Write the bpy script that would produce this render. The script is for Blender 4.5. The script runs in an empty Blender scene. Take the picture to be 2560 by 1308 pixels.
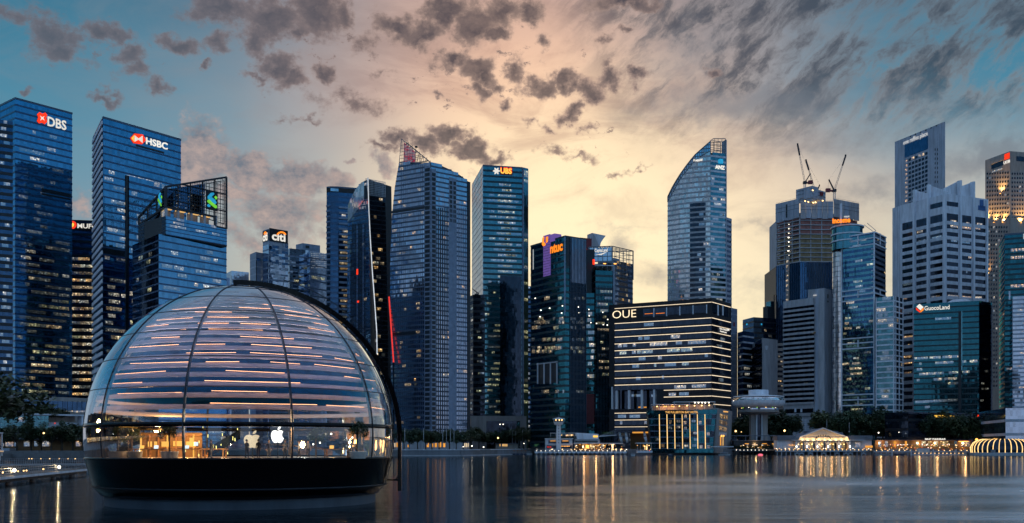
import bpy, bmesh, math, random
from mathutils import Vector, Matrix
random.seed(7)
R = math.radians
scene = bpy.context.scene
col = scene.collection

# ------------------------------------------------------------------ camera
# photograph: 2560 x 1308, focal length in pixels FPX, horizon row HY, eye height EYE
FPX, CX, HY, EYE = 2500.0, 1280.0, 1117.0, 5.6
cam_data = bpy.data.cameras.new('camera')
cam_data.sensor_width = 36.0
cam_data.lens = 36.0 * FPX / 2560.0
cam_data.shift_y = (HY - 654.0) / 2560.0
cam_data.clip_start = 0.5
cam_data.clip_end = 12000.0
cam = bpy.data.objects.new('camera', cam_data)
cam.location = (0, 0, EYE)
cam.rotation_euler = (R(90), 0, 0)
col.objects.link(cam)
scene.camera = cam

# ------------------------------------------------------------------ colour management
scene.view_settings.view_transform = 'Standard'
scene.view_settings.look = 'None'
scene.view_settings.gamma = 1.0
scene.view_settings.exposure = 0.0
scene.view_settings.use_curve_mapping = False
scene.render.engine = 'CYCLES'
cy = scene.cycles
cy.use_denoising = True
try:
    cy.denoiser = 'OPENIMAGEDENOISE'
    cy.denoising_input_passes = 'RGB_ALBEDO_NORMAL'
    cy.denoising_prefilter = 'ACCURATE'
except Exception:
    pass
cy.use_adaptive_sampling = True
cy.adaptive_threshold = 0.02
cy.adaptive_min_samples = 8
cy.max_bounces = 8
cy.diffuse_bounces = 2
cy.glossy_bounces = 4
cy.transmission_bounces = 4
cy.transparent_max_bounces = 12
cy.caustics_reflective = False
cy.caustics_refractive = False
cy.sample_clamp_indirect = 4.0

# ------------------------------------------------------------------ node helpers
class NT:
    def __init__(s, tree):
        s.t = tree
    def new(s, kind, **kw):
        n = s.t.nodes.new(kind)
        for k, v in kw.items():
            setattr(n, k, v)
        return n
    def put(s, sock, v):
        if v is None:
            return
        if hasattr(v, 'is_output'):
            s.t.links.new(v, sock)
        elif isinstance(v, (tuple, list)) and len(v) == 3 and sock.type == 'RGBA':
            sock.default_value = (*v, 1)
        else:
            sock.default_value = v
    def m(s, op, a, b=None, c=None, clamp=False):
        n = s.new('ShaderNodeMath', operation=op, use_clamp=clamp)
        for i, v in enumerate((a, b, c)):
            s.put(n.inputs[i], v)
        return n.outputs[0]
    def v(s, op, a, b=None, c=None):
        n = s.new('ShaderNodeVectorMath', operation=op)
        for i, x in enumerate((a, b, c)):
            s.put(n.inputs[i], x)
        return n.outputs['Value'] if op in ('LENGTH', 'DOT_PRODUCT', 'DISTANCE') else n.outputs['Vector']
    def scale(s, a, f):
        n = s.new('ShaderNodeVectorMath', operation='SCALE')
        s.put(n.inputs[0], a); s.put(n.inputs['Scale'], f)
        return n.outputs['Vector']
    def ss(s, x, lo, hi, a=0.0, b=1.0):
        n = s.new('ShaderNodeMapRange', interpolation_type='SMOOTHSTEP')
        for k, v in (('Value', x), ('From Min', lo), ('From Max', hi), ('To Min', a), ('To Max', b)):
            s.put(n.inputs[k], v)
        return n.outputs[0]
    def lin(s, x, lo, hi, a=0.0, b=1.0):
        n = s.new('ShaderNodeMapRange', interpolation_type='LINEAR')
        for k, v in (('Value', x), ('From Min', lo), ('From Max', hi), ('To Min', a), ('To Max', b)):
            s.put(n.inputs[k], v)
        return n.outputs[0]
    def mix(s, f, a, b, blend='MIX'):
        n = s.new('ShaderNodeMix', data_type='RGBA', blend_type=blend)
        s.put(n.inputs['Factor'], f); s.put(n.inputs['A'], None)
        s.put(n.inputs[6], a); s.put(n.inputs[7], b)
        return n.outputs[2]
    def noise(s, vec, scale, detail=3.0, rough=0.55, dist=0.0):
        n = s.new('ShaderNodeTexNoise')
        s.put(n.inputs['Vector'], vec); n.inputs['Scale'].default_value = scale
        n.inputs['Detail'].default_value = detail; n.inputs['Roughness'].default_value = rough
        n.inputs['Distortion'].default_value = dist
        return n.outputs['Fac']
    def ramp(s, x, stops, interp='LINEAR'):
        n = s.new('ShaderNodeValToRGB')
        cr = n.color_ramp; cr.interpolation = interp
        while len(cr.elements) < len(stops):
            cr.elements.new(0.5)
        for e, (p, c) in zip(cr.elements, stops):
            e.position = p; e.color = (*c, 1)
        s.put(n.inputs[0], x)
        return n.outputs[0]
    def xyz(s, vec):
        n = s.new('ShaderNodeSeparateXYZ'); s.put(n.inputs[0], vec)
        return n.outputs
    def comb(s, x, y, z):
        n = s.new('ShaderNodeCombineXYZ')
        for i, v in enumerate((x, y, z)):
            s.put(n.inputs[i], v)
        return n.outputs[0]

def px_dir(x, y):
    az = math.atan2(x - CX, FPX)
    el = math.atan2(HY - y, math.hypot(x - CX, FPX))
    return az, el
# ------------------------------------------------------------------ sky (world)
world = bpy.data.worlds.new('World')
scene.world = world
world.use_nodes = True
wt = world.node_tree
wt.nodes.clear()
W = NT(wt)
SUN_AZ, SUN_EL = R(2.0), R(3.0)          # the sun has sunk behind the towers, straight ahead
D = W.v('NORMALIZE', W.new('ShaderNodeTexCoord').outputs['Generated'])
dx, dy, dz = W.xyz(D)
az = W.m('ARCTAN2', dx, dy)
el = W.m('ARCSINE', dz)
elp = W.m('MAXIMUM', el, 0.0)
# large soft warping so that no band runs dead straight
wn = W.m('SUBTRACT', W.noise(D, 3.2, 4, 0.6), 0.5)
wn2 = W.m('SUBTRACT', W.noise(W.v('MULTIPLY', D, (1, 1, 3.0)), 6.0, 5, 0.6, 0.4), 0.5)
eld = W.m('ADD', elp, W.m('MULTIPLY', wn2, 0.035))
azw = W.m('ADD', W.m('SUBTRACT', az, SUN_AZ - 0.012), W.m('MULTIPLY', wn, 0.16))
aza = W.m('ABSOLUTE', azw)
# clear blue evening sky by elevation
blue = W.ramp(W.m('DIVIDE', eld, 1.57), [
    (0.00, (0.36, 0.37, 0.40)), (0.06, (0.33, 0.38, 0.43)), (0.11, (0.20, 0.32, 0.40)), (0.15, (0.105, 0.275, 0.39)),
    (0.20, (0.045, 0.225, 0.35)), (0.265, (0.014, 0.145, 0.25)), (0.40, (0.16, 0.27, 0.39)), (0.55, (0.27, 0.35, 0.46)), (1.0, (0.31, 0.38, 0.48))])
# sky away from the sunset is brightened and blued to light the facades
back = W.ss(W.m('ABSOLUTE', az), 0.45, 2.0)
blue = W.mix(back, blue, W.mix(1.0, blue, (1.15, 1.35, 1.65), 'MULTIPLY'))
# physical sky adds its own falloff
nis = W.new('ShaderNodeTexSky', sky_type='NISHITA')
nis.sun_disc = False
nis.sun_elevation = SUN_EL
nis.sun_rotation = SUN_AZ
nis.altitude = 0
nis.air_density = 1.2
nis.dust_density = 2.0
base = W.mix(1.0, W.mix(1.0, nis.outputs[0], (0.05, 0.05, 0.05), 'MULTIPLY'), blue, 'ADD')
base = W.mix(0.82, base, blue)
# sunset glow: narrow high up, wide near the horizon, wider on the right hand side
right = W.ss(azw, 0.0, 0.12)
lowd = W.ss(eld, 0.335, 0.20)
width = W.m('ADD', W.m('SUBTRACT', 0.222, W.m('MULTIPLY', right, 0.035)), W.m('MULTIPLY', right, W.m('MULTIPLY', lowd, 0.26)))
width = W.m('ADD', width, W.ss(elp, 0.14, 0.02, 0.0, 0.10))
q = W.m('DIVIDE', azw, width)
glow = W.m('EXPONENT', W.m('MULTIPLY', W.m('MULTIPLY', q, q), -1.0))
glow = W.m('MULTIPLY', glow, W.ss(eld, 0.95, 0.32))
gcol = W.ramp(eld, [
    (0.00, (0.92, 0.70, 0.42)), (0.08, (1.06, 0.90, 0.54)), (0.16, (1.14, 0.94, 0.60)), (0.22, (1.10, 0.85, 0.56)),
    (0.28, (1.08, 0.73, 0.48)), (0.34, (0.96, 0.58, 0.40)), (0.42, (0.72, 0.46, 0.36)), (0.9, (0.30, 0.26, 0.27))])
col_sky = W.mix(glow, base, gcol)
# low bright core behind the towers
ca, ce = px_dir(1420, 560)
cd = W.m('SQRT', W.m('ADD', W.m('POWER', W.m('DIVIDE', W.m('SUBTRACT', az, ca), 0.16), 2.0),
                     W.m('POWER', W.m('DIVIDE', W.m('SUBTRACT', el, ce), 0.12), 2.0)))
col_sky = W.mix(W.m('MULTIPLY', W.ss(cd, 1.7, 0.0), 0.85), col_sky, (1.14, 0.95, 0.60))
# outside the picture the same kind of broken cloud goes on, seen only in reflections
farn = W.noise(W.v('MULTIPLY', D, (1, 1, 1.6)), 5.0, 5, 0.6, 0.3)
fcol = W.mix(W.ss(farn, 0.52, 0.72), W.mix(glow, (0.24, 0.24, 0.28), (0.46, 0.33, 0.28)), (0.15, 0.17, 0.22))
col_simple = W.mix(W.ss(farn, 0.50, 0.66, 0.0, 0.75), col_sky, fcol)
col_simple = W.mix(W.ss(el, 0.0, -0.06), col_simple, (0.05, 0.07, 0.09))
# thin high veil with soft structure
veil = W.noise(W.v('MULTIPLY', D, (1.0, 1.0, 2.6)), 9.0, 7, 0.62, 0.7)
vm = W.m('MULTIPLY', W.ss(veil, 0.43, 0.70), W.ss(eld, 0.16, 0.36, 0.28, 0.66))
vcol = W.mix(glow, (0.255, 0.27, 0.30), W.mix(1.0, gcol, (0.52, 0.50, 0.56), 'MULTIPLY'))
vm = W.m('MULTIPLY', vm, W.lin(glow, 0.0, 0.6, 0.28, 1.0))
col_sky = W.mix(vm, col_sky, vcol)
def blobs(lst):
    acc = None
    for (x, y, rx, ry, wgt) in lst:
        a, e = px_dir(x, y)
        d = W.v('MULTIPLY_ADD', AE, (FPX / rx, FPX / ry, 0.0), (-a * FPX / rx, -e * FPX / ry, 0.0))
        f = W.m('MULTIPLY_ADD', W.v('LENGTH', d), -wgt / 1.55, wgt)
        acc = f if acc is None else W.m('MAXIMUM', acc, f)
    return acc
# edges are torn by a warp before the cloud bodies are placed
wv = W.new('ShaderNodeTexNoise'); W.put(wv.inputs['Vector'], D)
wv.inputs['Scale'].default_value = 30.0; wv.inputs['Detail'].default_value = 4; wv.inputs['Roughness'].default_value = 0.6
wvo = W.scale(W.v('SUBTRACT', wv.outputs['Color'], (0.5, 0.5, 0.5)), 0.050)
AE = W.v('ADD', W.comb(az, el, 0.0), wvo)
nA = W.noise(W.v('MULTIPLY', D, (1, 1, 1.35)), 42.0, 7, 0.66, 0.1)
nB = W.noise(W.v('MULTIPLY', D, (1, 1, 1.4)), 150.0, 4, 0.62, 0.1)
nz = W.m('ADD', W.m('MULTIPLY', W.m('SUBTRACT', nA, 0.5), 2.0), W.m('MULTIPLY', W.m('SUBTRACT', nB, 0.5), 0.45))
nlit = W.noise(W.v('ADD', W.v('MULTIPLY', D, (1, 1, 1.35)), (-0.010, 0, 0.014)), 42.0, 3, 0.6, 0.1)
lit = W.m('ADD', 0.5, W.m('ADD', W.m('MULTIPLY', W.m('SUBTRACT', nA, nlit), 1.9), W.m('MULTIPLY', W.m('SUBTRACT', nB, 0.5), 1.1)), clamp=True)

# broken high altocumulus in diagonal ranks on the right hand side
c_, s_ = math.cos(R(38)), math.sin(R(38))
along = W.m('ADD', W.m('MULTIPLY', az, c_), W.m('MULTIPLY', el, s_))
across = W.m('ADD', W.m('MULTIPLY', az, -s_), W.m('MULTIPLY', el, c_))
sv = W.v('ADD', W.comb(W.m('MULTIPLY', along, 13.0), W.m('MULTIPLY', across, 30.0), 3.0), W.scale(wvo, 9.0))
sn = W.noise(sv, 1.0, 6, 0.64, 0.25)
sreg = W.ss(W.m('ADD', azw, W.m('MULTIPLY', el, 0.55)), 0.22, 0.36)
sreg = W.m('MULTIPLY', sreg, W.ss(W.m('ADD', el, W.m('MULTIPLY', nz, 0.03)), 0.255, 0.345))
sm = W.m('MULTIPLY', W.ss(sn, 0.375, 0.56), W.m('MULTIPLY', sreg, 0.86))
sedge = W.mix(W.m('MAXIMUM', glow, W.ss(el, 0.37, 0.29)), (0.17, 0.19, 0.225), (0.42, 0.32, 0.27))
scol = W.mix(W.ss(sn, 0.41, 0.64), sedge, (0.050, 0.062, 0.088))
col_sky = W.mix(sm, col_sky, scol)
# grey sheet right of centre
gsh = blobs([(1900, 262, 330, 50, 1.0), (2250, 250, 330, 50, 0.6), (1720, 120, 150, 110, 0.7), (2160, 490, 150, 40, 0.7), (2090, 700, 130, 40, 0.7), (1960, 720, 190, 45, 0.6), (1560, 560, 200, 18, 0.5), (1900, 560, 240, 22, 0.55), (2040, 360, 260, 50, 0.6), (2490, 390, 110, 42, 1.1), (2330, 440, 110, 36, 0.75), (1660, 690, 120, 35, 0.7), (1550, 612, 42, 52, 0.85)])
gm = W.ss(W.m('ADD', gsh, W.m('MULTIPLY', nz, 0.34)), 0.16, 0.95, 0.0, 0.62)
col_sky = W.mix(gm, col_sky, W.mix(glow, (0.145, 0.18, 0.225), (0.27, 0.255, 0.27)))
# warm grey cumulus low on the left
cb = blobs([(505, 395, 80, 85, 1.0), (470, 450, 60, 50, 0.9), (630, 430, 75, 45, 1.0), (600, 490, 110, 45, 0.75), (740, 455, 85, 42, 1.0), (840, 460, 36, 26, 0.8),
            (700, 535, 150, 55, 0.8), (620, 600, 150, 60, 0.55), (200, 520, 60, 90, 0.5), (770, 575, 70, 40, 0.6), (960, 410, 34, 24, 0.8), (880, 405, 22, 12, 0.8)])
cm = W.ss(W.m('ADD', cb, W.m('MULTIPLY', nz, 0.45)), 0.22, 0.60)
ccol = W.mix(lit, (0.150, 0.170, 0.215), (0.50, 0.37, 0.33))
col_sky = W.mix(W.m('MULTIPLY', cm, 0.85), col_sky, ccol)
# small dark cumulus drifting across the upper sky
db = blobs([(125, 95, 62, 52, 1.0), (150, 135, 50, 30, 0.9), (262, 82, 62, 30, 1.0), (300, 150, 60, 34, 0.85), (330, 185, 60, 26, 0.75), (210, 160, 50, 20, 0.6),
            (440, 98, 62, 26, 1.0), (258, 240, 46, 16, 0.95), (500, 152, 17, 9, 0.9), (405, 215, 30, 18, 0.85), (545, 108, 40, 26, 0.85), (65, 222, 22, 10, 0.7),
            (560, 20, 110, 36, 0.95), (680, 55, 120, 48, 1.0), (640, 95, 60, 34, 0.95), (790, 30, 90, 58, 1.0), (855, 35, 45, 36, 0.9), (750, 85, 36, 24, 1.0),
            (690, 170, 64, 36, 1.1), (725, 200, 56, 26, 1.0), (640, 190, 46, 14, 0.85), (812, 178, 32, 24, 1.1),
            (1000, 60, 56, 44, 1.15), (1060, 80, 56, 34, 1.15), (1130, 30, 90, 46, 1.1), (1190, 70, 70, 46, 1.15), (1250, 40, 60, 50, 0.95), (1240, 100, 36, 24, 1.0), (900, 105, 46, 20, 0.6),
            (1130, 150, 52, 28, 1.1), (1190, 180, 56, 28, 1.05), (1230, 205, 34, 20, 0.9), (1190, 230, 22, 34, 1.0), (960, 185, 40, 22, 0.55), (930, 175, 30, 12, 0.6),
            (1290, 185, 28, 26, 1.0), (1360, 208, 56, 28, 1.05), (1430, 212, 36, 30, 1.05), (1475, 235, 34, 36, 1.0), (1525, 200, 36, 24, 0.95), (1320, 25, 44, 40, 1.05), (1355, 98, 30, 30, 1.0),
            (1275, 262, 22, 20, 0.95), (1430, 290, 32, 22, 0.9), (1320, 318, 26, 14, 0.8), (1375, 325, 30, 18, 0.75), (1470, 340, 24, 16, 0.75), (1590, 196, 32, 17, 1.0), (1770, 196, 26, 16, 0.95), (1500, 110, 26, 16, 0.85), (1555, 92, 26, 14, 0.85),
            (1560, 5, 110, 22, 1.0), (870, 250, 120, 36, 0.62), (985, 345, 46, 24, 1.0), (955, 372, 46, 16, 0.85), (1055, 362, 60, 34, 1.0), (1120, 335, 60, 24, 1.05), (1165, 370, 56, 24, 1.0), (1225, 395, 46, 20, 0.85),
            (1400, 390, 80, 16, 0.6), (1460, 405, 60, 14, 0.6), (780, 300, 50, 10, 0.7), (1100, 240, 22, 10, 0.7), (1210, 440, 30, 12, 0.5), (20, 25, 60, 26, 0.7), (700, 300, 40, 12, 0.5), (1530, 440, 50, 8, 0.5), (1600, 430, 50, 7, 0.5)])
# a scatter of torn fragments between the bigger clouds
frag = blobs([(760, 110, 420, 150, 0.62), (1180, 170, 420, 190, 0.66), (300, 120, 330, 150, 0.56), (1420, 330, 330, 130, 0.52), (1060, 360, 220, 70, 0.56)])
nF = W.noise(W.v('MULTIPLY', D, (1, 1, 1.5)), 74.0, 5, 0.66, 0.2)
fs_ = W.m('ADD', frag, W.m('MULTIPLY', W.m('SUBTRACT', nF, 0.5), 2.1))
db = W.m('MAXIMUM', db, W.m('MULTIPLY', W.ss(fs_, 0.48, 0.95), 0.60))
dsum = W.m('ADD', db, W.m('MULTIPLY', nz, 0.62))
dm = W.ss(dsum, 0.20, 0.66)
thick = W.lin(dsum, 0.30, 0.86)
edge = W.mix(glow, (0.235, 0.190, 0.205), (0.62, 0.42, 0.33))
core = W.mix(glow, (0.085, 0.080, 0.100), (0.046, 0.046, 0.064))
tex = W.ss(nB, 0.34, 0.68)
dcol = W.mix(thick, W.mix(W.m('MULTIPLY', tex, 0.35), edge, core), W.mix(W.m('MULTIPLY', lit, 0.27), core, edge))
col_sky = W.mix(W.m('MULTIPLY', dm, W.lin(glow, 0.0, 0.5, 0.80, 0.93)), col_sky, dcol)
# below the horizon: dim sea haze
col_sky = W.mix(W.ss(el, 0.0, -0.06), col_sky, (0.05, 0.07, 0.09))
bg = W.new('ShaderNodeBackground'); W.put(bg.inputs['Color'], col_sky)
bg2 = W.new('ShaderNodeBackground'); W.put(bg2.inputs['Color'], col_simple)
front = W.m('MULTIPLY', W.ss(W.m('ABSOLUTE', az), 0.72, 0.56), W.ss(el, 0.58, 0.46))
mxs = W.new('ShaderNodeMixShader'); W.put(mxs.inputs[0], front)
wt.links.new(bg2.outputs[0], mxs.inputs[1]); wt.links.new(bg.outputs[0], mxs.inputs[2])
wo = W.new('ShaderNodeOutputWorld')
wt.links.new(mxs.outputs[0], wo.inputs['Surface'])
try:
    world.cycles.sampling_method = 'MANUAL'
    world.cycles.sample_map_resolution = 256
except Exception:
    pass

# ------------------------------------------------------------------ sun (low, behind the skyline)
sun_d = bpy.data.lights.new('sun', 'SUN')
sun_d.energy = 0.35
sun_d.angle = R(6)
sun_d.color = (1.0, 0.78, 0.52)
sun = bpy.data.objects.new('sun', sun_d)
sdir = Vector((math.sin(SUN_AZ) * math.cos(SUN_EL), math.cos(SUN_AZ) * math.cos(SUN_EL), math.sin(SUN_EL)))
sun.rotation_euler = (-sdir).to_track_quat('-Z', 'Y').to_euler()
sun.location = (0, 400, 400)
col.objects.link(sun)
# ------------------------------------------------------------------ materials (all procedural)
MATS = {}
def _newmat(name):
    m = bpy.data.materials.new(name); m.use_nodes = True
    t = m.node_tree; t.nodes.clear()
    n = NT(t); out = n.new('ShaderNodeOutputMaterial')
    MATS[name] = m
    return m, n, out

def solid(name, c, rough=0.6, metal=0.0, var=0.25, scale=0.35, bump=0.0, spec=0.5, streak=False):
    m, n, out = _newmat(name)
    pos = n.new('ShaderNodeNewGeometry').outputs['Position']
    v = n.v('MULTIPLY', pos, (1, 1, 0.18)) if streak else pos
    f = n.noise(v, scale, 4, 0.6)
    f2 = n.noise(v, scale * 9, 3, 0.6)
    k = n.m('ADD', n.lin(f, 0.3, 0.7, 1 - var, 1 + var * 0.6), n.lin(f2, 0.3, 0.7, -var * 0.25, var * 0.25))
    rnd = n.new('ShaderNodeObjectInfo').outputs['Random']
    k = n.m('MULTIPLY', k, n.lin(rnd, 0, 1, 0.92, 1.06))
    b = n.new('ShaderNodeBsdfPrincipled')
    n.put(b.inputs['Base Color'], n.scale(n.comb(*c), k))
    b.inputs['Metallic'].default_value = metal
    b.inputs['Specular IOR Level'].default_value = spec
    n.put(b.inputs['Roughness'], n.lin(f2, 0.2, 0.8, max(0.02, rough - 0.08), min(1, rough + 0.08)))
    if bump:
        bn = n.new('ShaderNodeBump'); bn.inputs['Strength'].default_value = bump; bn.inputs['Distance'].default_value = 0.1
        n.put(bn.inputs['Height'], f2); n.put(b.inputs['Normal'], bn.outputs[0])
    m.node_tree.links.new(b.outputs[0], out.inputs[0])
    return m

def facade_glass(name, tint, dark=(0.004, 0.008, 0.013), rough=0.06, refl=0.55, wob=0.018, cell=(1.6, 1.6, 3.6)):
    """coated curtain-wall glass: every pane leans a hair differently, as panes do"""
    m, n, out = _newmat(name)
    g = n.new('ShaderNodeNewGeometry')
    wn = n.new('ShaderNodeTexWhiteNoise', noise_dimensions='3D')
    sn = n.v('SNAP', g.outputs['Position'], cell)
    n.put(wn.inputs['Vector'], sn)
    off = n.scale(n.v('SUBTRACT', wn.outputs['Color'], (0.5, 0.5, 0.5)), wob)
    sl = n.new('ShaderNodeTexNoise'); n.put(sl.inputs['Vector'], g.outputs['Position']); sl.inputs['Scale'].default_value = 0.05
    off2 = n.scale(n.v('SUBTRACT', sl.outputs['Color'], (0.5, 0.5, 0.5)), wob * 2.6)
    nrm = n.v('NORMALIZE', n.v('ADD', n.v('ADD', g.outputs['Normal'], off), off2))
    gl = n.new('ShaderNodeBsdfGlossy')
    tk = n.lin(wn.outputs['Value'], 0, 1, 0.82, 1.1)
    n.put(gl.inputs['Color'], n.scale(n.comb(*tint), tk))
    gl.inputs['Roughness'].default_value = rough
    n.put(gl.inputs['Normal'], nrm)
    df = n.new('ShaderNodeBsdfDiffuse')
    n.put(df.inputs['Color'], n.scale(n.comb(*dark), n.lin(wn.outputs['Value'], 0, 1, 0.4, 2.2)))
    fr = n.new('ShaderNodeFresnel'); fr.inputs['IOR'].default_value = 1.5
    k = n.m('ADD', refl, n.m('MULTIPLY', fr.outputs[0], 1.0 - refl))
    mx = n.new('ShaderNodeMixShader'); n.put(mx.inputs[0], k)
    m.node_tree.links.new(df.outputs[0], mx.inputs[1]); m.node_tree.links.new(gl.outputs[0], mx.inputs[2])
    m.node_tree.links.new(mx.outputs[0], out.inputs[0])
    return m

def lit_room(name, c, strength, c2=None, pane=2.2, contrast=0.6):
    """a lit office window: ceiling lights, blinds and furniture break the light up"""
    m, n, out = _newmat(name)
    g = n.new('ShaderNodeNewGeometry')
    pos = g.outputs['Position']
    oi = n.new('ShaderNodeObjectInfo')
    wn = n.new('ShaderNodeTexWhiteNoise', noise_dimensions='3D')
    n.put(wn.inputs['Vector'], n.v('SNAP', pos, (pane, pane, 20.0)))
    blocks = n.lin(wn.outputs['Value'], 0, 1, 1 - contrast, 1.0)
    f = n.ss(n.noise(pos, 0.75, 3, 0.7), 0.36, 0.62, 0.12, 1.0)
    vor = n.new('ShaderNodeTexVoronoi'); n.put(vor.inputs['Vector'], pos); vor.inputs['Scale'].default_value = 0.55
    dots = n.ss(vor.outputs['Distance'], 0.40, 0.08, 0.0, 2.2)
    obj = n.xyz(n.new('ShaderNodeTexCoord').outputs['Object'])
    grad = n.lin(obj[2], 0.0, 1.0, 0.45, 1.15)
    k = n.m('MULTIPLY', n.m('ADD', n.m('MULTIPLY', blocks, f), dots), grad)
    k = n.m('MULTIPLY', k, n.lin(oi.outputs['Random'], 0, 1, 0.22 * strength, strength))
    cc = n.mix(wn.outputs['Value'], c, c2 or c)
    em = n.new('ShaderNodeEmission'); n.put(em.inputs['Color'], cc); n.put(em.inputs['Strength'], k)
    gl = n.new('ShaderNodeBsdfGlossy'); gl.inputs['Color'].default_value = (0.2, 0.3, 0.4, 1); gl.inputs['Roughness'].default_value = 0.08
    ad = n.new('ShaderNodeAddShader')
    m.node_tree.links.new(em.outputs[0], ad.inputs[0]); m.node_tree.links.new(gl.outputs[0], ad.inputs[1])
    m.node_tree.links.new(ad.outputs[0], out.inputs[0])
    m.cycles.emission_sampling = 'NONE'
    return m

def lamp(name, c, strength, sample=False):
    m, n, out = _newmat(name)
    em = n.new('ShaderNodeEmission')
    oi = n.new('ShaderNodeObjectInfo')
    nz = n.noise(n.new('ShaderNodeNewGeometry').outputs['Position'], 0.7, 2)
    n.put(em.inputs['Color'], c); n.put(em.inputs['Strength'], n.m('MULTIPLY', n.lin(nz, 0.3, 0.7, 0.85, 1.1), n.lin(oi.outputs['Random'], 0, 1, strength * 0.8, strength * 1.1)))
    m.node_tree.links.new(em.outputs[0], out.inputs[0])
    m.cycles.emission_sampling = 'AUTO' if sample else 'NONE'
    return m

facade_glass('glass_blue', (0.17, 0.44, 0.72), refl=0.60)
facade_glass('glass_navy', (0.10, 0.22, 0.42), refl=0.42)
facade_glass('glass_teal', (0.16, 0.42, 0.52), refl=0.50)
facade_glass('glass_deep_teal', (0.045, 0.235, 0.31), dark=(0.001, 0.010, 0.016), refl=0.50)
facade_glass('glass_black', (0.10, 0.13, 0.19), refl=0.30)
facade_glass('glass_pale', (0.62, 0.72, 0.88), dark=(0.03, 0.05, 0.08), refl=0.62, wob=0.022)
facade_glass('glass_sail', (0.58, 0.68, 0.86), dark=(0.012, 0.022, 0.04), refl=0.60, wob=0.03, cell=(1.3, 1.3, 3.3))
facade_glass('glass_silver', (1.0, 0.93, 0.90), dark=(0.34, 0.33, 0.34), refl=0.42, wob=0.02)
solid('span_blue', (0.035, 0.085, 0.18), 0.22, 0.45, spec=0.6)
solid('span_slate', (0.075, 0.105, 0.16), 0.35, 0.3)
solid('span_pale', (0.23, 0.29, 0.40), 0.4, 0.2)
solid('span_dark', (0.012, 0.018, 0.028), 0.35, 0.2)
solid('span_teal', (0.012, 0.042, 0.058), 0.3, 0.3)
solid('core_dark', (0.008, 0.012, 0.02), 0.5)
solid('concrete_grey', (0.44, 0.44, 0.47), 0.8, streak=True, bump=0.15)
solid('concrete_blue', (0.42, 0.46, 0.54), 0.75, streak=True, bump=0.12)
solid('concrete_pale', (0.68, 0.71, 0.78), 0.75, streak=True, bump=0.12)
solid('concrete_warm', (0.40, 0.34, 0.30), 0.8, streak=True, bump=0.2)
solid('white_panel', (0.76, 0.80, 0.88), 0.45, streak=True)
solid('white_paint', (0.70, 0.71, 0.75), 0.5, var=0.12, streak=True)
solid('stone_pale', (0.34, 0.31, 0.30), 0.7, streak=True)
solid('steel_dark', (0.035, 0.04, 0.05), 0.4, 0.6)
solid('steel_mid', (0.16, 0.18, 0.21), 0.4, 0.6)
solid('steel_pale', (0.42, 0.44, 0.48), 0.4, 0.5)
solid('black_panel', (0.018, 0.017, 0.022), 0.5, 0.0, spec=0.3)
solid('red_panel', (0.22, 0.02, 0.03), 0.5)
solid('brown_net', (0.34, 0.14, 0.12), 0.85, var=0.4)
solid('ochre_net', (0.30, 0.22, 0.12), 0.85, var=0.4)
solid('blue_panel', (0.02, 0.12, 0.36), 0.5)
solid('green_roof', (0.05, 0.09, 0.10), 0.7)
solid('roof_grey', (0.16, 0.17, 0.21), 0.6)
lit_room('room_warm', (1.0, 0.68, 0.34), 0.8, (1.0, 0.80, 0.50))
lit_room('room_amber', (1.0, 0.52, 0.16), 1.0, (1.0, 0.66, 0.28))
lit_room('room_white', (0.92, 0.95, 0.88), 0.62, (1.0, 0.86, 0.62))
lit_room('room_green', (0.80, 0.88, 0.50), 0.55, (1.0, 0.85, 0.45))
lit_room('room_dim', (0.75, 0.72, 0.55), 0.22, (0.55, 0.62, 0.60))
lamp('sign_white', (1.0, 0.95, 0.86), 1.0)
lamp('sign_red', (1.0, 0.045, 0.015), 1.3)
lamp('sign_orange', (1.0, 0.24, 0.02), 1.5)
lamp('sign_yellow', (1.0, 0.55, 0.08), 1.4)
lamp('sign_gold', (1.0, 0.50, 0.14), 1.1)
lamp('sign_cyan', (0.03, 0.42, 0.78), 0.8)
lamp('sign_green', (0.20, 0.75, 0.06), 0.8)
lamp('sign_violet', (0.32, 0.20, 0.78), 0.42)
lamp('sign_silver', (0.85, 0.88, 0.92), 0.55)
lamp('neon_cream', (1.0, 0.80, 0.52), 1.5)
lamp('line_cream', (1.0, 0.80, 0.56), 1.35)
lamp('line_white', (0.85, 0.92, 1.0), 0.9)
lamp('line_red', (1.0, 0.06, 0.05), 1.0)
lamp('bulb_warm', (1.0, 0.60, 0.22), 5.0)
lamp('bulb_amber', (1.0, 0.42, 0.08), 3.0)
lamp('bulb_white', (1.0, 0.90, 0.72), 5.0)
lamp('bulb_red', (1.0, 0.10, 0.04), 2.5)
lamp('bulb_green', (0.45, 0.95, 0.10), 2.0)
lamp('bulb_pink', (1.0, 0.16, 0.24), 1.2)
lamp('glow_amber', (1.0, 0.42, 0.07), 0.9)
lamp('glow_warm', (1.0, 0.58, 0.20), 0.85)
lamp('strip_gold', (1.0, 0.62, 0.24), 1.7)

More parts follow.
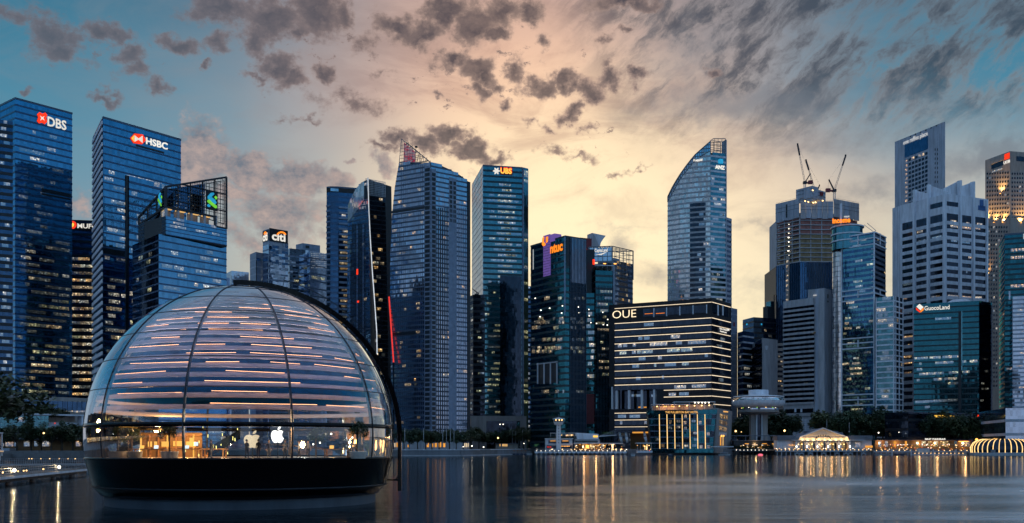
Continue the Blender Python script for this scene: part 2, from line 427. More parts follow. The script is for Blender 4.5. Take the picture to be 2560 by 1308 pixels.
# ------------------------------------------------------------------ mesh helpers
class MB:
    """collects shapes and links them as ONE mesh object"""
    def __init__(s):
        s.v, s.f = [], []
    def quad(s, a, b, c, d):
        i = len(s.v); s.v += [tuple(a), tuple(b), tuple(c), tuple(d)]; s.f.append((i, i + 1, i + 2, i + 3))
    def tri(s, a, b, c):
        i = len(s.v); s.v += [tuple(a), tuple(b), tuple(c)]; s.f.append((i, i + 1, i + 2))
    def box(s, x0, x1, y0, y1, z0, z1):
        i = len(s.v)
        s.v += [(x, y, z) for z in (z0, z1) for y in (y0, y1) for x in (x0, x1)]
        for q in ((0, 2, 3, 1), (4, 5, 7, 6), (0, 1, 5, 4), (2, 6, 7, 3), (0, 4, 6, 2), (1, 3, 7, 5)):
            s.f.append(tuple(i + k for k in q))
    def prism(s, poly, z0, z1, cap=True):
        """poly: xy list; z0/z1 number or per-vertex list"""
        n = len(poly); i = len(s.v)
        zz0 = z0 if isinstance(z0, (list, tuple)) else [z0] * n
        zz1 = z1 if isinstance(z1, (list, tuple)) else [z1] * n
        area = sum(poly[k][0] * poly[(k + 1) % n][1] - poly[(k + 1) % n][0] * poly[k][1] for k in range(n))
        idx = list(range(n)) if area > 0 else list(range(n - 1, -1, -1))
        s.v += [(poly[k][0], poly[k][1], zz0[k]) for k in idx] + [(poly[k][0], poly[k][1], zz1[k]) for k in idx]
        for k in range(n):
            j = (k + 1) % n
            s.f.append((i + k, i + j, i + n + j, i + n + k))
        if cap:
            s.f.append(tuple(i + n + k for k in range(n)))
            s.f.append(tuple(i + k for k in range(n - 1, -1, -1)))
    def bar(s, a, b, w, h=None, up=(0, 0, 1)):
        """square bar from a to b"""
        a, b = Vector(a), Vector(b); h = h or w
        d = (b - a).normalized(); up = Vector(up)
        if abs(d.dot(up)) > 0.98:
            up = Vector((0, 1, 0))
        x = d.cross(up).normalized() * (w / 2); y = x.cross(d).normalized() * (h / 2)
        i = len(s.v)
        for p in (a, b):
            s.v += [tuple(p - x - y), tuple(p + x - y), tuple(p + x + y), tuple(p - x + y)]
        for q in ((0, 3, 2, 1), (4, 5, 6, 7), (0, 1, 5, 4), (1, 2, 6, 5), (2, 3, 7, 6), (3, 0, 4, 7)):
            s.f.append(tuple(i + k for k in q))
    def tube(s, a, b, r0, r1=None, n=8, cap=True):
        a, b = Vector(a), Vector(b); r1 = r0 if r1 is None else r1
        d = (b - a).normalized(); up = Vector((0, 0, 1)) if abs(d.z) < 0.95 else Vector((1, 0, 0))
        x = d.cross(up).normalized(); y = x.cross(d)
        i = len(s.v)
        for p, r in ((a, r0), (b, r1)):
            for k in range(n):
                t = 2 * math.pi * k / n
                s.v.append(tuple(p + x * (r * math.cos(t)) + y * (r * math.sin(t))))
        for k in range(n):
            j = (k + 1) % n
            s.f.append((i + k, i + n + k, i + n + j, i + j))
        if cap:
            s.f.append(tuple(i + k for k in range(n))); s.f.append(tuple(i + n + k for k in range(n - 1, -1, -1)))
    def lathe(s, prof, n=32, c=(0, 0, 0)):
        i = len(s.v); m = len(prof)
        for k in range(n):
            t = 2 * math.pi * k / n
            for r, z in prof:
                s.v.append((c[0] + r * math.cos(t), c[1] + r * math.sin(t), c[2] + z))
        for k in range(n):
            j = (k + 1) % n
            for q in range(m - 1):
                s.f.append((i + k * m + q, i + j * m + q, i + j * m + q + 1, i + k * m + q + 1))
    def ball(s, c, r, n=8, sz=1.0):
        prof = [(r * math.sin(math.pi * k / n), -r * sz * math.cos(math.pi * k / n)) for k in range(n + 1)]
        prof[0] = (0.001, -r * sz); prof[-1] = (0.001, r * sz)
        s.lathe(prof, n + 2, c)
    def mesh(s, name, mat, smooth=False):
        me = bpy.data.meshes.new(name)
        me.from_pydata(s.v, [], s.f)
        if mat:
            me.materials.append(MATS[mat])
        if smooth:
            me.polygons.foreach_set('use_smooth', [True] * len(me.polygons))
        me.update()
        return me
    def build(s, name, mat, parent=None, smooth=False, loc=None):
        """vertices are given in world space; the object's origin goes to loc, else to its parent's"""
        base = Vector(loc) if loc is not None else (Vector(parent['_o']) if parent else Vector((0, 0, 0)))
        if base.length:
            s.v = [(a - base.x, b - base.y, c - base.z) for a, b, c in s.v]
        o = bpy.data.objects.new(name, s.mesh(name, mat, smooth))
        col.objects.link(o)
        if parent:
            o.parent = parent
            o['_o'] = parent['_o']
        else:
            o.location = base
            o['_o'] = tuple(base)
        return o

def tag(o, label=None, cat=None, group=None, kind=None):
    for k, v in (('label', label), ('category', cat), ('group', group), ('kind', kind)):
        if v:
            o[k] = v
    return o

def root(name, loc, label, cat, group=None):
    o = bpy.data.objects.new(name, None)
    o.empty_display_size = 1.0
    o.location = loc
    o['_o'] = tuple(loc)
    col.objects.link(o)
    return tag(o, label, cat, group)

UNIT = {}
def unit_mesh(mat):
    if mat not in UNIT:
        b = MB(); b.box(0, 1, 0, 1, 0, 1)
        UNIT[mat] = b.mesh('unit_' + mat, mat)
    return UNIT[mat]

def copy_tree(o, loc, label=None, group=None, rotz=None, scale=None):
    r = o.copy(); col.objects.link(r); r.location = loc
    if rotz is not None:
        r.rotation_euler = (0, 0, rotz)
    if scale is not None:
        r.scale = (scale, scale, scale)
    if label: r['label'] = label
    if group: r['group'] = group
    for ch in o.children:
        c = ch.copy(); col.objects.link(c); c.parent = r
        for g in ch.children:
            d = g.copy(); col.objects.link(d); d.parent = c
    return r

def P(x, y, d):
    return Vector(((x - CX) * d / FPX, d, EYE + (HY - y) * d / FPX))
def PX(x, d):
    return Vector(((x - CX) * d / FPX, d))

class Face:
    """a vertical wall plane from ground point A to B (A left, B right as seen from the water)"""
    def __init__(s, A, B, z0, z1, parent):
        s.A, s.B = Vector(A[:2]), Vector(B[:2])
        s.w = (s.B - s.A).length
        s.u = (s.B - s.A) / s.w
        n = Vector((s.u.y, -s.u.x))
        s.n = n if n.dot(-(s.A + s.B) / 2) > 0 else -n
        s.z0, s.z1, s.parent = z0, z1, parent
    def u_at(s, x):
        k = (x - CX) / FPX                       # ray: X = k*Y
        return (k * s.A.y - s.A.x) / (s.u.x - k * s.u.y)
    def d_at(s, u):
        return s.A.y + s.u.y * u
    def z_at(s, u, y):
        return EYE + (HY - y) * s.d_at(u) / FPX
    def uz(s, x, y):
        u = s.u_at(x)
        return u, s.z_at(u, y)
    def pt(s, u, z, o=0.0):
        p = s.A + s.u * u + s.n * o
        return Vector((p.x, p.y, z))
    def box(s, name, mat, u0, u1, z0, z1, o0, o1, parent=None):
        par = parent or s.parent
        ob = bpy.data.objects.new(name, unit_mesh(mat))
        base = Vector(par['_o'])
        org = s.pt(u0, z0, o1) - base
        mx = Matrix(((s.u.x * (u1 - u0), -s.n.x * (o1 - o0), 0, org.x),
                     (s.u.y * (u1 - u0), -s.n.y * (o1 - o0), 0, org.y),
                     (0, 0, z1 - z0, org.z), (0, 0, 0, 1)))
        col.objects.link(ob)
        ob.parent = par
        ob['_o'] = par['_o']
        ob.matrix_local = mx
        return ob
    def boxpx(s, name, mat, x0, y0, x1, y1, o0=-0.05, o1=0.1, parent=None):
        u0, u1 = s.u_at(x0), s.u_at(x1)
        um = (u0 + u1) / 2
        return s.box(name, mat, u0, u1, s.z_at(um, y1), s.z_at(um, y0), o0, o1, parent)
    def poly(s, name, mat, pts, o0, o1, parent=None):
        """pts (u, z) outline extruded from o0 to o1"""
        b = MB(); n = len(pts)
        b.v = [tuple(s.pt(u, z, o1)) for u, z in pts] + [tuple(s.pt(u, z, o0)) for u, z in pts]
        ar = sum(pts[k][0] * pts[(k + 1) % n][1] - pts[(k + 1) % n][0] * pts[k][1] for k in range(n))
        fr = list(range(n)) if ar > 0 else list(range(n - 1, -1, -1))
        b.f.append(tuple(fr)); b.f.append(tuple(n + k for k in reversed(fr)))
        for a in range(n):
            i, j = fr[a], fr[(a + 1) % n]
            b.f.append((j, i, n + i, n + j))
        return b.build(name, mat, parent or s.parent)
    def polypx(s, name, mat, pts, o0=-0.05, o1=0.1, parent=None):
        return s.poly(name, mat, [s.uz(x, y) for x, y in pts], o0, o1, parent)
    def text(s, name, body, mat, x0, x1, y, h, o=0.35, parent=None, thin=0.0, font=None, squeeze=True):
        """writing fixed to the wall: from picture column x0 to x1, standing on row y at x0"""
        u0, u1 = s.u_at(x0), s.u_at(x1)
        z = s.z_at((u0 + u1) / 2, y)
        cu = bpy.data.curves.new('writing', 'FONT')
        cu.body = body; cu.extrude = 0.04; cu.offset = thin; cu.resolution_u = 3
        t = bpy.data.objects.new('writing', cu); col.objects.link(t)
        bpy.context.view_layer.update()
        me = bpy.data.meshes.new_from_object(t.evaluated_get(bpy.context.evaluated_depsgraph_get()))
        bpy.data.objects.remove(t)
        xs = [v.co.x for v in me.vertices]; ys = [v.co.y for v in me.vertices]
        ax, bx_, ay, by = min(xs), max(xs), min(ys), max(ys)
        hh = h * s.d_at((u0 + u1) / 2) / FPX
        kx = (u1 - u0) / (bx_ - ax); ky = hh / (by - ay)
        par = parent or s.parent; base = Vector(par['_o'])
        for v in me.vertices:
            p = s.pt(u0 + (v.co.x - ax) * kx, z + (v.co.y - ay) * ky, o + v.co.z * 2) - base
            v.co = p
        me.materials.clear(); me.materials.append(MATS[mat])
        ob = bpy.data.objects.new(name, me); col.objects.link(ob); ob.parent = par; ob['_o'] = par['_o']
        return ob

def offset_poly(poly, d):
    n = len(poly); out = []
    area = sum(poly[k][0] * poly[(k + 1) % n][1] - poly[(k + 1) % n][0] * poly[k][1] for k in range(n))
    sg = 1 if area > 0 else -1
    for k in range(n):
        p0, p1, p2 = Vector(poly[k - 1]), Vector(poly[k]), Vector(poly[(k + 1) % n])
        e1, e2 = (p1 - p0).normalized(), (p2 - p1).normalized()
        n1, n2 = Vector((e1.y, -e1.x)) * sg, Vector((e2.y, -e2.x)) * sg
        b = (n1 + n2)
        b = b / max(0.3, b.dot(n1)) if b.length > 1e-6 else n1
        out.append(tuple(p1 + b * d))
    return out

GZ = 3.8                                           # level of the promenade
class Tower:
    """a prism tower whose floors are real window bands and spandrels wrapped round it"""
    def __init__(s, name, label, d0, pts, k0=0, depth=None, zbase=GZ, cat='building', body='core_dark', body_top=0.0):
        ztop = EYE + (HY - pts[k0][1]) * d0 / FPX
        s.ztop = ztop
        s.xy = []
        for x, y in pts:
            d = (ztop - EYE) * FPX / (HY - y)
            s.xy.append(PX(x, d))
        if depth is None and len(s.xy) == 3:
            s.back = [s.xy[0] + s.xy[2] - s.xy[1]]
        else:
            a, b = s.xy[0], s.xy[-1]
            u = (b - a).normalized(); nb = Vector((-u.y, u.x))
            if nb.y < 0: nb = -nb
            dd = depth or (b - a).length
            s.back = [b + nb * dd, a + nb * dd] if dd > 0 else [b * (1 - dd / b.y), a * (1 - dd / a.y)]
        s.polyg = [tuple(p) for p in s.xy] + [tuple(p) for p in s.back]
        c = sum((Vector(p) for p in s.polyg), Vector((0, 0))) / len(s.polyg)
        s.root = root(name, (c.x, c.y, zbase), label, cat)
        s.zbase = zbase
        if body:
            b = MB(); b.prism(s.polyg, zbase, ztop + body_top); s.body = b.build('core', body, s.root)
        s.faces = [Face(s.xy[i], s.xy[i + 1], zbase, ztop, s.root) for i in range(len(s.xy) - 1)]
    def floors(s, n, glass, span, frac=0.55, proud=0.22, z0=None, z1=None, cap=None, gl_off=0.06):
        z0 = s.zbase if z0 is None else z0; z1 = s.ztop if z1 is None else z1
        s.fz = [(z0 + (z1 - z0) * i / n, (z1 - z0) / n) for i in range(n)]
        h = (z1 - z0) / n
        s.bands = []
        base = Vector(s.root['_o'])
        loc = lambda poly: [(p[0] - base.x, p[1] - base.y) for p in poly]
        b = MB(); b.prism(loc(offset_poly(s.polyg, gl_off)), 0, h * frac, cap=False); mg = b.mesh('window_band', glass)
        b = MB(); b.prism(loc(offset_poly(s.polyg, proud)), 0, h * (1 - frac)); ms = b.mesh('spandrel', span)
        for z, hh in s.fz:
            for nm, me, dz in (('spandrel', ms, 0), ('window_band', mg, h * (1 - frac))):
                o = bpy.data.objects.new(nm, me); col.objects.link(o); o.parent = s.root; o.location = (0, 0, z + dz - base.z); o['_o'] = (base.x, base.y, z + dz)
                if nm == 'window_band': s.bands.append(o)
        s.frac = frac
        if cap:
            b = MB(); b.prism(offset_poly(s.polyg, proud + 0.1), s.ztop - 0.3, s.ztop + 1.0); b.build('parapet', cap, s.root)
    def lit(s, n, mats, faces=None, zlo=0.0, zhi=1.0, wmin=2.5, wmax=9.0, o=0.10, runs=0.35, ulo=0.0, uhi=1.0, avoid=None):
        """single lit windows and runs of lit windows"""
        faces = s.faces if faces is None else [s.faces[i] for i in faces]
        wt_ = [f.w for f in faces]
        nf = len(s.fz); cnt = 0; tries = 0
        used = set()
        while cnt < n and tries < n * 6:
            tries += 1
            f = random.choices(faces, wt_)[0]
            i = random.randint(int(zlo * nf), max(int(zlo * nf), int(zhi * nf) - 1))
            z, h = s.fz[i]
            w = random.uniform(wmin, wmax) * (2.2 if random.random() < runs else 1.0)
            w = min(w, f.w * 0.45)
            u = random.uniform(f.w * ulo + 0.4, max(f.w * ulo + 0.5, f.w * uhi - w - 0.4))
            key = (id(f), i, int(u / 6))
            if key in used: continue
            used.add(key)
            f.box('lit_window', random.choice(mats), u, u + w, z + h * (1 - s.frac) + h * s.frac * 0.30, z + h * 0.93, -0.05, o, s.bands[i])
            cnt += 1
    def mullions(s, face, nn, mat, w=0.25, o=0.35, z0=None, z1=None, u0=None, u1=None, name='mullion'):
        f = s.faces[face]
        a = 0 if u0 is None else u0; b = f.w if u1 is None else u1
        for i in range(nn + 1):
            u = a + (b - a) * i / nn
            f.box(name, mat, u - w / 2, u + w / 2, s.zbase if z0 is None else z0, s.ztop if z1 is None else z1, -0.1, o)

def core_prism(rt_, pts, z1, mat='core_dark', inset=0.06, z0=None):
    b = MB(); b.prism(offset_poly([tuple(p)[:2] for p in pts], -inset), GZ if z0 is None else z0, z1)
    return b.build('core', mat, rt_)

def lattice(face, pts, nx, nz, w, mat, parent=None, o=0.0, diag=False, name='crown_lattice', thick=None):
    """open steel grid filling a (u,z) outline"""
    b = MB()
    us = [p[0] for p in pts]; zs = [p[1] for p in pts]
    def span(val, axis):
        hits = []
        n = len(pts)
        for i in range(n):
            p, q = pts[i], pts[(i + 1) % n]
            if (p[axis] - val) * (q[axis] - val) < 0:
                t = (val - p[axis]) / (q[axis] - p[axis])
                hits.append(p[1 - axis] + t * (q[1 - axis] - p[1 - axis]))
        return (min(hits), max(hits)) if len(hits) >= 2 else None
    for i in range(len(pts)):
        p, q = pts[i], pts[(i + 1) % len(pts)]
        b.bar(face.pt(*p, o), face.pt(*q, o), w * 1.6)
    for i in range(1, nx):
        u = min(us) + (max(us) - min(us)) * i / nx
        r = span(u, 0)
        if r: b.bar(face.pt(u, r[0], o), face.pt(u, r[1], o), w)
    for i in range(1, nz):
        z = min(zs) + (max(zs) - min(zs)) * i / nz
        r = span(z, 1)
        if r: b.bar(face.pt(r[0], z, o), face.pt(r[1], z, o), w)
    if diag:
        for i in range(nx):
            u0 = min(us) + (max(us) - min(us)) * i / nx; u1 = min(us) + (max(us) - min(us)) * (i + 1) / nx
            um = (u0 + u1) / 2
            r = span(um, 0)
            if r: b.bar(face.pt(u0, r[0], o), face.pt(u1, r[1], o), w * 0.8)
    return b.build(name, mat, parent or face.parent)

def facet_floors(face, outline, z_levels, h, glass, span, frac=0.55, proud=0.2, parent=None):
    """window bands and spandrels on a facet with a free outline given as (u,z) points"""
    n = len(outline); out = []
    def rng(z):
        hits = []
        for i in range(n):
            p, q = outline[i], outline[(i + 1) % n]
            if (p[1] - z) * (q[1] - z) < 0:
                t = (z - p[1]) / (q[1] - p[1]); hits.append(p[0] + t * (q[0] - p[0]))
        return (min(hits), max(hits)) if len(hits) >= 2 else None
    for z in z_levels:
        a = rng(z + h * (1 - frac) * 0.5); b = rng(z + h * (1 - frac * 0.5))
        if a and a[1] - a[0] > 1.0:
            face.box('spandrel', span, a[0], a[1], z, z + h * (1 - frac), -0.1, proud, parent)
        if b and b[1] - b[0] > 1.0:
            face.box('window_band', glass, b[0], b[1], z + h * (1 - frac), z + h, -0.1, 0.05, parent)
            out.append((b[0], b[1], z + h * (1 - frac), z + h))
    return out

def facet_lit(face, rows, n, mats, wmin=2.0, wmax=5.0, o=0.12, zlo=0.0, zhi=1.0, ulo=0.0, uhi=1.0):
    used = set(); c = 0; t = 0
    while c < n and t < n * 6:
        t += 1
        i = random.randint(int(zlo * len(rows)), max(0, int(zhi * len(rows)) - 1))
        a, b, z0, z1 = rows[i]
        L = b - a
        w = min(random.uniform(wmin, wmax), L * 0.5)
        u = a + L * ulo + random.uniform(0.2, max(0.3, L * (uhi - ulo) - w - 0.2))
        k = (i, int(u / 4))
        if k in used: continue
        used.add(k); c += 1
        face.box('lit_window', random.choice(mats), u, u + w, z0 + (z1 - z0) * 0.12, z1 - (z1 - z0) * 0.06, -0.05, o)
# ------------------------------------------------------------------ the setting: water and land
def water_material():
    m, n, out = _newmat('bay_water')
    g = n.new('ShaderNodeNewGeometry'); pos = g.outputs['Position']
    px_, py_, pz_ = n.xyz(pos)
    # wind patches: calm under the far shore and in the lee of the dome, ruffled further out
    patch = n.noise(n.v('MULTIPLY', pos, (0.012, 0.035, 1.0)), 1.0, 3, 0.55, 0.5)
    near = n.ss(n.m('ADD', py_, n.m('MULTIPLY', patch, 90.0)), 262.0, 190.0)
    lee = n.ss(n.m('ADD', px_, n.m('MULTIPLY', patch, 30.0)), 12.0, 72.0, 0.05, 1.0)
    amt = n.m('ADD', 0.06, n.m('MULTIPLY', n.m('MULTIPLY', n.ss(patch, 0.30, 0.62, 0.25, 1.0), near), lee))
    w1 = n.noise(n.v('MULTIPLY', pos, (0.45, 2.2, 1.0)), 1.0, 4, 0.6, 0.3)
    w2 = n.noise(n.v('MULTIPLY', pos, (0.10, 0.26, 1.0)), 1.0, 3, 0.5, 0.3)
    hgt = n.m('ADD', n.m('MULTIPLY', w1, 0.55), n.m('MULTIPLY', w2, 1.5))
    bp = n.new('ShaderNodeBump'); bp.inputs['Distance'].default_value = 1.3
    n.put(bp.inputs['Height'], hgt); n.put(bp.inputs['Strength'], n.m('MULTIPLY', amt, 0.95))
    df = n.new('ShaderNodeBsdfDiffuse'); df.inputs['Color'].default_value = (0.006, 0.013, 0.018, 1)
    gl = n.new('ShaderNodeBsdfGlossy'); gl.inputs['Color'].default_value = (0.90, 0.93, 0.95, 1)
    n.put(gl.inputs['Roughness'], n.lin(amt, 0, 1, 0.05, 0.30)); n.put(gl.inputs['Normal'], bp.outputs[0])
    fr = n.new('ShaderNodeFresnel'); fr.inputs['IOR'].default_value = 1.33
    fac = n.m('ADD', n.lin(amt, 0, 1, 0.03, 0.24), n.m('MULTIPLY', fr.outputs[0], 0.72), clamp=True)
    mx = n.new('ShaderNodeMixShader'); n.put(mx.inputs[0], fac)
    m.node_tree.links.new(df.outputs[0], mx.inputs[1]); m.node_tree.links.new(gl.outputs[0], mx.inputs[2])
    m.node_tree.links.new(mx.outputs[0], out.inputs[0])
water_material()
b = MB(); b.quad((-3000, -400, 0), (3000, -400, 0), (3000, 6000, 0), (-3000, 6000, 0))
tag(b.build('water', 'bay_water'), kind='structure')

solid('paving', (0.17, 0.165, 0.17), 0.8, bump=0.1)
solid('sea_wall_stone', (0.20, 0.21, 0.235), 0.75, streak=True, bump=0.3)
shore = [(-2500, 430), (-190, 430), (-150, 500), (PX(1000, 600).x, 600), (PX(1150, 600).x, 600), (PX(1270, 690).x, 690), (PX(1335, 800).x, 800),
         (PX(1350, 720).x, 720), (PX(1620, 720).x, 720), (PX(1840, 715).x, 715), (PX(2000, 705).x, 705), (PX(2300, 690).x, 690), (PX(2560, 690).x, 690), (2500, 690), (2500, 5000), (-2500, 5000)]
b = MB(); b.prism(shore, -3, GZ)
tag(b.build('ground', 'paving'), kind='structure')
# the stepped stone sea wall of the promenade
wr = root('sea_wall', (-40, 600, 0), 'low grey stone sea wall curving along the promenade under the flagpoles', 'wall')
wl = [PX(930, 600), PX(1000, 600), PX(1150, 600), PX(1210, 645), PX(1270, 690), PX(1320, 780)]
for i in range(len(wl) - 1):
    f = Face(wl[i], wl[i + 1], 0, GZ, wr)
    for k in range(max(1, int(f.w / 9))):
        nseg = max(1, int(f.w / 9))
        f.box('wall_block', 'sea_wall_stone', f.w * k / nseg + 0.05, f.w * (k + 1) / nseg - 0.05, 0.7, GZ - 0.35, -0.3, 0.5)
    f.box('coping', 'concrete_pale', 0, f.w, GZ - 0.3, GZ + 0.12, -0.4, 0.8)
    f.box('footing', 'concrete_grey', 0, f.w, -0.5, 0.62, -0.3, 1.5)
# ------------------------------------------------------------------ the skyline, left to right
OFFICE = ['room_warm', 'room_white', 'room_dim', 'room_dim', 'room_green']
WARM = ['room_warm', 'room_amber', 'room_dim']

# --- pair of slabs at the left edge
t = Tower('office_tower', 'tall blue glass tower with stepped dark slab at the left edge', 690, [(-70, 300), (38, 247), (180, 285)], k0=1)
t.floors(52, 'glass_blue', 'span_blue', 0.74, 0.22, cap='span_slate')
t.lit(34, ['room_dim', 'room_dim', 'room_white'], [1], 0.50, 0.93, 2, 7)
t.lit(64, ['room_green', 'room_dim', 'room_warm', 'room_dim'], [1], 0.10, 0.52, 3, 9)
t.lit(10, ['room_dim'], [0], 0.1, 0.9)
f = t.faces[1]
lp_ = f.polypx('logo_plate', 'sign_red', [(92, 286), (98, 281), (105, 285), (112, 282), (117, 288), (114, 296), (117, 305), (111, 311), (104, 307), (97, 309), (92, 303), (95, 294)], 0.3, 0.7)
f.polypx('logo_cross', 'sign_white', [(99, 290), (104.5, 294), (110, 290), (107, 296), (110, 302), (104.5, 298.5), (99, 302), (102, 296)], 0.7, 0.85, lp_)
f.text('sign', 'DBS', 'sign_white', 118, 165, 321, 24, 0.5, thin=0.02)
f.boxpx('louvre_band', 'span_dark', 104, 478, 176, 487, 0.2, 0.5)
f.boxpx('louvre_band', 'span_dark', 104, 490, 176, 494, 0.2, 0.5)
# the nearer dark slab in front of it, built into the same tower
A, B_ = PX(-60, 660), PX(32, 672)
zt = EYE + (HY - 304) * 672 / FPX
sl = Face(A, B_, GZ, zt, t.root)
sl.box('side_slab', 'core_dark', 0, sl.w, GZ, zt, -14, 0)
rows = facet_floors(sl, [(0, GZ), (sl.w, GZ), (sl.w, zt), (0, zt)], [GZ + (zt - GZ) * i / 48 for i in range(48)], (zt - GZ) / 48, 'glass_navy', 'span_dark', 0.55, 0.3)
facet_lit(sl, rows, 36, ['room_white', 'room_dim', 'room_dim'], 1.5, 4, ulo=0.62)

t = Tower('office_tower', 'office tower with red disc sign in the gap between two blue towers', 760, [(150, 552), (262, 556)], depth=40)
t.floors(32, 'glass_navy', 'span_dark', 0.66, 0.3, cap='steel_dark')
t.lit(88, ['room_warm', 'room_white', 'room_warm', 'room_amber', 'room_dim'], [0], 0.02, 0.86, 4, 11, uhi=0.8, ulo=0.15)
f = t.faces[0]
f.boxpx('sign_board', 'black_panel', 168, 557, 262, 577, 0.3, 0.8)
lp_ = f.polypx('sign_disc', 'sign_red', [(182 + 10 * math.cos(a), 563 + 10 * math.sin(a)) for a in [k * math.pi / 8 for k in range(16)]], 0.8, 1.0)
f.polypx('sign_ring', 'sign_yellow', [(180 + 6 * math.cos(a), 563 + 6 * math.sin(a)) for a in [k * math.pi / 8 for k in range(16)]], 1.0, 1.1, lp_)
f.text('sign', 'MUFG', 'sign_white', 194, 243, 572, 12, 0.9, thin=0.02)

# --- the tower with the hexagon sign
t = Tower('office_tower', 'blue glass tower with glowing hexagon sign and striped white flank', 640, [(233, 347), (258, 295), (452, 351)], k0=1)
t.floors(46, 'glass_blue', 'span_blue', 0.78, 0.20, cap='span_slate')
fl = t.faces[0]
for z, h in t.fz:                                             # pale sunshade slats down the flank
    fl.box('sunshade', 'white_panel', 0, fl.w, z + h * 0.10, z + h * 0.62, 0.3, 0.9)
t.lit(64, ['room_white', 'room_white', 'room_dim'], [1], 0.45, 0.86, 3, 9, uhi=0.75)
t.lit(30, ['room_white', 'room_warm', 'room_dim'], [1], 0.04, 0.45, 2, 7, uhi=0.3)
f = t.faces[1]
lp_ = f.polypx('logo_hexagon', 'sign_red', [(325, 346), (335, 334.5), (356, 337), (364, 351), (354, 361), (333, 358)], 0.3, 0.6)
f.polypx('logo_bow', 'sign_white', [(335, 339), (345, 347), (355, 340), (355, 358), (345, 350), (335, 355)], 0.6, 0.8, lp_)
f.polypx('logo_bow', 'sign_yellow', [(327, 346), (334, 338), (334, 355)], 0.6, 0.75, lp_)
f.text('sign', 'HSBC', 'sign_white', 364, 418, 368, 17, 0.5, thin=0.025)
f.boxpx('louvre_band', 'span_dark', 340, 371, 410, 375, 0.2, 0.5)
# lower slab that steps forward, with a dark slot between
u0 = f.u_at(318)
sl = Face(f.pt(u0, 0, 1.2)[:2], f.pt(f.u_at(463), 0, 1.2)[:2], GZ, 0, t.root)
zt = sl.z_at(0, 439)
sl.box('front_slab', 'core_dark', 0.6, sl.w, GZ, zt, -22, 0)
sl.box('slot', 'span_dark', -1.5, 0.6, GZ, zt, -3, -0.6)
rows = facet_floors(sl, [(0.6, GZ), (sl.w, GZ), (sl.w, zt), (0.6, zt)], [GZ + (zt - GZ) * i / 38 for i in range(38)], (zt - GZ) / 38, 'glass_blue', 'span_blue', 0.70, 0.25)
facet_lit(sl, rows, 44, ['room_white', 'room_white', 'room_warm', 'room_dim'], 2, 7, zlo=0.35, uhi=0.8)
facet_lit(sl, rows, 16, ['room_green', 'room_warm'], 2, 5, zlo=0.02, zhi=0.5, uhi=0.3)

# --- the tower with the slanting lattice crown
t = Tower('office_tower', 'blue glass tower with slanting lattice crown and knot logo', 600, [(332, 613), (397, 585), (566, 617)], k0=1)
t.floors(30, 'glass_blue', 'span_blue', 0.78, 0.16)
dk = t.faces[0]
for z, h in t.fz:
    dk.box('window_band', 'glass_black', 0, dk.w, z + h * 0.25, z + h * 0.98, 0.05, 0.2)
for k in range(26):
    z, h = random.choice(t.fz); u = random.uniform(1, dk.w - 6)
    dk.box('lit_window', random.choice(['room_green', 'room_dim', 'room_green']), u, u + random.uniform(3, 7), z + h * 0.35, z + h * 0.9, 0.1, 0.26)
t.lit(58, ['room_white', 'room_warm', 'room_dim', 'room_white'], [1], 0.05, 0.97, 2, 7, o=0.2)
zt = t.ztop
d1 = 596
f2 = Face(PX(414, d1 + 6), PX(567, d1 + 39), zt, zt + 40, t.root)
l2 = Face(PX(346, d1 + 28), PX(414, d1 + 6), zt, zt + 40, t.root)
uzs = [f2.uz(x, y) for x, y in ((414, 586), (567, 618), (567, 570), (414, 540))]
f2.poly('upper_storeys', 'core_dark', uzs, -24, 0.0)
zb_, ztp = f2.z_at(0, 586), f2.z_at(0, 540)
for i in range(5):
    h = (ztp - zt) / 5; z = zt + h * i
    f2.box('window_band', 'glass_blue', 0, f2.w, z + h * 0.2, z + h, -0.1, 0.15)
    f2.box('spandrel', 'span_blue', 0, f2.w, z, z + h * 0.2, -0.1, 0.3)
    l2.box('window_band', 'glass_black', 0, l2.w, z + h * 0.2, z + h, -0.1, 0.15)
    l2.box('spandrel', 'span_dark', 0, l2.w, z, z + h * 0.2, -0.1, 0.3)
for k in range(8):
    i = random.randint(2, 4); h = (ztp - zt) / 5; u = random.uniform(2, f2.w - 10)
    f2.box('lit_window', 'room_white' if k % 2 else 'room_warm', u, u + random.uniform(3, 8), zt + h * i + h * 0.3, zt + h * (i + 0.9), 0, 0.25)
# open plant floor with square columns, then the lattice screen
for x0, x1 in ((416, 440), (449, 474), (482, 508), (514, 536)):
    f2.boxpx('plant_room_bay', 'concrete_grey', x0, 520 + (x0 - 416) * 0.19, x1, 541 + (x0 - 416) * 0.19, -6.5, -6)
    f2.boxpx('lit_soffit', 'glow_warm', x0, 519.5 + (x0 - 416) * 0.19, x1 - 3, 521.5 + (x0 - 416) * 0.19, -5, -3)
for x in (414, 444, 477, 510, 538):
    f2.boxpx('column', 'concrete_grey', x, 516 + (x - 416) * 0.19, x + 5, 542 + (x - 416) * 0.19, -1.5, 0)
l2.boxpx('plant_room_bay', 'room_warm', 399, 521, 409, 541, -1.2, -0.8)
cr = [f2.uz(x, y) for x, y in ((414, 517), (414, 467), (567, 443), (567, 572), (538, 566), (538, 542))]
lattice(f2, cr, 26, 15, 0.16, 'steel_dark', o=0.2)
lattice(f2, cr, 5, 3, 0.7, 'steel_dark', o=-0.4, name='crown_frame')
cl = [l2.uz(x, y) for x, y in ((346, 562), (346, 543), (414, 467), (414, 517))]
lattice(l2, cl, 12, 10, 0.16, 'steel_dark', o=0.2)
lattice(l2, cl, 3, 2, 0.7, 'steel_dark', o=-0.4, name='crown_frame')
f2.poly('crown_backing', 'glass_navy', [f2.uz(x, y) for x, y in ((420, 514), (420, 470), (532, 453), (532, 536))], -9, -8.6)
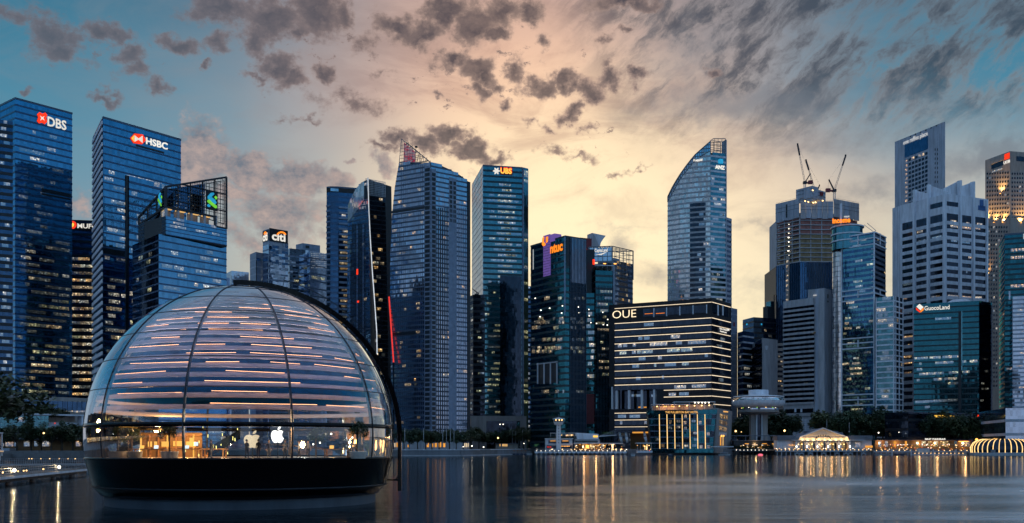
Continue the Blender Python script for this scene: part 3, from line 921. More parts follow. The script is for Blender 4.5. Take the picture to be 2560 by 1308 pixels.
l2.poly('crown_backing', 'glass_black', [l2.uz(x, y) for x, y in ((352, 560), (352, 544), (412, 474), (412, 516))], -6, -5.6)
bk = Face(PX(430, d1 + 40), PX(560, d1 + 70), zt, zt + 40, t.root)
lattice(bk, [bk.uz(x, y) for x, y in ((430, 520), (430, 474), (560, 452), (560, 560))], 14, 9, 0.3, 'steel_dark', name='rear_lattice')
for k in range(34):
    x = random.choice([random.uniform(424, 470), random.uniform(482, 508), random.uniform(520, 530)]); y = random.uniform(476, 520)
    f2.boxpx('crown_light', 'room_white', x, y, x + 1.8, y + 1.8, -8.5, -8.2)
def knot(f, sx, sy, k, kx=1.0, o=0.5):
    tr = lambda pts: [(sx + x * k * kx, sy + y * k) for x, y in pts]
    f.polypx('logo_band', 'sign_cyan', tr([(2, 10), (10, 1), (17, 0), (20, 4), (12, 12), (22, 20), (26, 28), (20, 34), (12, 26), (2, 16)]), o, o + 0.3)
    f.polypx('logo_band', 'sign_green', tr([(1, 20), (6, 19), (14, 27), (26, 36), (27, 42), (22, 43), (8, 32), (0, 25)]), o + 0.31, o + 0.5)
    f.polypx('logo_band', 'sign_green', tr([(20, 12), (24, 9), (28, 13), (27, 18), (24, 19)]), o, o + 0.25)
    f.polypx('logo_band', 'sign_cyan', tr([(0, 34), (4, 31), (10, 36), (8, 39), (3, 39)]), o, o + 0.25)
f2.boxpx('logo_panel', 'black_panel', 514, 478, 543, 526, 0.3, 0.45)
knot(f2, 516, 482, 0.92)
knot(l2, 398, 482, 0.8, 0.42)

# --- low blocks behind: grey panel buildings
for x0, y0, x1, y1, d, lab in ((566, 694, 596, 697, 1050, 'small pale block just right of the lattice crowned tower'),
                               (579, 677, 622, 681, 1040, 'small flat roofed grey block beside the stepped grey tower')):
    t = Tower('far_block', lab, d, [(x0, y0), (x1, y1)], depth=25, body='concrete_blue')
    t.floors(8, 'glass_pale', 'span_pale', 0.6, 0.2)
t = Tower('office_tower', 'grey panelled tower with arc logo on its roof panels', 900, [(657, 577), (672, 572), (720, 580)], k0=1, body='concrete_blue')
t.floors(34, 'glass_pale', 'span_pale', 0.72, 0.10, z1=t.ztop - 14)
f, f0 = t.faces[1], t.faces[0]
f.boxpx('sign_board', 'black_panel', 673, 574, 719, 606, 0.15, 0.5)
f0.boxpx('sign_board', 'black_panel', 657.5, 577, 671.5, 604, 0.15, 0.5)
f.text('sign', 'citi', 'sign_white', 679, 713, 603, 20, 0.6, thin=0.03)
f0.text('sign', 'citi', 'sign_white', 658.5, 670, 603, 20, 0.6, thin=0.03)
def arc(f, x0, x1, y, h, w, kx, nm='sign_arc'):
    n = 10; up = []; dn = []
    for i in range(n + 1):
        a = math.pi * (0.08 + 0.84 * i / n)
        cx_, rx = (x0 + x1) / 2, (x1 - x0) / 2
        up.append((cx_ - rx * math.cos(a), y - h * math.sin(a))); dn.append((cx_ - (rx - w) * math.cos(a), y - (h - w) * math.sin(a)))
    f.polypx(nm, 'sign_orange', up + dn[::-1], 0.6, 0.8)
arc(f, 690, 715, 590, 11, 4, 1); arc(f0, 661, 669, 589, 10, 3, 1)
for k in range(70):                                            # cladding panels in two greys
    x = random.choice(range(673, 717, 8)); y = 608 + random.randint(0, 13) * 7
    if y > 640 and random.random() < 0.4: continue
    f.boxpx('cladding_panel', random.choice(['span_pale', 'concrete_blue', 'glass_navy', 'glass_navy']), x, y, x + random.choice([8, 8, 16]) - 0.4, y + 6.4, 0.1, random.uniform(0.16, 0.24))
for k in range(14):
    x = random.uniform(674, 706); y = random.uniform(640, 702)
    f.boxpx('cladding_panel', 'white_panel', x, y, x + random.uniform(8, 14), y + 4, 0.1, 0.3)
t = Tower('office_block', 'pale stepped block with dark slots beside the arc logo tower', 905, [(625, 636), (640, 630), (657, 633)], k0=1, body='concrete_blue')
t.floors(26, 'span_pale', 'concrete_blue', 0.85, 0.06)
t.faces[1].boxpx('recess', 'glass_navy', 641, 646, 656, 652, 0, 0.3); t.faces[1].boxpx('recess', 'span_dark', 640, 650, 641.5, 710, 0, 0.35)
t = Tower('office_block', 'grey glass block with dark lower floors right of the arc logo', 915, [(716, 625), (724, 621), (771, 626)], k0=1, body='concrete_blue')
t.floors(24, 'glass_pale', 'span_pale', 0.8, 0.08)
f = t.faces[1]
for k in range(40):
    x = random.choice(range(725, 768, 7)); y = random.uniform(650, 730)
    f.boxpx('cladding_panel', random.choice(['glass_navy', 'glass_navy', 'glass_black', 'white_panel']), x, y, x + random.choice([7, 14, 14]), y + 4.5, 0.1, random.uniform(0.14, 0.24))
for x, y in ((747, 690), (750, 711), (757, 668), (735, 700)):
    f.boxpx('lit_window', 'room_green', x, y, x + 11, y + 5, 0.1, 0.4)
t = Tower('roof_block', 'plain pale plant room box above the grey glass blocks', 960, [(740, 612), (757, 608), (800, 614)], k0=1, body='concrete_pale')
t.floors(18, 'span_pale', 'concrete_pale', 0.9, 0.05)
t.faces[1].boxpx('vent_grille', 'span_dark', 764, 614, 773, 621, 0, 0.3)
t = Tower('office_block', 'speckled grey glass block touching the banded apartment tower', 910, [(768, 632), (775, 627), (822, 636)], k0=1, body='concrete_blue')
t.floors(26, 'glass_pale', 'span_slate', 0.8, 0.08)
f = t.faces[1]
for j in range(8):
    for i in range(11):
        if random.random() < 0.8:
            f.boxpx('port_light', 'sign_silver', 778 + i * 4, 634 + j * 5, 779.1 + i * 4, 635.1 + j * 5, 0.1, 0.25)
for x, y in ((778, 690), (786, 691), (795, 693), (803, 694)):
    f.boxpx('lit_window', 'room_green', x, y, x + 8, y + 7, 0.1, 0.3)

# --- banded apartment tower
t = Tower('apartment_tower', 'dark apartment tower with pale curved balcony bands', 840, [(817, 470), (826, 469), (846, 469.5), (905, 474)], k0=1, depth=30)
t.floors(48, 'glass_navy', 'span_blue', 0.6, 0.2, z1=t.ztop - 4, cap='span_slate')
for z, h in t.fz[:46]:
    k = random.random()
    f = t.faces[2]
    f.box('balcony', 'span_pale', f.w * 0.02, f.w * (0.95 if k > .3 else 0.6), z - 0.1, z + h * 0.34, 0.2, 1.6)
    t.faces[0].box('balcony', 'span_pale', 0, t.faces[0].w, z + h * 0.3, z + h * 0.6, 0.2, 1.2)
t.faces[2].boxpx('roof_screen', 'glass_pale', 826, 472, 846, 479, 0.2, 0.9)
t.lit(52, ['room_warm', 'room_warm', 'room_amber', 'room_dim'], [2], 0.02, 0.93, 2, 4.5, uhi=0.72, o=0.25)

# --- curved tower with the bright edge line
rt = root('apartment_tower', (PX(915, 760).x, 770, GZ), 'curved dark tower with a bright white edge line and lattice crown', 'building')
fa = Face(PX(869, 762), PX(921, 750), GZ, 200, rt); fb = Face(PX(921, 750), PX(968, 758), GZ, 200, rt)
oa = [fa.uz(x, y) for x, y in ((872, 1105), (868, 800), (868.5, 600), (870, 515), (878, 495), (892, 470), (903, 458), (912, 452), (921, 448), (930, 1105))]
fa.poly('core', 'core_dark', oa, -26, 0)
ob_ = [fb.uz(x, y) for x, y in ((921, 1105), (921, 447), (963, 456), (966, 640), (970, 860), (972, 1105))]
fb.poly('core', 'core_dark', [fb.uz(x, y) for x, y in ((922, 1105), (921, 486), (963, 492), (966, 640), (970, 860), (972, 1105))], -22, 0)
z1 = fa.z_at(fa.w * 0.7, 452); h = 3.45
lv = [GZ + h * i for i in range(int((z1 - GZ) / h) + 1)]
ra = facet_floors(fa, oa, lv, h, 'glass_sail', 'span_slate', 0.72, 0.12)
rb = facet_floors(fb, [fb.uz(x, y) for x, y in ((922, 1105), (921, 486), (963, 492), (966, 640), (970, 860), (972, 1105))], lv, h, 'glass_black', 'span_dark', 0.75, 0.15)
for x in (874, 878, 881, 885, 889, 893, 897, 900, 904, 908, 913):
    u = fa.u_at(x); fa.box('mullion', 'span_pale' if x in (874, 893, 908) else 'span_dark', u - 0.22, u + 0.22, GZ, fa.z_at(u, 560 if x > 880 else 610), -0.1, 0.35)
fa.polypx('roof_screen', 'glass_silver', [(870, 556), (870, 515), (878, 495), (892, 470), (903, 458), (911, 453), (911, 500), (890, 530)], 0.1, 0.3)
fa.boxpx('slot', 'span_dark', 911, 464, 919, 498, 0, 0.4)
lattice(fb, [fb.uz(x, y) for x, y in ((921, 487), (914, 447), (963, 456), (963, 493))], 14, 9, 0.18, 'steel_pale', o=0.1)
lattice(fb, [fb.uz(x, y) for x, y in ((921, 487), (921, 449), (963, 458), (963, 493))], 12, 2, 0.3, 'steel_mid', o=-3, diag=True, name='rear_lattice')
edge = [(919, 447), (921, 520), (925, 600), (930, 680), (936, 760), (941, 830), (942, 905)]
for i in range(len(edge) - 1):
    (xa, ya), (xb, yb) = edge[i], edge[i + 1]
    bb = MB(); ua, za = fb.uz(xa, ya); ub, zb = fb.uz(xb, yb); bb.bar(fb.pt(ua, za, 0.7), fb.pt(ub, zb, 0.7), 0.55); bb.build('edge_light', 'line_white', rt)
facet_lit(fb, rb, 30, ['room_warm', 'room_amber', 'room_warm', 'room_dim'], 1.8, 3.6, uhi=0.9)
facet_lit(fa, ra, 14, ['room_warm', 'room_dim'], 1.6, 3, ulo=0.3, uhi=0.95)
for x, y in ((892, 673), (894, 752)):
    fa.boxpx('red_banner', 'sign_red', x, y, x + 4, y + (14 if y < 700 else 5), 0.3, 0.5)
bb = MB(); bb.bar(P(972.5, 742, 719), P(984, 906, 712), 0.9); tag(bb.build('light_strip', 'line_red', loc=P(984, 906, 712)), 'slanting red light strip beside the sail shaped tower', 'light')
bb = MB()
for k in range(12): bb.bar(P(984, 906, 700) + Vector((0, 0.8, 0)), Vector((P(984, 906, 700).x, 700.8, GZ)), 0.7)
tag(bb.build('mast', 'steel_dark', loc=(P(984, 906, 700).x, 700, GZ)), 'dark mast under the slanting red light strip', 'mast')

# --- the sail tower
rt = root('apartment_tower', (PX(1075, 720).x, 740, GZ), 'tall sail shaped blue tower with slanted lattice peak and red banner', 'building')
fa = Face(PX(975, 718), PX(1078, 700), GZ, 230, rt); fb = Face(PX(1078, 700), PX(1180, 722), GZ, 230, rt)
oa = [fa.uz(x, y) for x, y in ((980, 1105), (977, 900), (975.5, 740), (976, 640), (980, 540), (987, 470), (998, 405), (1078, 410), (1078, 1105))]
ob_ = [fb.uz(x, y) for x, y in ((1078, 1105), (1078, 408), (1100, 413), (1125, 424), (1150, 438), (1172, 455), (1174, 520), (1176, 700), (1176, 900), (1175, 1105))]
fa.poly('core', 'core_dark', oa, -24, 0); fb.poly('core', 'core_dark', ob_, -24, 0)
h = 3.35; z1 = fa.z_at(fa.w, 405)
lv = [GZ + h * i for i in range(int((z1 - GZ) / h) + 1)]
ra = facet_floors(fa, oa, lv, h, 'glass_sail', 'span_slate', 0.66, 0.14)
rb = facet_floors(fb, ob_, lv, h, 'glass_sail', 'span_slate', 0.66, 0.14)
for i in range(1, 17):
    x = 978 + i * 5.2
    u = fa.u_at(x); fa.box('mullion', 'span_slate', u - 0.09, u + 0.09, GZ, fa.z_at(u, 412 if x > 1000 else 560), -0.1, 0.22)
for i in range(11):
    x = 1122 + i * 4.7
    u = fb.u_at(x); fb.box('mullion', 'span_pale', u - 0.16, u + 0.16, GZ, fb.z_at(u, 520), -0.1, 0.4)
for i in range(6):
    x = 1090 + i * 5.5
    u = fb.u_at(x); fb.box('mullion', 'span_dark', u - 0.35, u + 0.35, GZ, fb.z_at(u, 520), -0.1, 0.3)
for f_, x0, x1, yt in ((fa, 1063, 1075, 416), (fb, 1079.5, 1088, 422), (fb, 1124, 1130, 443), (fb, 1133, 1139, 446)):
    u0, u1 = f_.u_at(x0), f_.u_at(x1); zt = f_.z_at(u0, yt)
    f_.box('balcony_shaft', 'span_pale', u0 - 0.5, u1 + 0.5, GZ, zt, 0.1, 0.3)
    for z in lv[1:]:
        if z + h < zt and (x0 < 1100 or z > fb.z_at(u0, 560)):
            f_.box('balcony_opening', 'span_dark', u0, u1, z + h * 0.15, z + h * 0.85, 0.2, 0.38)
fa.boxpx('plant_floor', 'span_dark', 979, 521, 1075, 527, 0.0, 0.3); fa.boxpx('plant_floor', 'span_dark', 982, 830, 1040, 838, 0.0, 0.3)
fb.polypx('ledge', 'span_pale', [(1080, 511), (1118, 516), (1118, 519), (1080, 514)], 0.1, 0.9)
fb.boxpx('edge_wall', 'span_dark', 1168, 455, 1175, 1100, 0.1, 0.5)
pk = [fa.uz(x, y) for x, y in ((998, 405), (1003, 347), (1078, 408))]
lattice(fa, pk, 12, 9, 0.24, 'steel_mid', o=-0.2); 
lattice(fa, [fa.uz(x, y) for x, y in ((1000, 406), (1004, 351), (1074, 409))], 8, 5, 0.3, 'steel_dark', o=-6, diag=True, name='rear_lattice')
def banner_mat():
    m, n, out = _newmat('banner_red')
    g = n.new('ShaderNodeNewGeometry').outputs['Position']
    f = n.noise(n.v('MULTIPLY', g, (0.25, 0.25, 0.5)), 1.0, 3, 0.6, 0.8)
    b_ = n.new('ShaderNodeBsdfPrincipled'); n.put(b_.inputs['Base Color'], n.ramp(f, [(0.42, (0.62, 0.05, 0.09)), (0.56, (0.55, 0.40, 0.40))])); b_.inputs['Roughness'].default_value = 0.8
    n.put(b_.inputs['Emission Color'], n.ramp(f, [(0.42, (0.62, 0.05, 0.09)), (0.56, (0.50, 0.32, 0.32))])); b_.inputs['Emission Strength'].default_value = 0.35
    m.node_tree.links.new(b_.outputs[0], out.inputs[0]); m.cycles.emission_sampling = 'NONE'
banner_mat()
fa.polypx('banner', 'banner_red', [(1002, 404), (1004, 354), (1032, 377), (1032, 406)], -3.2, -2.9)
fa.box('roof_light', 'steel_dark', fa.u_at(1038), fa.u_at(1042), fa.z_at(fa.w * .6, 370), fa.z_at(fa.w * .6, 366), -1, 0.5)
facet_lit(fa, ra, 46, ['room_amber', 'room_warm', 'room_dim', 'room_warm'], 1.6, 3.6, uhi=0.82)
facet_lit(fb, rb, 40, ['room_amber', 'room_warm', 'room_dim', 'room_dim'], 1.6, 3.4, ulo=0.1, zhi=0.95)

# --- the slab with the three-key sign
t = Tower('office_tower', 'dark teal slab tower with pale flank and glowing red letters', 890, [(1181, 463), (1208, 415), (1306, 421)], k0=1)
t.floors(52, 'glass_teal', 'span_teal', 0.62, 0.18, cap='span_slate')
f = t.faces[1]; fl = t.faces[0]
fl.box('flank_wall', 'glass_silver', 0, fl.w, GZ, t.ztop, 0.1, 0.5)
for i in range(1, 24):
    fl.box('flank_joint', 'span_pale', 0, fl.w, t.ztop - i * 5.2, t.ztop - i * 5.2 + 0.3, 0.4, 0.62)
for z, h in t.fz[:38]:
    pass
rs = Face(f.pt(f.w, 0)[:2], PX(1318, f.d_at(f.w) + 4), GZ, t.ztop, t.root)
rs.box('side_slab', 'glass_teal', 0, rs.w, GZ, t.ztop + 0.5, -16, 1.5)
rs.box('corner_strip', 'span_pale', -0.4, 0.3, GZ, t.ztop, 0, 1.7)
rs.boxpx('roof_sign', 'room_green', 1308, 428, 1316, 444, 1.5, 1.7)
f.boxpx('core_shade', 'glass_black', 1250, 690, 1304, 1040, 0.1, 0.26)
f.boxpx('roof_rail', 'steel_mid', 1214, 413.5, 1300, 415.5, -3, -2.4)
f.polypx('logo_keys', 'sign_white', [(1241 + (7.0 + 2.2 * math.cos(6 * a)) * math.cos(a), 428 + (7.0 + 2.2 * math.cos(6 * a)) * math.sin(a)) for a in [k * math.pi / 18 for k in range(36)]], 0.3, 0.6)
f.boxpx('sign_board', 'red_panel', 1250, 420, 1281, 438, 0.25, 0.4)
f.text('sign', 'UBS', 'sign_yellow', 1251, 1279, 435, 14, 0.45, thin=0.03)
f.text('sign_outline', 'UBS', 'sign_red', 1250.5, 1280, 434.3, 15.5, 0.40, thin=0.06)
t.lit(60, ['room_green', 'room_green', 'room_white', 'room_dim'], [1], 0.56, 0.96, 3, 9, ulo=0.36, uhi=0.76, runs=0.5)
t.lit(34, ['room_green', 'room_dim', 'room_dim'], [1], 0.55, 0.96, 2, 6)
t.lit(52, ['room_green', 'room_green', 'room_dim'], [1], 0.12, 0.55, 2, 6)
for k in range(20):
    z, h = random.choice(t.fz); rs.box('lit_window', 'room_green' if k % 3 else 'room_dim', 0.6, rs.w - 0.6, z + h * .4, z + h * .95, 1.4, 1.62)
pd = Face(PX(1178, 840), PX(1316, 846), GZ, 40, t.root)
zt = pd.z_at(10, 1040)
pd.box('podium', 'stone_pale', 0, pd.w, GZ, zt, -20, 0)
u0, u1 = pd.u_at(1216), pd.u_at(1300)
pd.box('podium_glass', 'glass_black', u0, u1, GZ, pd.z_at(u0, 1053), -0.5, 0.15)
for x in (1249, 1257): pd.boxpx('lamp', 'bulb_white', x, 1060, x + 2, 1062, 0.1, 0.4)
t = Tower('office_block', 'dark low block with a roof hoist beside the pale flank', 860, [(1172, 742), (1183, 737), (1212, 737)], k0=1)
t.floors(26, 'glass_black', 'span_dark', 0.6, 0.15)
t.lit(24, ['room_green', 'room_dim', 'room_warm'], None, 0.1, 0.95, 2, 4)
b = MB(); a0 = P(1191, 737, 858); b.bar(a0, a0 + Vector((0, 0, 2.5)), 0.6); b.bar(P(1180, 722, 858), P(1197, 734, 858), 0.7); b.bar(a0 + Vector((-1.5, 0, 0.3)), a0 + Vector((2, 0, 0.3)), 1.2)
b.build('roof_hoist', 'steel_dark', t.root)
t = Tower('apartment_tower', 'narrow dark tower sliver between the teal slab and the orange lettered block', 980, [(1317, 715), (1330, 716)], depth=20)
t.floors(34, 'glass_navy', 'span_dark', 0.6, 0.15)
for k in range(16):
    z, h = random.choice(t.fz); t.faces[0].box('lit_window', 'room_white', 0.8, 3.0, z + h * .45, z + h * .9, 0, 0.2)

# --- the block with the orange letters
t = Tower('office_tower', 'dark teal glass block with orange red letters and violet light column', 765, [(1327, 617), (1413, 592), (1464, 600)], k0=1)
t.floors(34, 'glass_deep_teal', 'span_teal', 0.66, 0.14, cap='span_teal')
fa, fb = t.faces
fa.box('corner_fin', 'span_pale', fa.w - 0.5, fa.w + 0.3, t.ztop - 60, t.ztop, 0, 0.8)
u0 = fb.u_at(1425)
for i in range(12):
    u = u0 + (fb.w - u0) * i / 11; fb.box('fin', 'span_slate', u - 0.14, u + 0.14, GZ, t.ztop, 0, 0.9)
fb.boxpx('sky_screen', 'glass_sail', 1427, 597, 1463, 708, 0.1, 0.4)
fb.box('slot', 'span_dark', 1.0, u0 - 0.6, t.ztop - 22, t.ztop, 0, 0.25)
fa.boxpx('light_column', 'sign_violet', 1360, 588, 1377, 690, 0.2, 0.8)
for i in range(14):
    y = 600 + i * 6.6; fa.boxpx('column_joint', 'black_panel', 1360, y, 1377, y + 0.8, 0.7, 0.9)
fa.boxpx('column_head', 'sign_violet', 1361, 588, 1388, 606, -6, 0.6)
fa.polypx('logo_stroke', 'sign_orange', [(1358, 612), (1359, 596), (1363, 592), (1362, 606), (1366, 609), (1366, 614), (1361, 616)], 0.9, 1.3)
fa.polypx('logo_stroke', 'sign_orange', [(1368, 608), (1368, 593), (1373, 592), (1372, 605)], 0.9, 1.3)
fa.text('sign', 'ntuc', 'sign_orange', 1376, 1408, 631, 22, 0.6, thin=0.04)
fa.boxpx('edge_strip', 'sign_silver', 1333, 624, 1334.5, 674, 0.2, 0.4)
for x0, x1 in ((1345, 1346.5), (1361, 1362.5), (1377, 1378.5), (1393, 1394.5)):
    fa.boxpx('column', 'white_panel', x0, 908, x1, 960, 0.2, 1.0)
fa.boxpx('sky_terrace', 'span_dark', 1345, 909, 1394, 959, 0.1, 0.25); fa.boxpx('beam', 'white_panel', 1343, 907, 1395, 909, 0.2, 1.0)
for yy, nn in ((742, 3), (793, 4), (802, 8), (815, 3), (845, 5), (866, 12), (875, 8), (975, 4)):
    for k in range(nn):
        x = random.uniform(1328, 1408); fa.boxpx('lit_window', random.choice(['room_warm', 'room_green', 'room_dim', 'room_warm']), x, yy, min(1411, x + random.uniform(4, 13)), yy + 8, 0.1, 0.3)
        x = random.uniform(1426, 1456); fb.boxpx('lit_window', random.choice(['room_green', 'room_dim', 'room_dim']), x, yy + 1, x + random.uniform(3, 7), yy + 8, 0.1, 0.3)
for x, y in ((1338, 745), (1352, 775), (1374, 770), (1404, 782), (1406, 764), (1444, 767), (1446, 781), (1350, 791)):
    (fa if x < 1413 else fb).boxpx('ceiling_lamp', 'bulb_white', x, y, x + 1.8, y + 1.8, 0.2, 0.5)
t = Tower('office_tower', 'dark finned glass wing with a rooftop garden, left of the striped building', 806, [(1489, 676), (1534, 678)], depth=30)
t.floors(28, 'glass_deep_teal', 'span_teal', 0.66, 0.14)
f = t.faces[0]
for i in range(13):
    u = f.w * i / 12; f.box('fin', 'span_slate', u - 0.1, u + 0.1, GZ, t.ztop - 12, 0, 0.7)
lw = Face(PX(1464, 809), PX(1489, 809), GZ, 100, t.root); zt = lw.z_at(3, 733)
lw.box('lower_wing', 'glass_deep_teal', 0, lw.w, GZ, zt, -20, 0)
lw.box('slot', 'span_dark', 0, lw.w - 0.3, zt, lw.z_at(3, 620), -12, -6)
rows = facet_floors(lw, [(0, GZ), (lw.w, GZ), (lw.w, zt), (0, zt)], [GZ + (zt - GZ) * i / 25 for i in range(25)], (zt - GZ) / 25, 'glass_deep_teal', 'span_teal', 0.66, 0.14)
facet_lit(lw, rows, 12, ['room_green', 'room_dim', 'room_warm'], 2, 4, zlo=0.4)
t.lit(22, ['room_green', 'room_dim', 'room_warm'], None, 0.4, 0.92, 2, 6)
for x, y in ((1471, 773), (1472, 789), (1476, 806), (1490, 808), (1506, 780), (1507, 811), (1518, 798), (1517, 812)):
    (lw if x < 1489 else f).boxpx('ceiling_lamp', 'bulb_white', x, y, x + 2, y + 2, 0.2, 0.5)
lw.boxpx('red_lobby', 'red_panel', 1466, 985, 1487, 1060, 0.05, 0.3)
b = MB()
for k in range(260):
    c = f.pt(random.uniform(-2, f.w * 0.85), f.z_at(0, 676) + abs(random.gauss(0, 1.4)), -random.uniform(0.2, 5)); r = random.uniform(0.3, 0.8)
    a = random.uniform(0, 6.28); d1_ = Vector((math.cos(a), math.sin(a), random.uniform(-.5, .5))) * r; d2_ = Vector((-math.sin(a), math.cos(a), random.uniform(-1, 1))) * r
    b.quad(c - d1_, c - d2_, c + d1_, c + d2_)
solid('leaf_dark', (0.022, 0.042, 0.022), 0.7, var=0.5, scale=0.6)
b.build('roof_garden', 'leaf_dark', t.root)['kind'] = 'stuff'
f.boxpx('roof_beam', 'white_panel', 1486, 663, 1535, 665, 0.3, 1.0); f.boxpx('roof_light', 'bulb_amber', 1534, 659, 1540, 661, 0.3, 1.2); f.boxpx('roof_light', 'bulb_amber', 1508, 659, 1514, 660.5, 0.3, 1.2)
f.boxpx('red_lamp', 'sign_red', 1481, 649, 1486, 662, 0.3, 1.0)
f.boxpx('corner_strip', 'span_pale', 1532, 664, 1535, 760, 0, 0.9)
# --- the red block with the white roof sail behind
t = Tower('roof_block', 'dark red rooftop block carrying a curved white sail', 905, [(1450, 594), (1479, 597)], depth=20, body='red_panel')
t.floors(20, 'red_panel', 'span_dark', 0.9, 0.1)
f = t.faces[0]
f.polypx('roof_sail', 'concrete_pale', [(1479, 583), (1513, 590), (1507, 598), (1501, 607), (1498, 618), (1479, 618)], -8, 1.0)
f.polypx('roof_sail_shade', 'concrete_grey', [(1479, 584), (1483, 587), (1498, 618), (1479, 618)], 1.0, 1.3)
f.boxpx('red_light', 'sign_red', 1463, 622, 1466, 632, 0.2, 0.5)
# --- glass cage crown
t = Tower('office_tower', 'glass tower topped by an open steel cage with white letters', 880, [(1472, 618), (1530, 616), (1582, 628)], k0=1, body=None)
fa, fb = t.faces
zb = fb.z_at(fb.w * 0.5, 655)
bm_ = MB(); bm_.prism(offset_poly(t.polyg, -1.5), GZ, zb - 3); bm_.build('core', 'core_dark', t.root)
rows = facet_floors(fb, [(0, GZ), (fb.w, GZ), (fb.w, zb), (0, zb)], [GZ + (zb - GZ) * i / 36 for i in range(36)], (zb - GZ) / 36, 'glass_pale', 'span_slate', 0.6, 0.2)
facet_lit(fb, rows, 26, ['room_warm', 'room_dim', 'room_dim', 'room_amber'], 2, 6, zlo=0.6)
bx2 = Face(fb.pt(3, 0, -6)[:2], fb.pt(fb.w * 0.6, 0, -6)[:2], GZ, t.ztop, t.root)
bx2.box('inner_block', 'concrete_blue', 0, bx2.w, zb - 3, t.ztop - 8, -12, 0)
for fc in (fa, fb):
    lattice(fc, [(0, zb - 14), (fc.w, zb - 14), (fc.w, t.ztop), (0, t.ztop)], 6 if fc is fb else 5, 6, 0.42, 'steel_mid', o=0.5)
lattice(Face(t.back[0], t.xy[2], GZ, t.ztop, t.root), [(0, zb - 8), ((t.back[0] - t.xy[2]).length, zb - 8), ((t.back[0] - t.xy[2]).length, t.ztop), (0, t.ztop)], 5, 5, 0.4, 'steel_mid', name='rear_lattice')
rr = MB()
for k in range(6):
    p = t.xy[0] + (t.xy[1] - t.xy[0]) * k / 5; rr.bar((p.x, p.y, t.ztop), (p.x + (t.back[0] - t.xy[0]).x, p.y + (t.back[0] - t.xy[0]).y, t.ztop), 0.4)
rr.build('roof_grid', 'steel_mid', t.root)
fa.boxpx('glass_screen', 'glass_pale', 1474, 619, 1529, 655, -0.3, 0.0)
fa.text('sign', 'CapitaLand', 'sign_white', 1487, 1519, 633, 11, 1.0, thin=0.0)
fa.polypx('sign_swoosh', 'sign_white', [(1489, 637), (1504, 635), (1518, 630), (1504, 637.5)], 0.9, 1.1)
fb.boxpx('terrace_light', 'bulb_amber', 1538, 687, 1556, 689, -1, 0.2)
fb.boxpx('edge_column', 'steel_pale', 1533, 660, 1536, 760, 0, 0.8)
# ------------------------------------------------------------------ skyline, right half
# --- the dark block with cream light lines
t = Tower('office_block', 'black office block with cream light lines round every floor', 745, [(1522, 763), (1779, 745), (1828, 759)], k0=1, depth=None, body=None)
fa, fb = t.faces
zs = fa.z_at(fa.w * 0.3, 965)                              # soffit of the upper part over the open terrace
zm = fa.z_at(fa.w * 0.3, 1022); zl = fa.z_at(fa.w * 0.3, 1076)
b = MB(); b.prism(t.polyg, zs, t.ztop); b.build('upper_body', 'black_panel', t.root)
ux = fa.u_at(1642)
fa.box('mid_body', 'black_panel', ux, fa.w, GZ, zs, -30, 0)
fa.box('terrace_glass', 'glass_black', 0.5, ux, zm, zs, -12, -8)
fa.box('lower_body', 'black_panel', 0, ux, zl, zm, -26, -0.2)
fb.box('side_body', 'black_panel', 0, fb.w, GZ, zs, -6, -0.01)
ys = [758, 799, 816, 833, 850, 867, 884, 902, 918, 936, 953]   # rows at the left end, column 1537
for i, y in enumerate(ys):
    u0, z = fa.u_at(1537), None
    z = fa.z_at(u0, y + (11 if i == 0 else 10.5))
    if i == 0: z = fa.z_at(u0, 772)
    fa.box('light_line', 'line_cream', u0 + (0 if i else 0), fa.w, z - 0.19, z + 0.19, 0.2, 0.6)
    fb.box('light_line', 'line_cream', 0, fb.w - 2.0, z - 0.19, z + 0.19, 0.2, 0.6)
    if i:
        for j in range(6):                                   # glazing panels under each line
            w = (fa.w - u0) / 6
            fa.box('glazing', 'glass_black', u0 + w * j + 0.1, u0 + w * (j + 1) - 0.1, z - 4.0, z - 0.5, -0.1, 0.12)
        fb.box('glazing', 'glass_black', 0.3, fb.w - 2.2, z - 4.0, z - 0.5, -0.1, 0.12)
def orow(y, items, mat):
    for x0, x1 in items:
        fa.boxpx('lit_window', random.choice(mat), x0, y - (x0 - 1537) * 0.05, x1, y + 8 - (x0 - 1537) * 0.05, 0.05, 0.2)
orow(811, [(1610, 1634)], ['room_dim'])
orow(845, [(1596, 1606), (1610, 1624), (1677, 1700)], ['room_dim', 'room_warm'])
orow(861, [(1545, 1555), (1558, 1568), (1582, 1590), (1625, 1668), (1690, 1705), (1720, 1765)], ['room_dim', 'room_warm', 'room_dim'])
orow(879, [(1549, 1566), (1580, 1590), (1593, 1602), (1604, 1632), (1668, 1699), (1702, 1731)], ['room_green', 'room_warm'])
orow(896, [(1597, 1614), (1645, 1655), (1762, 1770)], ['room_dim', 'room_warm'])
orow(914, [(1581, 1592), (1592, 1598), (1635, 1641), (1662, 1690), (1705, 1722)], ['room_green', 'room_dim'])
orow(945, [(1590, 1602), (1655, 1660)], ['room_dim'])
orow(971, [(1686, 1715), (1730, 1765)], ['room_warm', 'room_dim'])
orow(989, [(1672, 1690), (1698, 1722)], ['room_warm', 'room_dim'])
for x, y in ((1800, 845), (1792, 862), (1796, 946), (1803, 900)):
    fb.boxpx('lit_window', 'room_dim', x, y, x + 12, y + 8, 0.05, 0.2)
for k in (0, 1):
    z = fa.z_at(ux, 976.5 + 17 * k)
    fa.box('light_line', 'line_cream', fa.u_at(1660), fa.w, z - 0.19, z + 0.19, 0.2, 0.6)
    fb.box('light_line', 'line_cream', 0, fb.w - 2, z - 0.19, z + 0.19, 0.2, 0.6)
z = fb.z_at(5, 1011); fb.box('light_line', 'line_cream', 3, fb.w - 2, z - 0.19, z + 0.19, 0.2, 0.6)
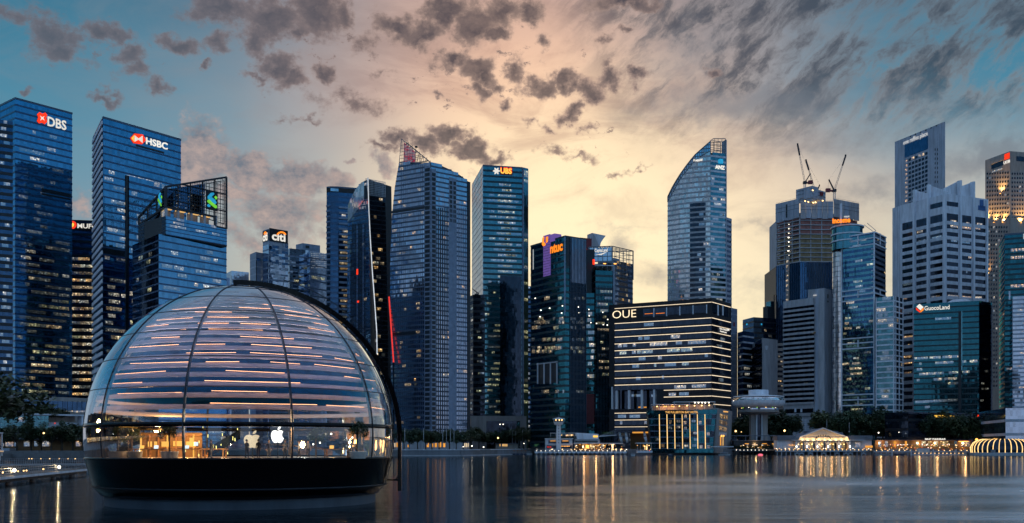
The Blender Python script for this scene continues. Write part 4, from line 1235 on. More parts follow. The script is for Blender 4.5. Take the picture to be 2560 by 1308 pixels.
for k in range(3):
    z = fa.z_at(fa.u_at(1560), 1033 + 17.3 * k)
    fa.box('light_line', 'line_cream', fa.u_at(1537), fa.u_at(1634), z - 0.19, z + 0.19, 0.2, 0.6)
    fa.box('glazing', 'glass_black', fa.u_at(1537), fa.u_at(1634), z - 3.8, z - 0.5, -0.3, -0.05)
for x, y, w, m in ((1545, 1037, 20, 'room_dim'), (1574, 1037, 26, 'room_dim'), (1550, 1053, 6, 'room_warm'), (1611, 1053, 6, 'room_warm')):
    fa.boxpx('lit_window', m, x, y, x + w, y + 8, -0.2, 0.0)
for x in (1529, 1541, 1572, 1604, 1635):
    fa.boxpx('column', 'white_paint', x - 2.6 + (1.5 if x == 1529 else 0), 966, x + 2.6, 1023, -2.2, -0.2)
for x in (1582, 1570, 1620): fa.boxpx('lit_window', 'room_dim', x, 985, x + 12, 991, -7.9, -7.6)
for x in (1588, 1640, 1600): fa.boxpx('terrace_light', 'glow_amber', x, 1016, x + 8, 1019, -7.5, -7.0)
# roof terrace openings
for x0, x1 in ((1608, 1633), (1637, 1665), (1669, 1698), (1702, 1731), (1735, 1764)):
    fa.boxpx('terrace_opening', 'glass_black', x0, 772 - (x0 - 1608) * 0.065, x1, 791 - (x0 - 1608) * 0.065, -0.1, 0.15)
for x in (1635, 1667, 1700, 1733, 1767): fa.boxpx('column', 'white_panel', x - 1.2, 771 - (x - 1635) * 0.07, x + 1.2, 793 - (x - 1635) * 0.07, 0.1, 0.6)
for x in (1794, 1806): fb.boxpx('column', 'white_panel', x - 1.1, 763, x + 1.1, 789, 0.1, 0.6)
fb.boxpx('terrace_opening', 'glass_black', 1781, 762, 1820, 788, -0.1, 0.15)
fa.boxpx('bar_light', 'sign_orange', 1612, 784, 1632, 785, 0.1, 0.3); fa.boxpx('bar_light', 'sign_orange', 1640, 783, 1662, 784, 0.1, 0.3)
fa.text('sign', 'OUE', 'neon_cream', 1532, 1591, 795, 19, 0.7, thin=-0.012)
fb.text('sign', 'Bank of America', 'sign_white', 1797, 1817, 826, 5, 0.8)
fb.text('sign', 'Merrill Lynch', 'sign_white', 1798, 1814, 833, 5, 0.8)
fb.polypx('sign_mark', 'sign_white', [(1814, 824), (1820, 822), (1820, 828)], 0.8, 1.0)
# splayed legs and the golden undercroft
fa.box('undercroft', 'glow_amber', fa.u_at(1578), fa.u_at(1636), zl - 2.2, zl - 0.5, -3, -2.6)
solid('wood_wall', (0.20, 0.12, 0.05), 0.6)
fa.box('undercroft_wall', 'wood_wall', fa.u_at(1560), fa.u_at(1642), GZ, zl - 2.0, -16, -14)
fa.box('undercroft_roof', 'black_panel', 0, ux, zl - 0.6, zl, -26, 0)
for xa, xb in ((1546, 1552), (1562, 1566), (1608, 1614)):
    b = MB()
    p0, p1 = fa.pt(*fa.uz(xa, 1079), -2), fa.pt(*fa.uz(xb, 1107), -2)
    b.tube(p0, p0 * 0.5 + p1 * 0.5, 0.8, 1.3, 10); b.tube(p0 * 0.5 + p1 * 0.5, p1, 1.3, 0.9, 10); b.build('splayed_leg', 'white_paint', t.root, True)

# --- the curved tower with the sloping crown
rt = root('office_tower', (PX(1745, 900).x, 905, GZ), 'tall curved silver glass tower with sloping glazed crown and white letters', 'building')
xs = [(1669, 892), (1700, 884), (1738, 878), (1776, 874)]
tops = {1669: 492, 1681: 467, 1697: 440, 1716: 413, 1736: 388, 1754: 372, 1776: 353, 1783: 347}
body_top = {1669: 506, 1684: 474, 1700: 448, 1719: 422, 1738: 400, 1757: 386, 1776: 377}
def interp(tab, x):
    ks = sorted(tab)
    for a, b_ in zip(ks, ks[1:]):
        if a <= x <= b_: return tab[a] + (tab[b_] - tab[a]) * (x - a) / (b_ - a)
    return tab[ks[0]] if x < ks[0] else tab[ks[-1]]
facs = []
for i in range(3):
    fc = Face(PX(*xs[i]), PX(*xs[i + 1]), GZ, 260, rt); facs.append(fc)
fr = Face(PX(1776, 874), PX(1815, 880), GZ, 260, rt)
h = 4.4
zmax = fr.z_at(0, 386)
lv = [GZ + h * i for i in range(int((zmax - GZ) / h) + 1)]
allr = []
for i, fc in enumerate(facs):
    x0, x1 = xs[i][0], xs[i + 1][0]
    px_pts = [(x0, 1105)] + [(x0 + (x1 - x0) * k / 4, interp(body_top, x0 + (x1 - x0) * k / 4)) for k in range(5)] + [(x1, 1105)]
    o_ = [fc.uz(x, y) for x, y in px_pts]
    fc.poly('core', 'core_dark', o_, -14, 0)
    allr.append(facet_floors(fc, o_, lv, h, 'glass_silver', 'concrete_grey', 0.66, 0.2))
    cr = [fc.uz(x0, interp(body_top, x0)), fc.uz(x0, interp(tops, x0))] + [fc.uz(x0 + (x1 - x0) * k / 3, interp(tops, x0 + (x1 - x0) * k / 3)) for k in (1, 2, 3)] + [fc.uz(x1, interp(body_top, x1))]
    lattice(fc, cr, 7, 5, 0.30, 'steel_mid', o=0.1, name='crown_frame')
    fc.poly('crown_glass', 'glass_pale', cr, -0.6, -0.4)
o_ = [fr.uz(x, y) for x, y in ((1776, 1105), (1776, 384), (1814, 384), (1815, 1105))]
fr.poly('core', 'core_dark', o_, -30, 0)
rr_ = facet_floors(fr, o_, lv, h, 'glass_teal', 'concrete_pale', 0.60, 0.35)
cr = [fr.uz(x, y) for x, y in ((1776, 378), (1776, 352), (1783, 347), (1813, 347), (1814, 378))]
lattice(fr, cr, 4, 4, 0.34, 'steel_mid', o=0.1, name='crown_frame')
lattice(fr, [fr.uz(x, y) for x, y in ((1778, 378), (1778, 355), (1784, 350), (1812, 350), (1812, 378))], 4, 3, 0.34, 'steel_dark', o=-7, name='rear_frame')
# the square bay that breaks through the curve
bay = facs[2]; bay1 = facs[1]
for z in lv:
    for fc, x0, x1 in ((facs[1], 1725, 1738), (facs[2], 1738, 1764)):
        u0, u1 = fc.u_at(x0), fc.u_at(x1)
        if z + h < fc.z_at((u0 + u1) / 2, 505 - (x0 - 1725) * 0.25):
            fc.box('bay_window', 'glass_black', u0, u1, z + h * 0.38, z + h, 0.0, 0.35)
facet_lit(facs[2], allr[2], 34, ['room_warm', 'room_dim', 'room_dim', 'room_warm'], 2, 5, o=0.5, zhi=0.8, ulo=0.1)
facet_lit(facs[1], allr[1], 6, ['room_warm'], 2, 3, o=0.5, zhi=0.5, ulo=0.7)
facet_lit(fr, rr_, 44, ['room_warm', 'room_white', 'room_dim', 'room_dim'], 2, 6, zhi=0.93)
fr.box('edge_fin', 'concrete_blue', fr.w - 0.4, fr.w + 0.4, GZ, fr.z_at(fr.w, 350), -6, 0.6)
es = Face(PX(1816, 884), PX(1829, 890), GZ, 200, rt); es.box('side_slab', 'concrete_blue', 0, es.w, GZ, es.z_at(2, 546), -24, 0)
zt = es.z_at(2, 546)
facet_floors(es, [(0, GZ), (es.w, GZ), (es.w, zt), (0, zt)], lv, h, 'glass_pale', 'concrete_blue', 0.5, 0.2)
facs[2].text('sign', 'Keppel', 'sign_white', 1734, 1756, 405, 7, 0.9, thin=0.03)
fr.text('sign', 'ANZ', 'sign_white', 1787, 1811, 424, 10, 0.7, thin=0.04)
fr.polypx('sign_mark', 'sign_cyan', [(1794, 400), (1800, 397), (1807, 399), (1807, 410), (1795, 409)], 0.3, 0.6)

# --- jumble right of it
t = Tower('office_block', 'thin grey blue slab edge right of the striped black block', 900, [(1829, 770), (1843, 773)], depth=18, body='concrete_blue')
t.floors(22, 'span_pale', 'concrete_blue', 0.9, 0.05)
t.faces[0].boxpx('emblem', 'red_panel', 1833, 806, 1837, 816, 0.05, 0.2)
t = Tower('office_block', 'dark glass block with blue roof lights and mast behind the round restaurant', 960, [(1857, 800), (1884, 793), (1942, 797)], k0=1)
t.floors(24, 'glass_navy', 'span_dark', 0.66, 0.15); t.lit(22, ['room_dim', 'room_warm', 'room_dim'], None, 0.1, 0.95, 2, 5)
f = t.faces[1]; f.boxpx('roof_tower', 'core_dark', 1921, 766, 1937, 800, -8, -1); f.boxpx('mast', 'steel_dark', 1936, 737, 1937.4, 800, -1, -0.4); f.boxpx('roof_tower_top', 'glass_teal', 1929, 753, 1937, 768, -8, -1.2)
for x in (1866, 1902): t.faces[0 if x < 1884 else 1].boxpx('blue_lamp', 'sign_cyan', x, 809, x + 3, 813, 0.1, 0.3)
t = Tower('office_block', 'low dark block with pale piers left of the slab with the arched top', 890, [(1844, 832), (1858, 828), (1885, 832)], k0=1, body='concrete_blue')
t.floors(20, 'glass_navy', 'concrete_blue', 0.7, 0.1); t.lit(14, ['room_dim', 'room_white'], None, 0.2, 0.9, 2, 4)
t = Tower('office_block', 'pale concrete slab with notched top and dark glass front', 850, [(1870, 867), (1906, 845), (1944, 850)], k0=1, body='concrete_grey')
fa, fb = t.faces
fa.boxpx('glass_front', 'glass_black', 1871, 868, 1905, 1010, 0.05, 0.3); fa.boxpx('roof_recess', 'glass_black', 1888, 852, 1904, 862, 0.02, 0.3)
for i in range(1, 17): fa.boxpx('floor_line', 'span_dark', 1871, 868 + i * 8.5, 1905, 869 + i * 8.5, 0.3, 0.4)
fb.polypx('emblem', 'concrete_pale', [(1912, 866), (1916, 864), (1920, 866), (1918, 875), (1914, 875)], 0.05, 0.25)
t = Tower('office_block', 'dark brown slab sliver left of the horizontally banded tower', 900, [(1943, 852), (1962, 853)], depth=20, body='concrete_warm')
t.floors(22, 'glass_black', 'concrete_warm', 0.5, 0.1); t.lit(10, ['room_amber', 'room_warm'], None, 0.1, 0.95, 1, 3)

# --- tower under construction
t = Tower('construction_tower', 'half finished tower with grey safety screens and bare netted floors', 950, [(1941, 553), (2000, 540), (2082, 541), (2145, 552)], k0=1, depth=50, body=None)
zg = EYE + (HY - 655) * 950 / FPX
b = MB(); b.prism(offset_poly(t.polyg, -4), GZ, t.ztop + 4); b.build('core', 'concrete_grey', t.root)
b = MB(); b.prism(offset_poly(t.polyg, 0), GZ, zg); b.build('glass_body', 'core_dark', t.root)
fa, fb, fc = t.faces
for f_ in (fa, fb, fc):
    nb = max(2, int(f_.w / 2.2))
    f_.box('curtain_wall', 'glass_navy', 0, f_.w, GZ, zg, 0, 0.1)
    for i in range(nb + 1):
        f_.box('fin', 'span_slate', f_.w * i / nb - 0.12, f_.w * i / nb + 0.12, GZ, zg, 0, 0.5)
fa.boxpx('hoist_shaft', 'concrete_warm', 1966, 640, 1974, 760, 0.2, 0.9)
for i in range(9): fa.boxpx('hoist_light', 'room_warm', 1967, 652 + i * 12, 1972, 657 + i * 12, 0.8, 1.1)
nf = 10
for i in range(nf):
    z = zg + (t.ztop - zg) * i / nf; hh = (t.ztop - zg) / nf
    for f_ in (fa, fb, fc):
        f_.box('floor_slab', 'concrete_grey', -0.3, f_.w + 0.3, z, z + 0.8, -3.6, 0.2)
        nb = max(1, int(f_.w / 9))
        for j in range(nb):
            f_.box('safety_net', 'brown_net' if i > 5 else 'ochre_net', f_.w * j / nb + 0.5, f_.w * (j + 1) / nb - 0.5, z + 0.85, z + hh * (0.95 if f_ is not fa else 0.55), -0.8, -0.5)
            f_.box('column', 'concrete_grey', f_.w * j / nb - 0.4, f_.w * j / nb + 0.4, z + 0.8, z + hh, -1.6, -0.2)
for i in range(8):
    fa.boxpx('work_light', 'bulb_white', 1969 + random.uniform(-2, 2), 560 + i * 11, 1970.6, 561.6 + i * 11, -1.5, -1)
# jump-form screens round the top
f2s = [(fa, 4), (fb, 6), (fc, 5)]
for f_, nb in f2s:
    for j in range(nb):
        zb_ = f_.z_at(f_.w / 2, 548 if f_ is not fa else 552); zt_ = f_.z_at(f_.w / 2, 504)
        f_.box('safety_screen', random.choice(['concrete_blue', 'concrete_grey']), f_.w * j / nb + 0.15, f_.w * (j + 1) / nb - 0.15, zb_ + (j % 2) * 0.6, zt_, 0.9, 1.5)
        f_.box('screen_rail', 'steel_mid', f_.w * j / nb + 0.15, f_.w * (j + 1) / nb - 0.15, (zb_ + zt_) / 2, (zb_ + zt_) / 2 + 0.35, 1.4, 1.7)
        f_.box('screen_rail', 'steel_mid', f_.w * j / nb + 0.15, f_.w * (j + 1) / nb - 0.15, (zb_ * .3 + zt_ * .7), (zb_ * .3 + zt_ * .7) + 0.3, 1.4, 1.7)
        f_.box('guard_rail', 'steel_mid', f_.w * j / nb, f_.w * (j + 1) / nb, zt_ + 1.0, zt_ + 1.15, 0.9, 1.0)
fa.boxpx('screen_gap', 'span_dark', 1967, 512, 1971, 545, 1.45, 1.6)
cf = Face(PX(1990, 960), PX(2030, 945), GZ, 0, t.root); cg = Face(PX(2030, 945), PX(2064, 960), GZ, 0, t.root)
for f_ in (cf, cg):
    f_.box('lift_core', 'concrete_grey', 0.8, f_.w - 0.8, f_.z_at(5, 505), f_.z_at(5, 494), -8, -0.8)
    f_.box('core_screen', 'concrete_blue', 0, f_.w, f_.z_at(5, 496), f_.z_at(5, 472), -9, 0)
    for k in (478, 487): f_.box('screen_rail', 'steel_mid', 0, f_.w, f_.z_at(5, k), f_.z_at(5, k - 1), 0, 0.25)
for x, y in ((2011, 502), (2019, 504), (2031, 506), (2037, 505), (2046, 503), (2055, 501), (2030, 475)):
    cg.boxpx('work_light', 'bulb_warm', x, y, x + 2.4, y + 2.2, 0.1, 0.5)
fb.boxpx('lit_deck', 'glow_warm', 2024, 503, 2048, 509, 1.0, 1.2)
crane_top = t.ztop
def crane(label, d, bx, by, ty, cabx, jib, lean):
    """luffing tower crane: mast, slewing cab with counterweight, A-frame, long jib"""
    p = P(bx, by, d); r_ = root('tower_crane', tuple(p), label, 'crane', 'luffing cranes on the unfinished tower')
    q = P(bx, ty, d)
    b = MB()
    for sx in (-0.8, 0.8):
        for sy in (-0.8, 0.8): b.bar(p + Vector((sx, sy, 0)), q + Vector((sx, sy, 0)), 0.3)
    k = 0; z = p.z
    while z + 1.6 < q.z:
        b.bar(Vector((p.x - .8, p.y - .8, z)), Vector((p.x + .8, p.y - .8, z + 1.6)), 0.2); z += 1.6
    b.build('mast', 'steel_pale', r_)
    b = MB(); b.box(q.x - 1.6, q.x + 1.6, q.y - 1.5, q.y + 1.5, q.z, q.z + 2.4); b.build('cab', 'steel_dark', r_)
    cw = P(cabx, ty - 4, d); b = MB(); b.bar(q + Vector((0, 0, 0.6)), cw, 2.0, 1.4); b.box(cw.x - 2, cw.x + 2, cw.y - 1.5, cw.y + 1.5, cw.z - 1.6, cw.z + 1.6); b.build('counterweight', 'red_panel' if lean else 'steel_dark', r_)
    a = P(*lean_pt[label], d); b = MB()
    for s_ in (-0.7, 0.7): b.bar(q + Vector((0, s_, 1)), a + Vector((0, s_ * .4, 0)), 0.8)
    b.bar(a, cw + Vector((0, 0, 1)), 0.12); b.build('a_frame', 'steel_dark', r_)
    b = MB(); j0 = q + Vector((0, 0, 1.5)); j1 = P(*jib, d)
    dv = (j1 - j0); sd = Vector((dv.z, 0, -dv.x)).normalized() * 0.65
    n = 16
    for s_ in (-1, 1):
        b.bar(j0 + sd * s_, j1 + sd * s_ * 0.5, 0.26)
    for k in range(n):
        b.bar(j0 + dv * (k / n) + sd * (1 if k % 2 else -1), j0 + dv * ((k + 1) / n) + sd * (-1 if k % 2 else 1), 0.14)
    jb_ = b.build('jib', 'steel_mid', r_)
    b = MB(); b.bar(j0 + dv * 0.72, j1, 1.3); b.build('jib_tip', 'steel_dark', jb_)
    b = MB(); b.bar(a, j1, 0.09); b.build('stay_cable', 'steel_mid', r_)
    b = MB(); b.ball(j1 + Vector((0, 0, 0.6)), 0.9, 6); b.build('pulley', 'steel_dark', jb_)
lean_pt = {'luffing crane leaning left from the top of the lift core': (2026, 434), 'small luffing crane folded low beside the lift core': (2049, 462), 'luffing crane leaning right from the screened rim': (2072, 449)}
crane('luffing crane leaning left from the top of the lift core', 955, 2012, 472, 460, 2026, (1994, 362), 1)
crane('small luffing crane folded low beside the lift core', 955, 2040, 500, 489, 2052, (2015, 402), 1)
crane('luffing crane leaning right from the screened rim', 945, 2086, 502, 480, 2070, (2114, 390), 1)

# --- horizontally banded concrete tower
t = Tower('office_tower', 'grey concrete tower with dark horizontal window bands and blank core', 820, [(1958, 754), (2033, 744), (2047, 749)], k0=1, body='concrete_grey')
fa, fb = t.faces
zt0 = fa.z_at(fa.w, 762); zb0 = fa.z_at(fa.w, 1010)
nb = 21
for i in range(nb):
    z = zb0 + (zt0 - zb0) * i / nb; hh = (zt0 - zb0) / nb
    for f_ in (fa, fb):
        f_.box('window_band', 'glass_black', 0.3 if f_ is fa else 0.0, f_.w - (0.0 if f_ is fa else 0.3), z + hh * 0.45, z + hh, -0.1, 0.05)
        f_.box('sill_band', 'concrete_grey', 0, f_.w, z, z + hh * 0.45, -0.1, 0.55)
    for k in range(6):
        fa.box('mullion', 'span_slate', fa.w * k / 6 + 1, fa.w * k / 6 + 1.15, z + hh * 0.45, z + hh, 0, 0.12)
for x, y in ((1988, 830), (2002, 842), (1968, 843), (1978, 843), (2005, 829), (2030, 830), (1992, 856), (2010, 957), (1998, 904)):
    fa.boxpx('lit_window', 'room_dim', x, y, x + 9, y + 5, 0, 0.12)
fa.box('base_glass', 'glass_black', 2, fa.w, fa.z_at(fa.w, 1034), fa.z_at(fa.w, 1021), 0, 0.1)
for x in (1987, 2002): fa.boxpx('column', 'white_panel', x, 1022, x + 4, 1031, 0, 0.6)
fa.boxpx('base_band', 'concrete_grey', 1962, 1033, 2045, 1041, 0, 0.8)
fa.boxpx('louvre_screen', 'concrete_blue', 1984, 1048, 2043, 1098, -0.1, 0.3)
for i in range(18):
    fa.boxpx('louvre', 'concrete_pale', 1984 + i * 3.3, 1048, 1985 + i * 3.3, 1098, 0.3, 0.55)
for i in range(9): fa.boxpx('louvre', 'concrete_pale', 1984, 1050 + i * 5.4, 2043, 1051.2 + i * 5.4, 0.3, 0.5)
for x, y in ((2002, 1053), (1999, 1061), (2003, 1062), (2000, 1081)): fa.boxpx('lit_window', 'room_white', x, y, x + 5, y + 2, 0.3, 0.7)
cd_ = Face(PX(2019, 824), PX(2061, 816), GZ, 0, t.root); ce_ = Face(PX(2061, 816), PX(2079, 826), GZ, 0, t.root)
zt = cd_.z_at(cd_.w, 720)
cd_.box('stair_core', 'concrete_grey', 0, cd_.w, GZ, zt, -10, -1.2)
cd_.box('stair_flank', 'concrete_grey', cd_.u_at(2046), cd_.w, GZ, zt - 0.5, -10, 0.0)
ce_.box('stair_core_side', 'concrete_blue', 0, ce_.w, GZ, zt - 0.2, -8, -0.05)
ce_.boxpx('vent_grille', 'span_dark', 2068, 736, 2071, 746, 0, 0.2); ce_.boxpx('vent_grille', 'span_dark', 2068, 752, 2071, 756, 0, 0.2)
cd_.boxpx('roof_tank', 'sign_silver', 2033, 737, 2041, 740, -0.5, 0.3)

# --- white framed tower with round crown and orange letters
rt = root('office_tower', (PX(2160, 800).x, 805, GZ), 'blue glass tower in white frames with round crown and orange letters', 'building')
fa = Face(PX(2104, 800), PX(2187, 780), GZ, 0, rt); fb = Face(PX(2187, 780), PX(2214, 800), GZ, 0, rt)
fc = Face(PX(2190, 774), PX(2236, 764), GZ, 0, rt); fd = Face(PX(2236, 764), PX(2258, 778), GZ, 0, rt)
zt = fa.z_at(fa.w, 579)
core_prism(rt, [fa.A, fa.B, fb.B, fa.A + fb.B - fa.B], zt)
h = 4.0; n = int((zt - GZ) / h); h = (zt - GZ) / n
lv = [GZ + h * i for i in range(n)]
ra = facet_floors(fa, [(0, GZ), (fa.w, GZ), (fa.w, zt), (0, zt)], lv, h, 'glass_navy', 'glass_teal', 0.5, 0.12)
rb = facet_floors(fb, [(0, GZ), (fb.w, GZ), (fb.w, zt), (0, zt)], lv, h, 'glass_black', 'span_slate', 0.5, 0.12)
def frame(f_, x0, x1, rows_px, cols=(), m='white_panel'):
    for y in rows_px:
        u0, u1 = f_.u_at(x0), f_.u_at(x1); z = f_.z_at(f_.w if f_ in (fa, fc) else 0, y)
        f_.box('frame_rail', m, u0, u1, z - 0.45, z + 0.45, 0, 0.8)
    for x, y0, y1 in cols:
        u = f_.u_at(x); f_.box('frame_post', m, u - 0.45, u + 0.45, f_.z_at(u, y1), f_.z_at(u, y0), 0, 0.82)
frame(fa, 2104, 2187, (581, 594, 610, 720, 733, 746, 842, 855, 868, 985, 998, 1012), ((2105, 600, 1035), (2146, 588, 612), (2146, 727, 745), (2146, 850, 868), (2146, 992, 1012), (2186, 579, 1016)))
frame(fb, 2187, 2214, (581, 594, 610, 720, 733), ((2199, 584, 612), (2212, 592, 614), (2199, 724, 740)))
for i in range(9): fa.boxpx('bracket', 'white_panel', 2180, 622 + i * 13.5, 2187, 624 + i * 13.5, 0.2, 1.2)
zt2 = fc.z_at(fc.w, 740)
core_prism(rt, [fc.A, fc.B, fd.B, fc.A + fd.B - fc.B], zt2)
n2 = int((zt2 - GZ) / h); lv2 = [GZ + (zt2 - GZ) / n2 * i for i in range(n2)]
rc = facet_floors(fc, [(0, GZ), (fc.w, GZ), (fc.w, zt2), (0, zt2)], lv2, (zt2 - GZ) / n2, 'glass_teal', 'white_panel', 0.72, 0.5)
rd = facet_floors(fd, [(0, GZ), (fd.w, GZ), (fd.w, zt2), (0, zt2)], lv2, (zt2 - GZ) / n2, 'glass_black', 'white_panel', 0.76, 0.5)
for f_, xs_ in ((fc, (2191, 2235)), (fd, (2238, 2247, 2256))):
    for x in xs_:
        u = f_.u_at(x); f_.box('frame_post', 'white_panel', u - 0.4, u + 0.4, GZ, zt2, 0, 0.7)
facet_lit(fa, ra, 40, ['room_white', 'room_warm', 'room_dim', 'room_green'], 2, 8, o=0.2)
facet_lit(fc, rc, 20, ['room_warm', 'room_dim', 'room_dim'], 2, 8, o=0.2)
facet_lit(fb, rb, 8, ['room_warm', 'room_dim'], 1, 3, o=0.2); facet_lit(fd, rd, 12, ['room_warm', 'room_dim'], 1, 3, o=0.2)
# rounded glass corner
ccx = PX(2107, 812); rad = 8.2
b = MB(); b.lathe([(rad, GZ), (rad, fa.z_at(0, 610))], 40, (ccx.x, ccx.y, 0)); b.build('round_corner', 'glass_silver', rt, True)
for i in range(40):
    z = GZ + (fa.z_at(0, 612) - GZ) * i / 40
    b = MB(); b.lathe([(rad, z), (rad + 0.12, z), (rad + 0.12, z + 0.35), (rad, z + 0.35)], 40, (ccx.x, ccx.y, 0)); b.build('corner_joint', 'span_slate', rt)
# round crown
cc = PX(2118, 806); r0 = 11.8
zc = EYE + (HY - 604) * 800 / FPX; zd = EYE + (HY - 566) * 800 / FPX
b = MB(); b.lathe([(r0, zc - 6), (r0, zd)], 44, (cc.x, cc.y, 0)); b.build('round_crown', 'glass_teal', rt, True)
for y, rr2, mm in ((602, r0 + 0.9, 'white_panel'), (585, r0 + 0.9, 'white_panel'), (566, r0 + 1.2, 'white_panel')):
    z = EYE + (HY - y) * 800 / FPX
    b = MB(); b.lathe([(0.01, z + 0.5), (rr2, z + 0.5), (rr2, z - 0.5), (0.01, z - 0.5)], 44, (cc.x, cc.y, 0)); b.build('crown_ring', mm, rt)
b = MB(); b.lathe([(0.01, zd + 1.5), (r0 - 1, zd + 1.2), (r0, zd)], 44, (cc.x, cc.y, 0)); b.build('crown_roof', 'roof_grey', rt)
sf = Face(PX(2078, 796), PX(2140, 790), 0, 0, rt)
sf.text('sign', 'income', 'sign_orange', 2081, 2126, 558, 13, 0.5, thin=0.045)
sf.boxpx('sign_frame', 'steel_dark', 2080, 558, 2127, 559.5, 0.0, 0.3)
sf.text('small_sign', 'ntuc', 'sign_white', 2110, 2124, 544, 4.5, 0.5, thin=0.02)
fa.boxpx('corner_mast', 'white_panel', 2102, 510, 2106, 612, 0.4, 1.6)
bb = MB(); bb.bar(P(2160, 562, 800), P(2184, 580, 800), 0.3); bb.bar(P(2168, 558, 800), P(2190, 577, 800), 0.3); bb.bar(P(2184, 580, 800), P(2190, 577, 800), 0.3); bb.build('roof_crane', 'steel_pale', rt)

# --- dark slab with slanted top
t = Tower('office_tower', 'tall dark slab with slanted roofline and silver letters', 900, [(2237, 355), (2363, 303.5)], k0=1, depth=-26, body='concrete_blue')
f = t.faces[0]
f.boxpx('plant_screen', 'glass_navy', 2262, 352, 2320, 384, 0.05, 0.2)
for j in range(14):
    for i in range(7):
        x = 2263 + i * 8.3; y = 399 + j * 11 - i * 3.1
        f.boxpx('window', 'glass_black', x, y, x + 6.2, y + 7, 0.02, 0.12)
    f.boxpx('lit_window', 'room_amber', 2263.5, 400 + j * 11, 2269, 406 + j * 11, 0.1, 0.2)
for i in range(1, 6): f.boxpx('lit_window', 'room_amber', 2263 + i * 8.3, 399 - i * 3.1, 2269 + i * 8.3, 405 - i * 3.1, 0.1, 0.2) if i in (2, 4, 5) else None
for j in range(8):
    for x in (2337, 2343): f.boxpx('window', 'span_dark', x, 371 + j * 11.5, x + 2, 377 + j * 11.5, 0.02, 0.1)
for i in range(1, 14): f.box('panel_joint', 'span_slate', f.w * i / 14 - 0.06, f.w * i / 14 + 0.06, t.ztop - 75, t.ztop, 0, 0.04)
f.text('sign', 'one raffles place', 'sign_silver', 2259, 2320, 354, 14, 0.5, thin=0.015)
for k in range(6):
    x = 2275 + k * 13; f.boxpx('roof_lamp', 'steel_dark', x, 338 - (x - 2280) * 0.41, x + 2, 341 - (x - 2280) * 0.41, -0.4, 0.4)
lw = Face(PX(2231, 905), PX(2262, 890), GZ, 0, t.root)
lw.box('side_wing', 'concrete_pale', 0, lw.w, GZ, lw.z_at(3, 519), -20, 0)
for i in range(1, 5): lw.box('panel_joint', 'span_slate', lw.w * i / 5, lw.w * i / 5 + 0.15, GZ, lw.z_at(3, 519), 0, 0.05)

# --- white ribbed tower with sawtooth fins
t = Tower('office_tower', 'white ribbed concrete tower with sawtooth fins above its roof', 800, [(2250, 514), (2365, 484), (2466, 498)], k0=1, body='concrete_pale')
fa, fb = t.faces
zt = fa.z_at(fa.w, 542); zb = GZ
n = 31; hh = (zt - zb) / n
bays_a = [(2256, 2284), (2291, 2319), (2326, 2358)]; bays_b = [(2367, 2395), (2403, 2428), (2437, 2463)]
for i in range(n):
    z = zb + hh * i
    for f_, bays in ((fa, bays_a), (fb, bays_b)):
        for x0, x1 in bays:
            top = (i == n - 1)
            f_.box('window_recess', 'glass_black', f_.u_at(x0), f_.u_at(x1), z + hh * 0.46, z + hh * (1.5 if top else 0.98), -0.1, 0.05)
            f_.box('sill', 'concrete_pale', f_.u_at(x0) - 0.2, f_.u_at(x1) + 0.2, z, z + hh * 0.46, -0.1, 0.5)
for f_, xs_, hs in ((fa, (2287, 2322, 2362), (475, 462, 480)), (fb, (2399, 2432, 2465), (452, 455, 500))):
    for x, y in zip(xs_, hs):
        u = f_.u_at(x); f_.box('rib', 'white_panel', u - 0.9, u + 0.9, GZ, f_.z_at(u, y), -2, 1.6)
for f_, pts in ((fa, [(2283, 476), (2321, 484), (2321, 520), (2283, 520)]), (fa, [(2321, 464), (2364, 478), (2364, 500), (2321, 500)]),
                (fb, [(2366, 470), (2401, 452), (2401, 496), (2366, 496)]), (fb, [(2402, 467), (2434, 455), (2434, 500), (2402, 500)])):
    f_.polypx('roof_fin', 'white_panel', pts, -4, -3.0)
fb.boxpx('roof_recess', 'glass_black', 2367, 505, 2395, 516, -0.1, 0.1); fa.boxpx('roof_recess', 'glass_black', 2326, 508, 2357, 520, -0.1, 0.1)
fb.boxpx('blue_hoarding', 'blue_panel', 2449, 500, 2458, 520, 0.1, 0.4); fb.boxpx('blue_hoarding', 'blue_panel', 2445, 515, 2462, 526, 0.1, 0.4)
def wl_(f_, items):
    for x, y, w, m in items: f_.boxpx('lit_window', m, x, y, x + w, y + 5, 0, 0.15)
wl_(fb, [(2376, 551, 14, 'room_warm'), (2415, 556, 8, 'room_warm'), (2442, 558, 14, 'room_warm'), (2376, 564, 18, 'room_warm'), (2405, 568, 22, 'room_amber'), (2438, 569, 12, 'room_amber'), (2377, 600, 16, 'room_dim'), (2403, 604, 22, 'room_dim'), (2421, 642, 8, 'room_amber'), (2415, 678, 3, 'room_white'), (2369, 738, 28, 'room_warm'), (2404, 741, 24, 'room_amber'), (2438, 742, 16, 'room_warm'), (2420, 728, 10, 'room_amber')])
wl_(fa, [(2293, 577, 14, 'room_warm'), (2266, 610, 16, 'room_amber'), (2294, 600, 20, 'room_dim'), (2330, 591, 24, 'room_dim'), (2268, 682, 14, 'room_dim'), (2293, 675, 26, 'room_dim'), (2304, 733, 14, 'room_amber'), (2328, 740, 22, 'room_warm'), (2258, 744, 10, 'room_amber'), (2258, 708, 24, 'room_dim'), (2258, 840, 24, 'room_amber'), (2258, 890, 20, 'room_amber'), (2262, 930, 16, 'room_amber'), (2256, 990, 20, 'room_dim'), (2258, 780, 22, 'room_dim')])
wl_(fa, [(2256, 905, 24, 'room_amber'), (2270, 861, 5, 'room_amber'), (2262, 812, 15, 'room_dim')])

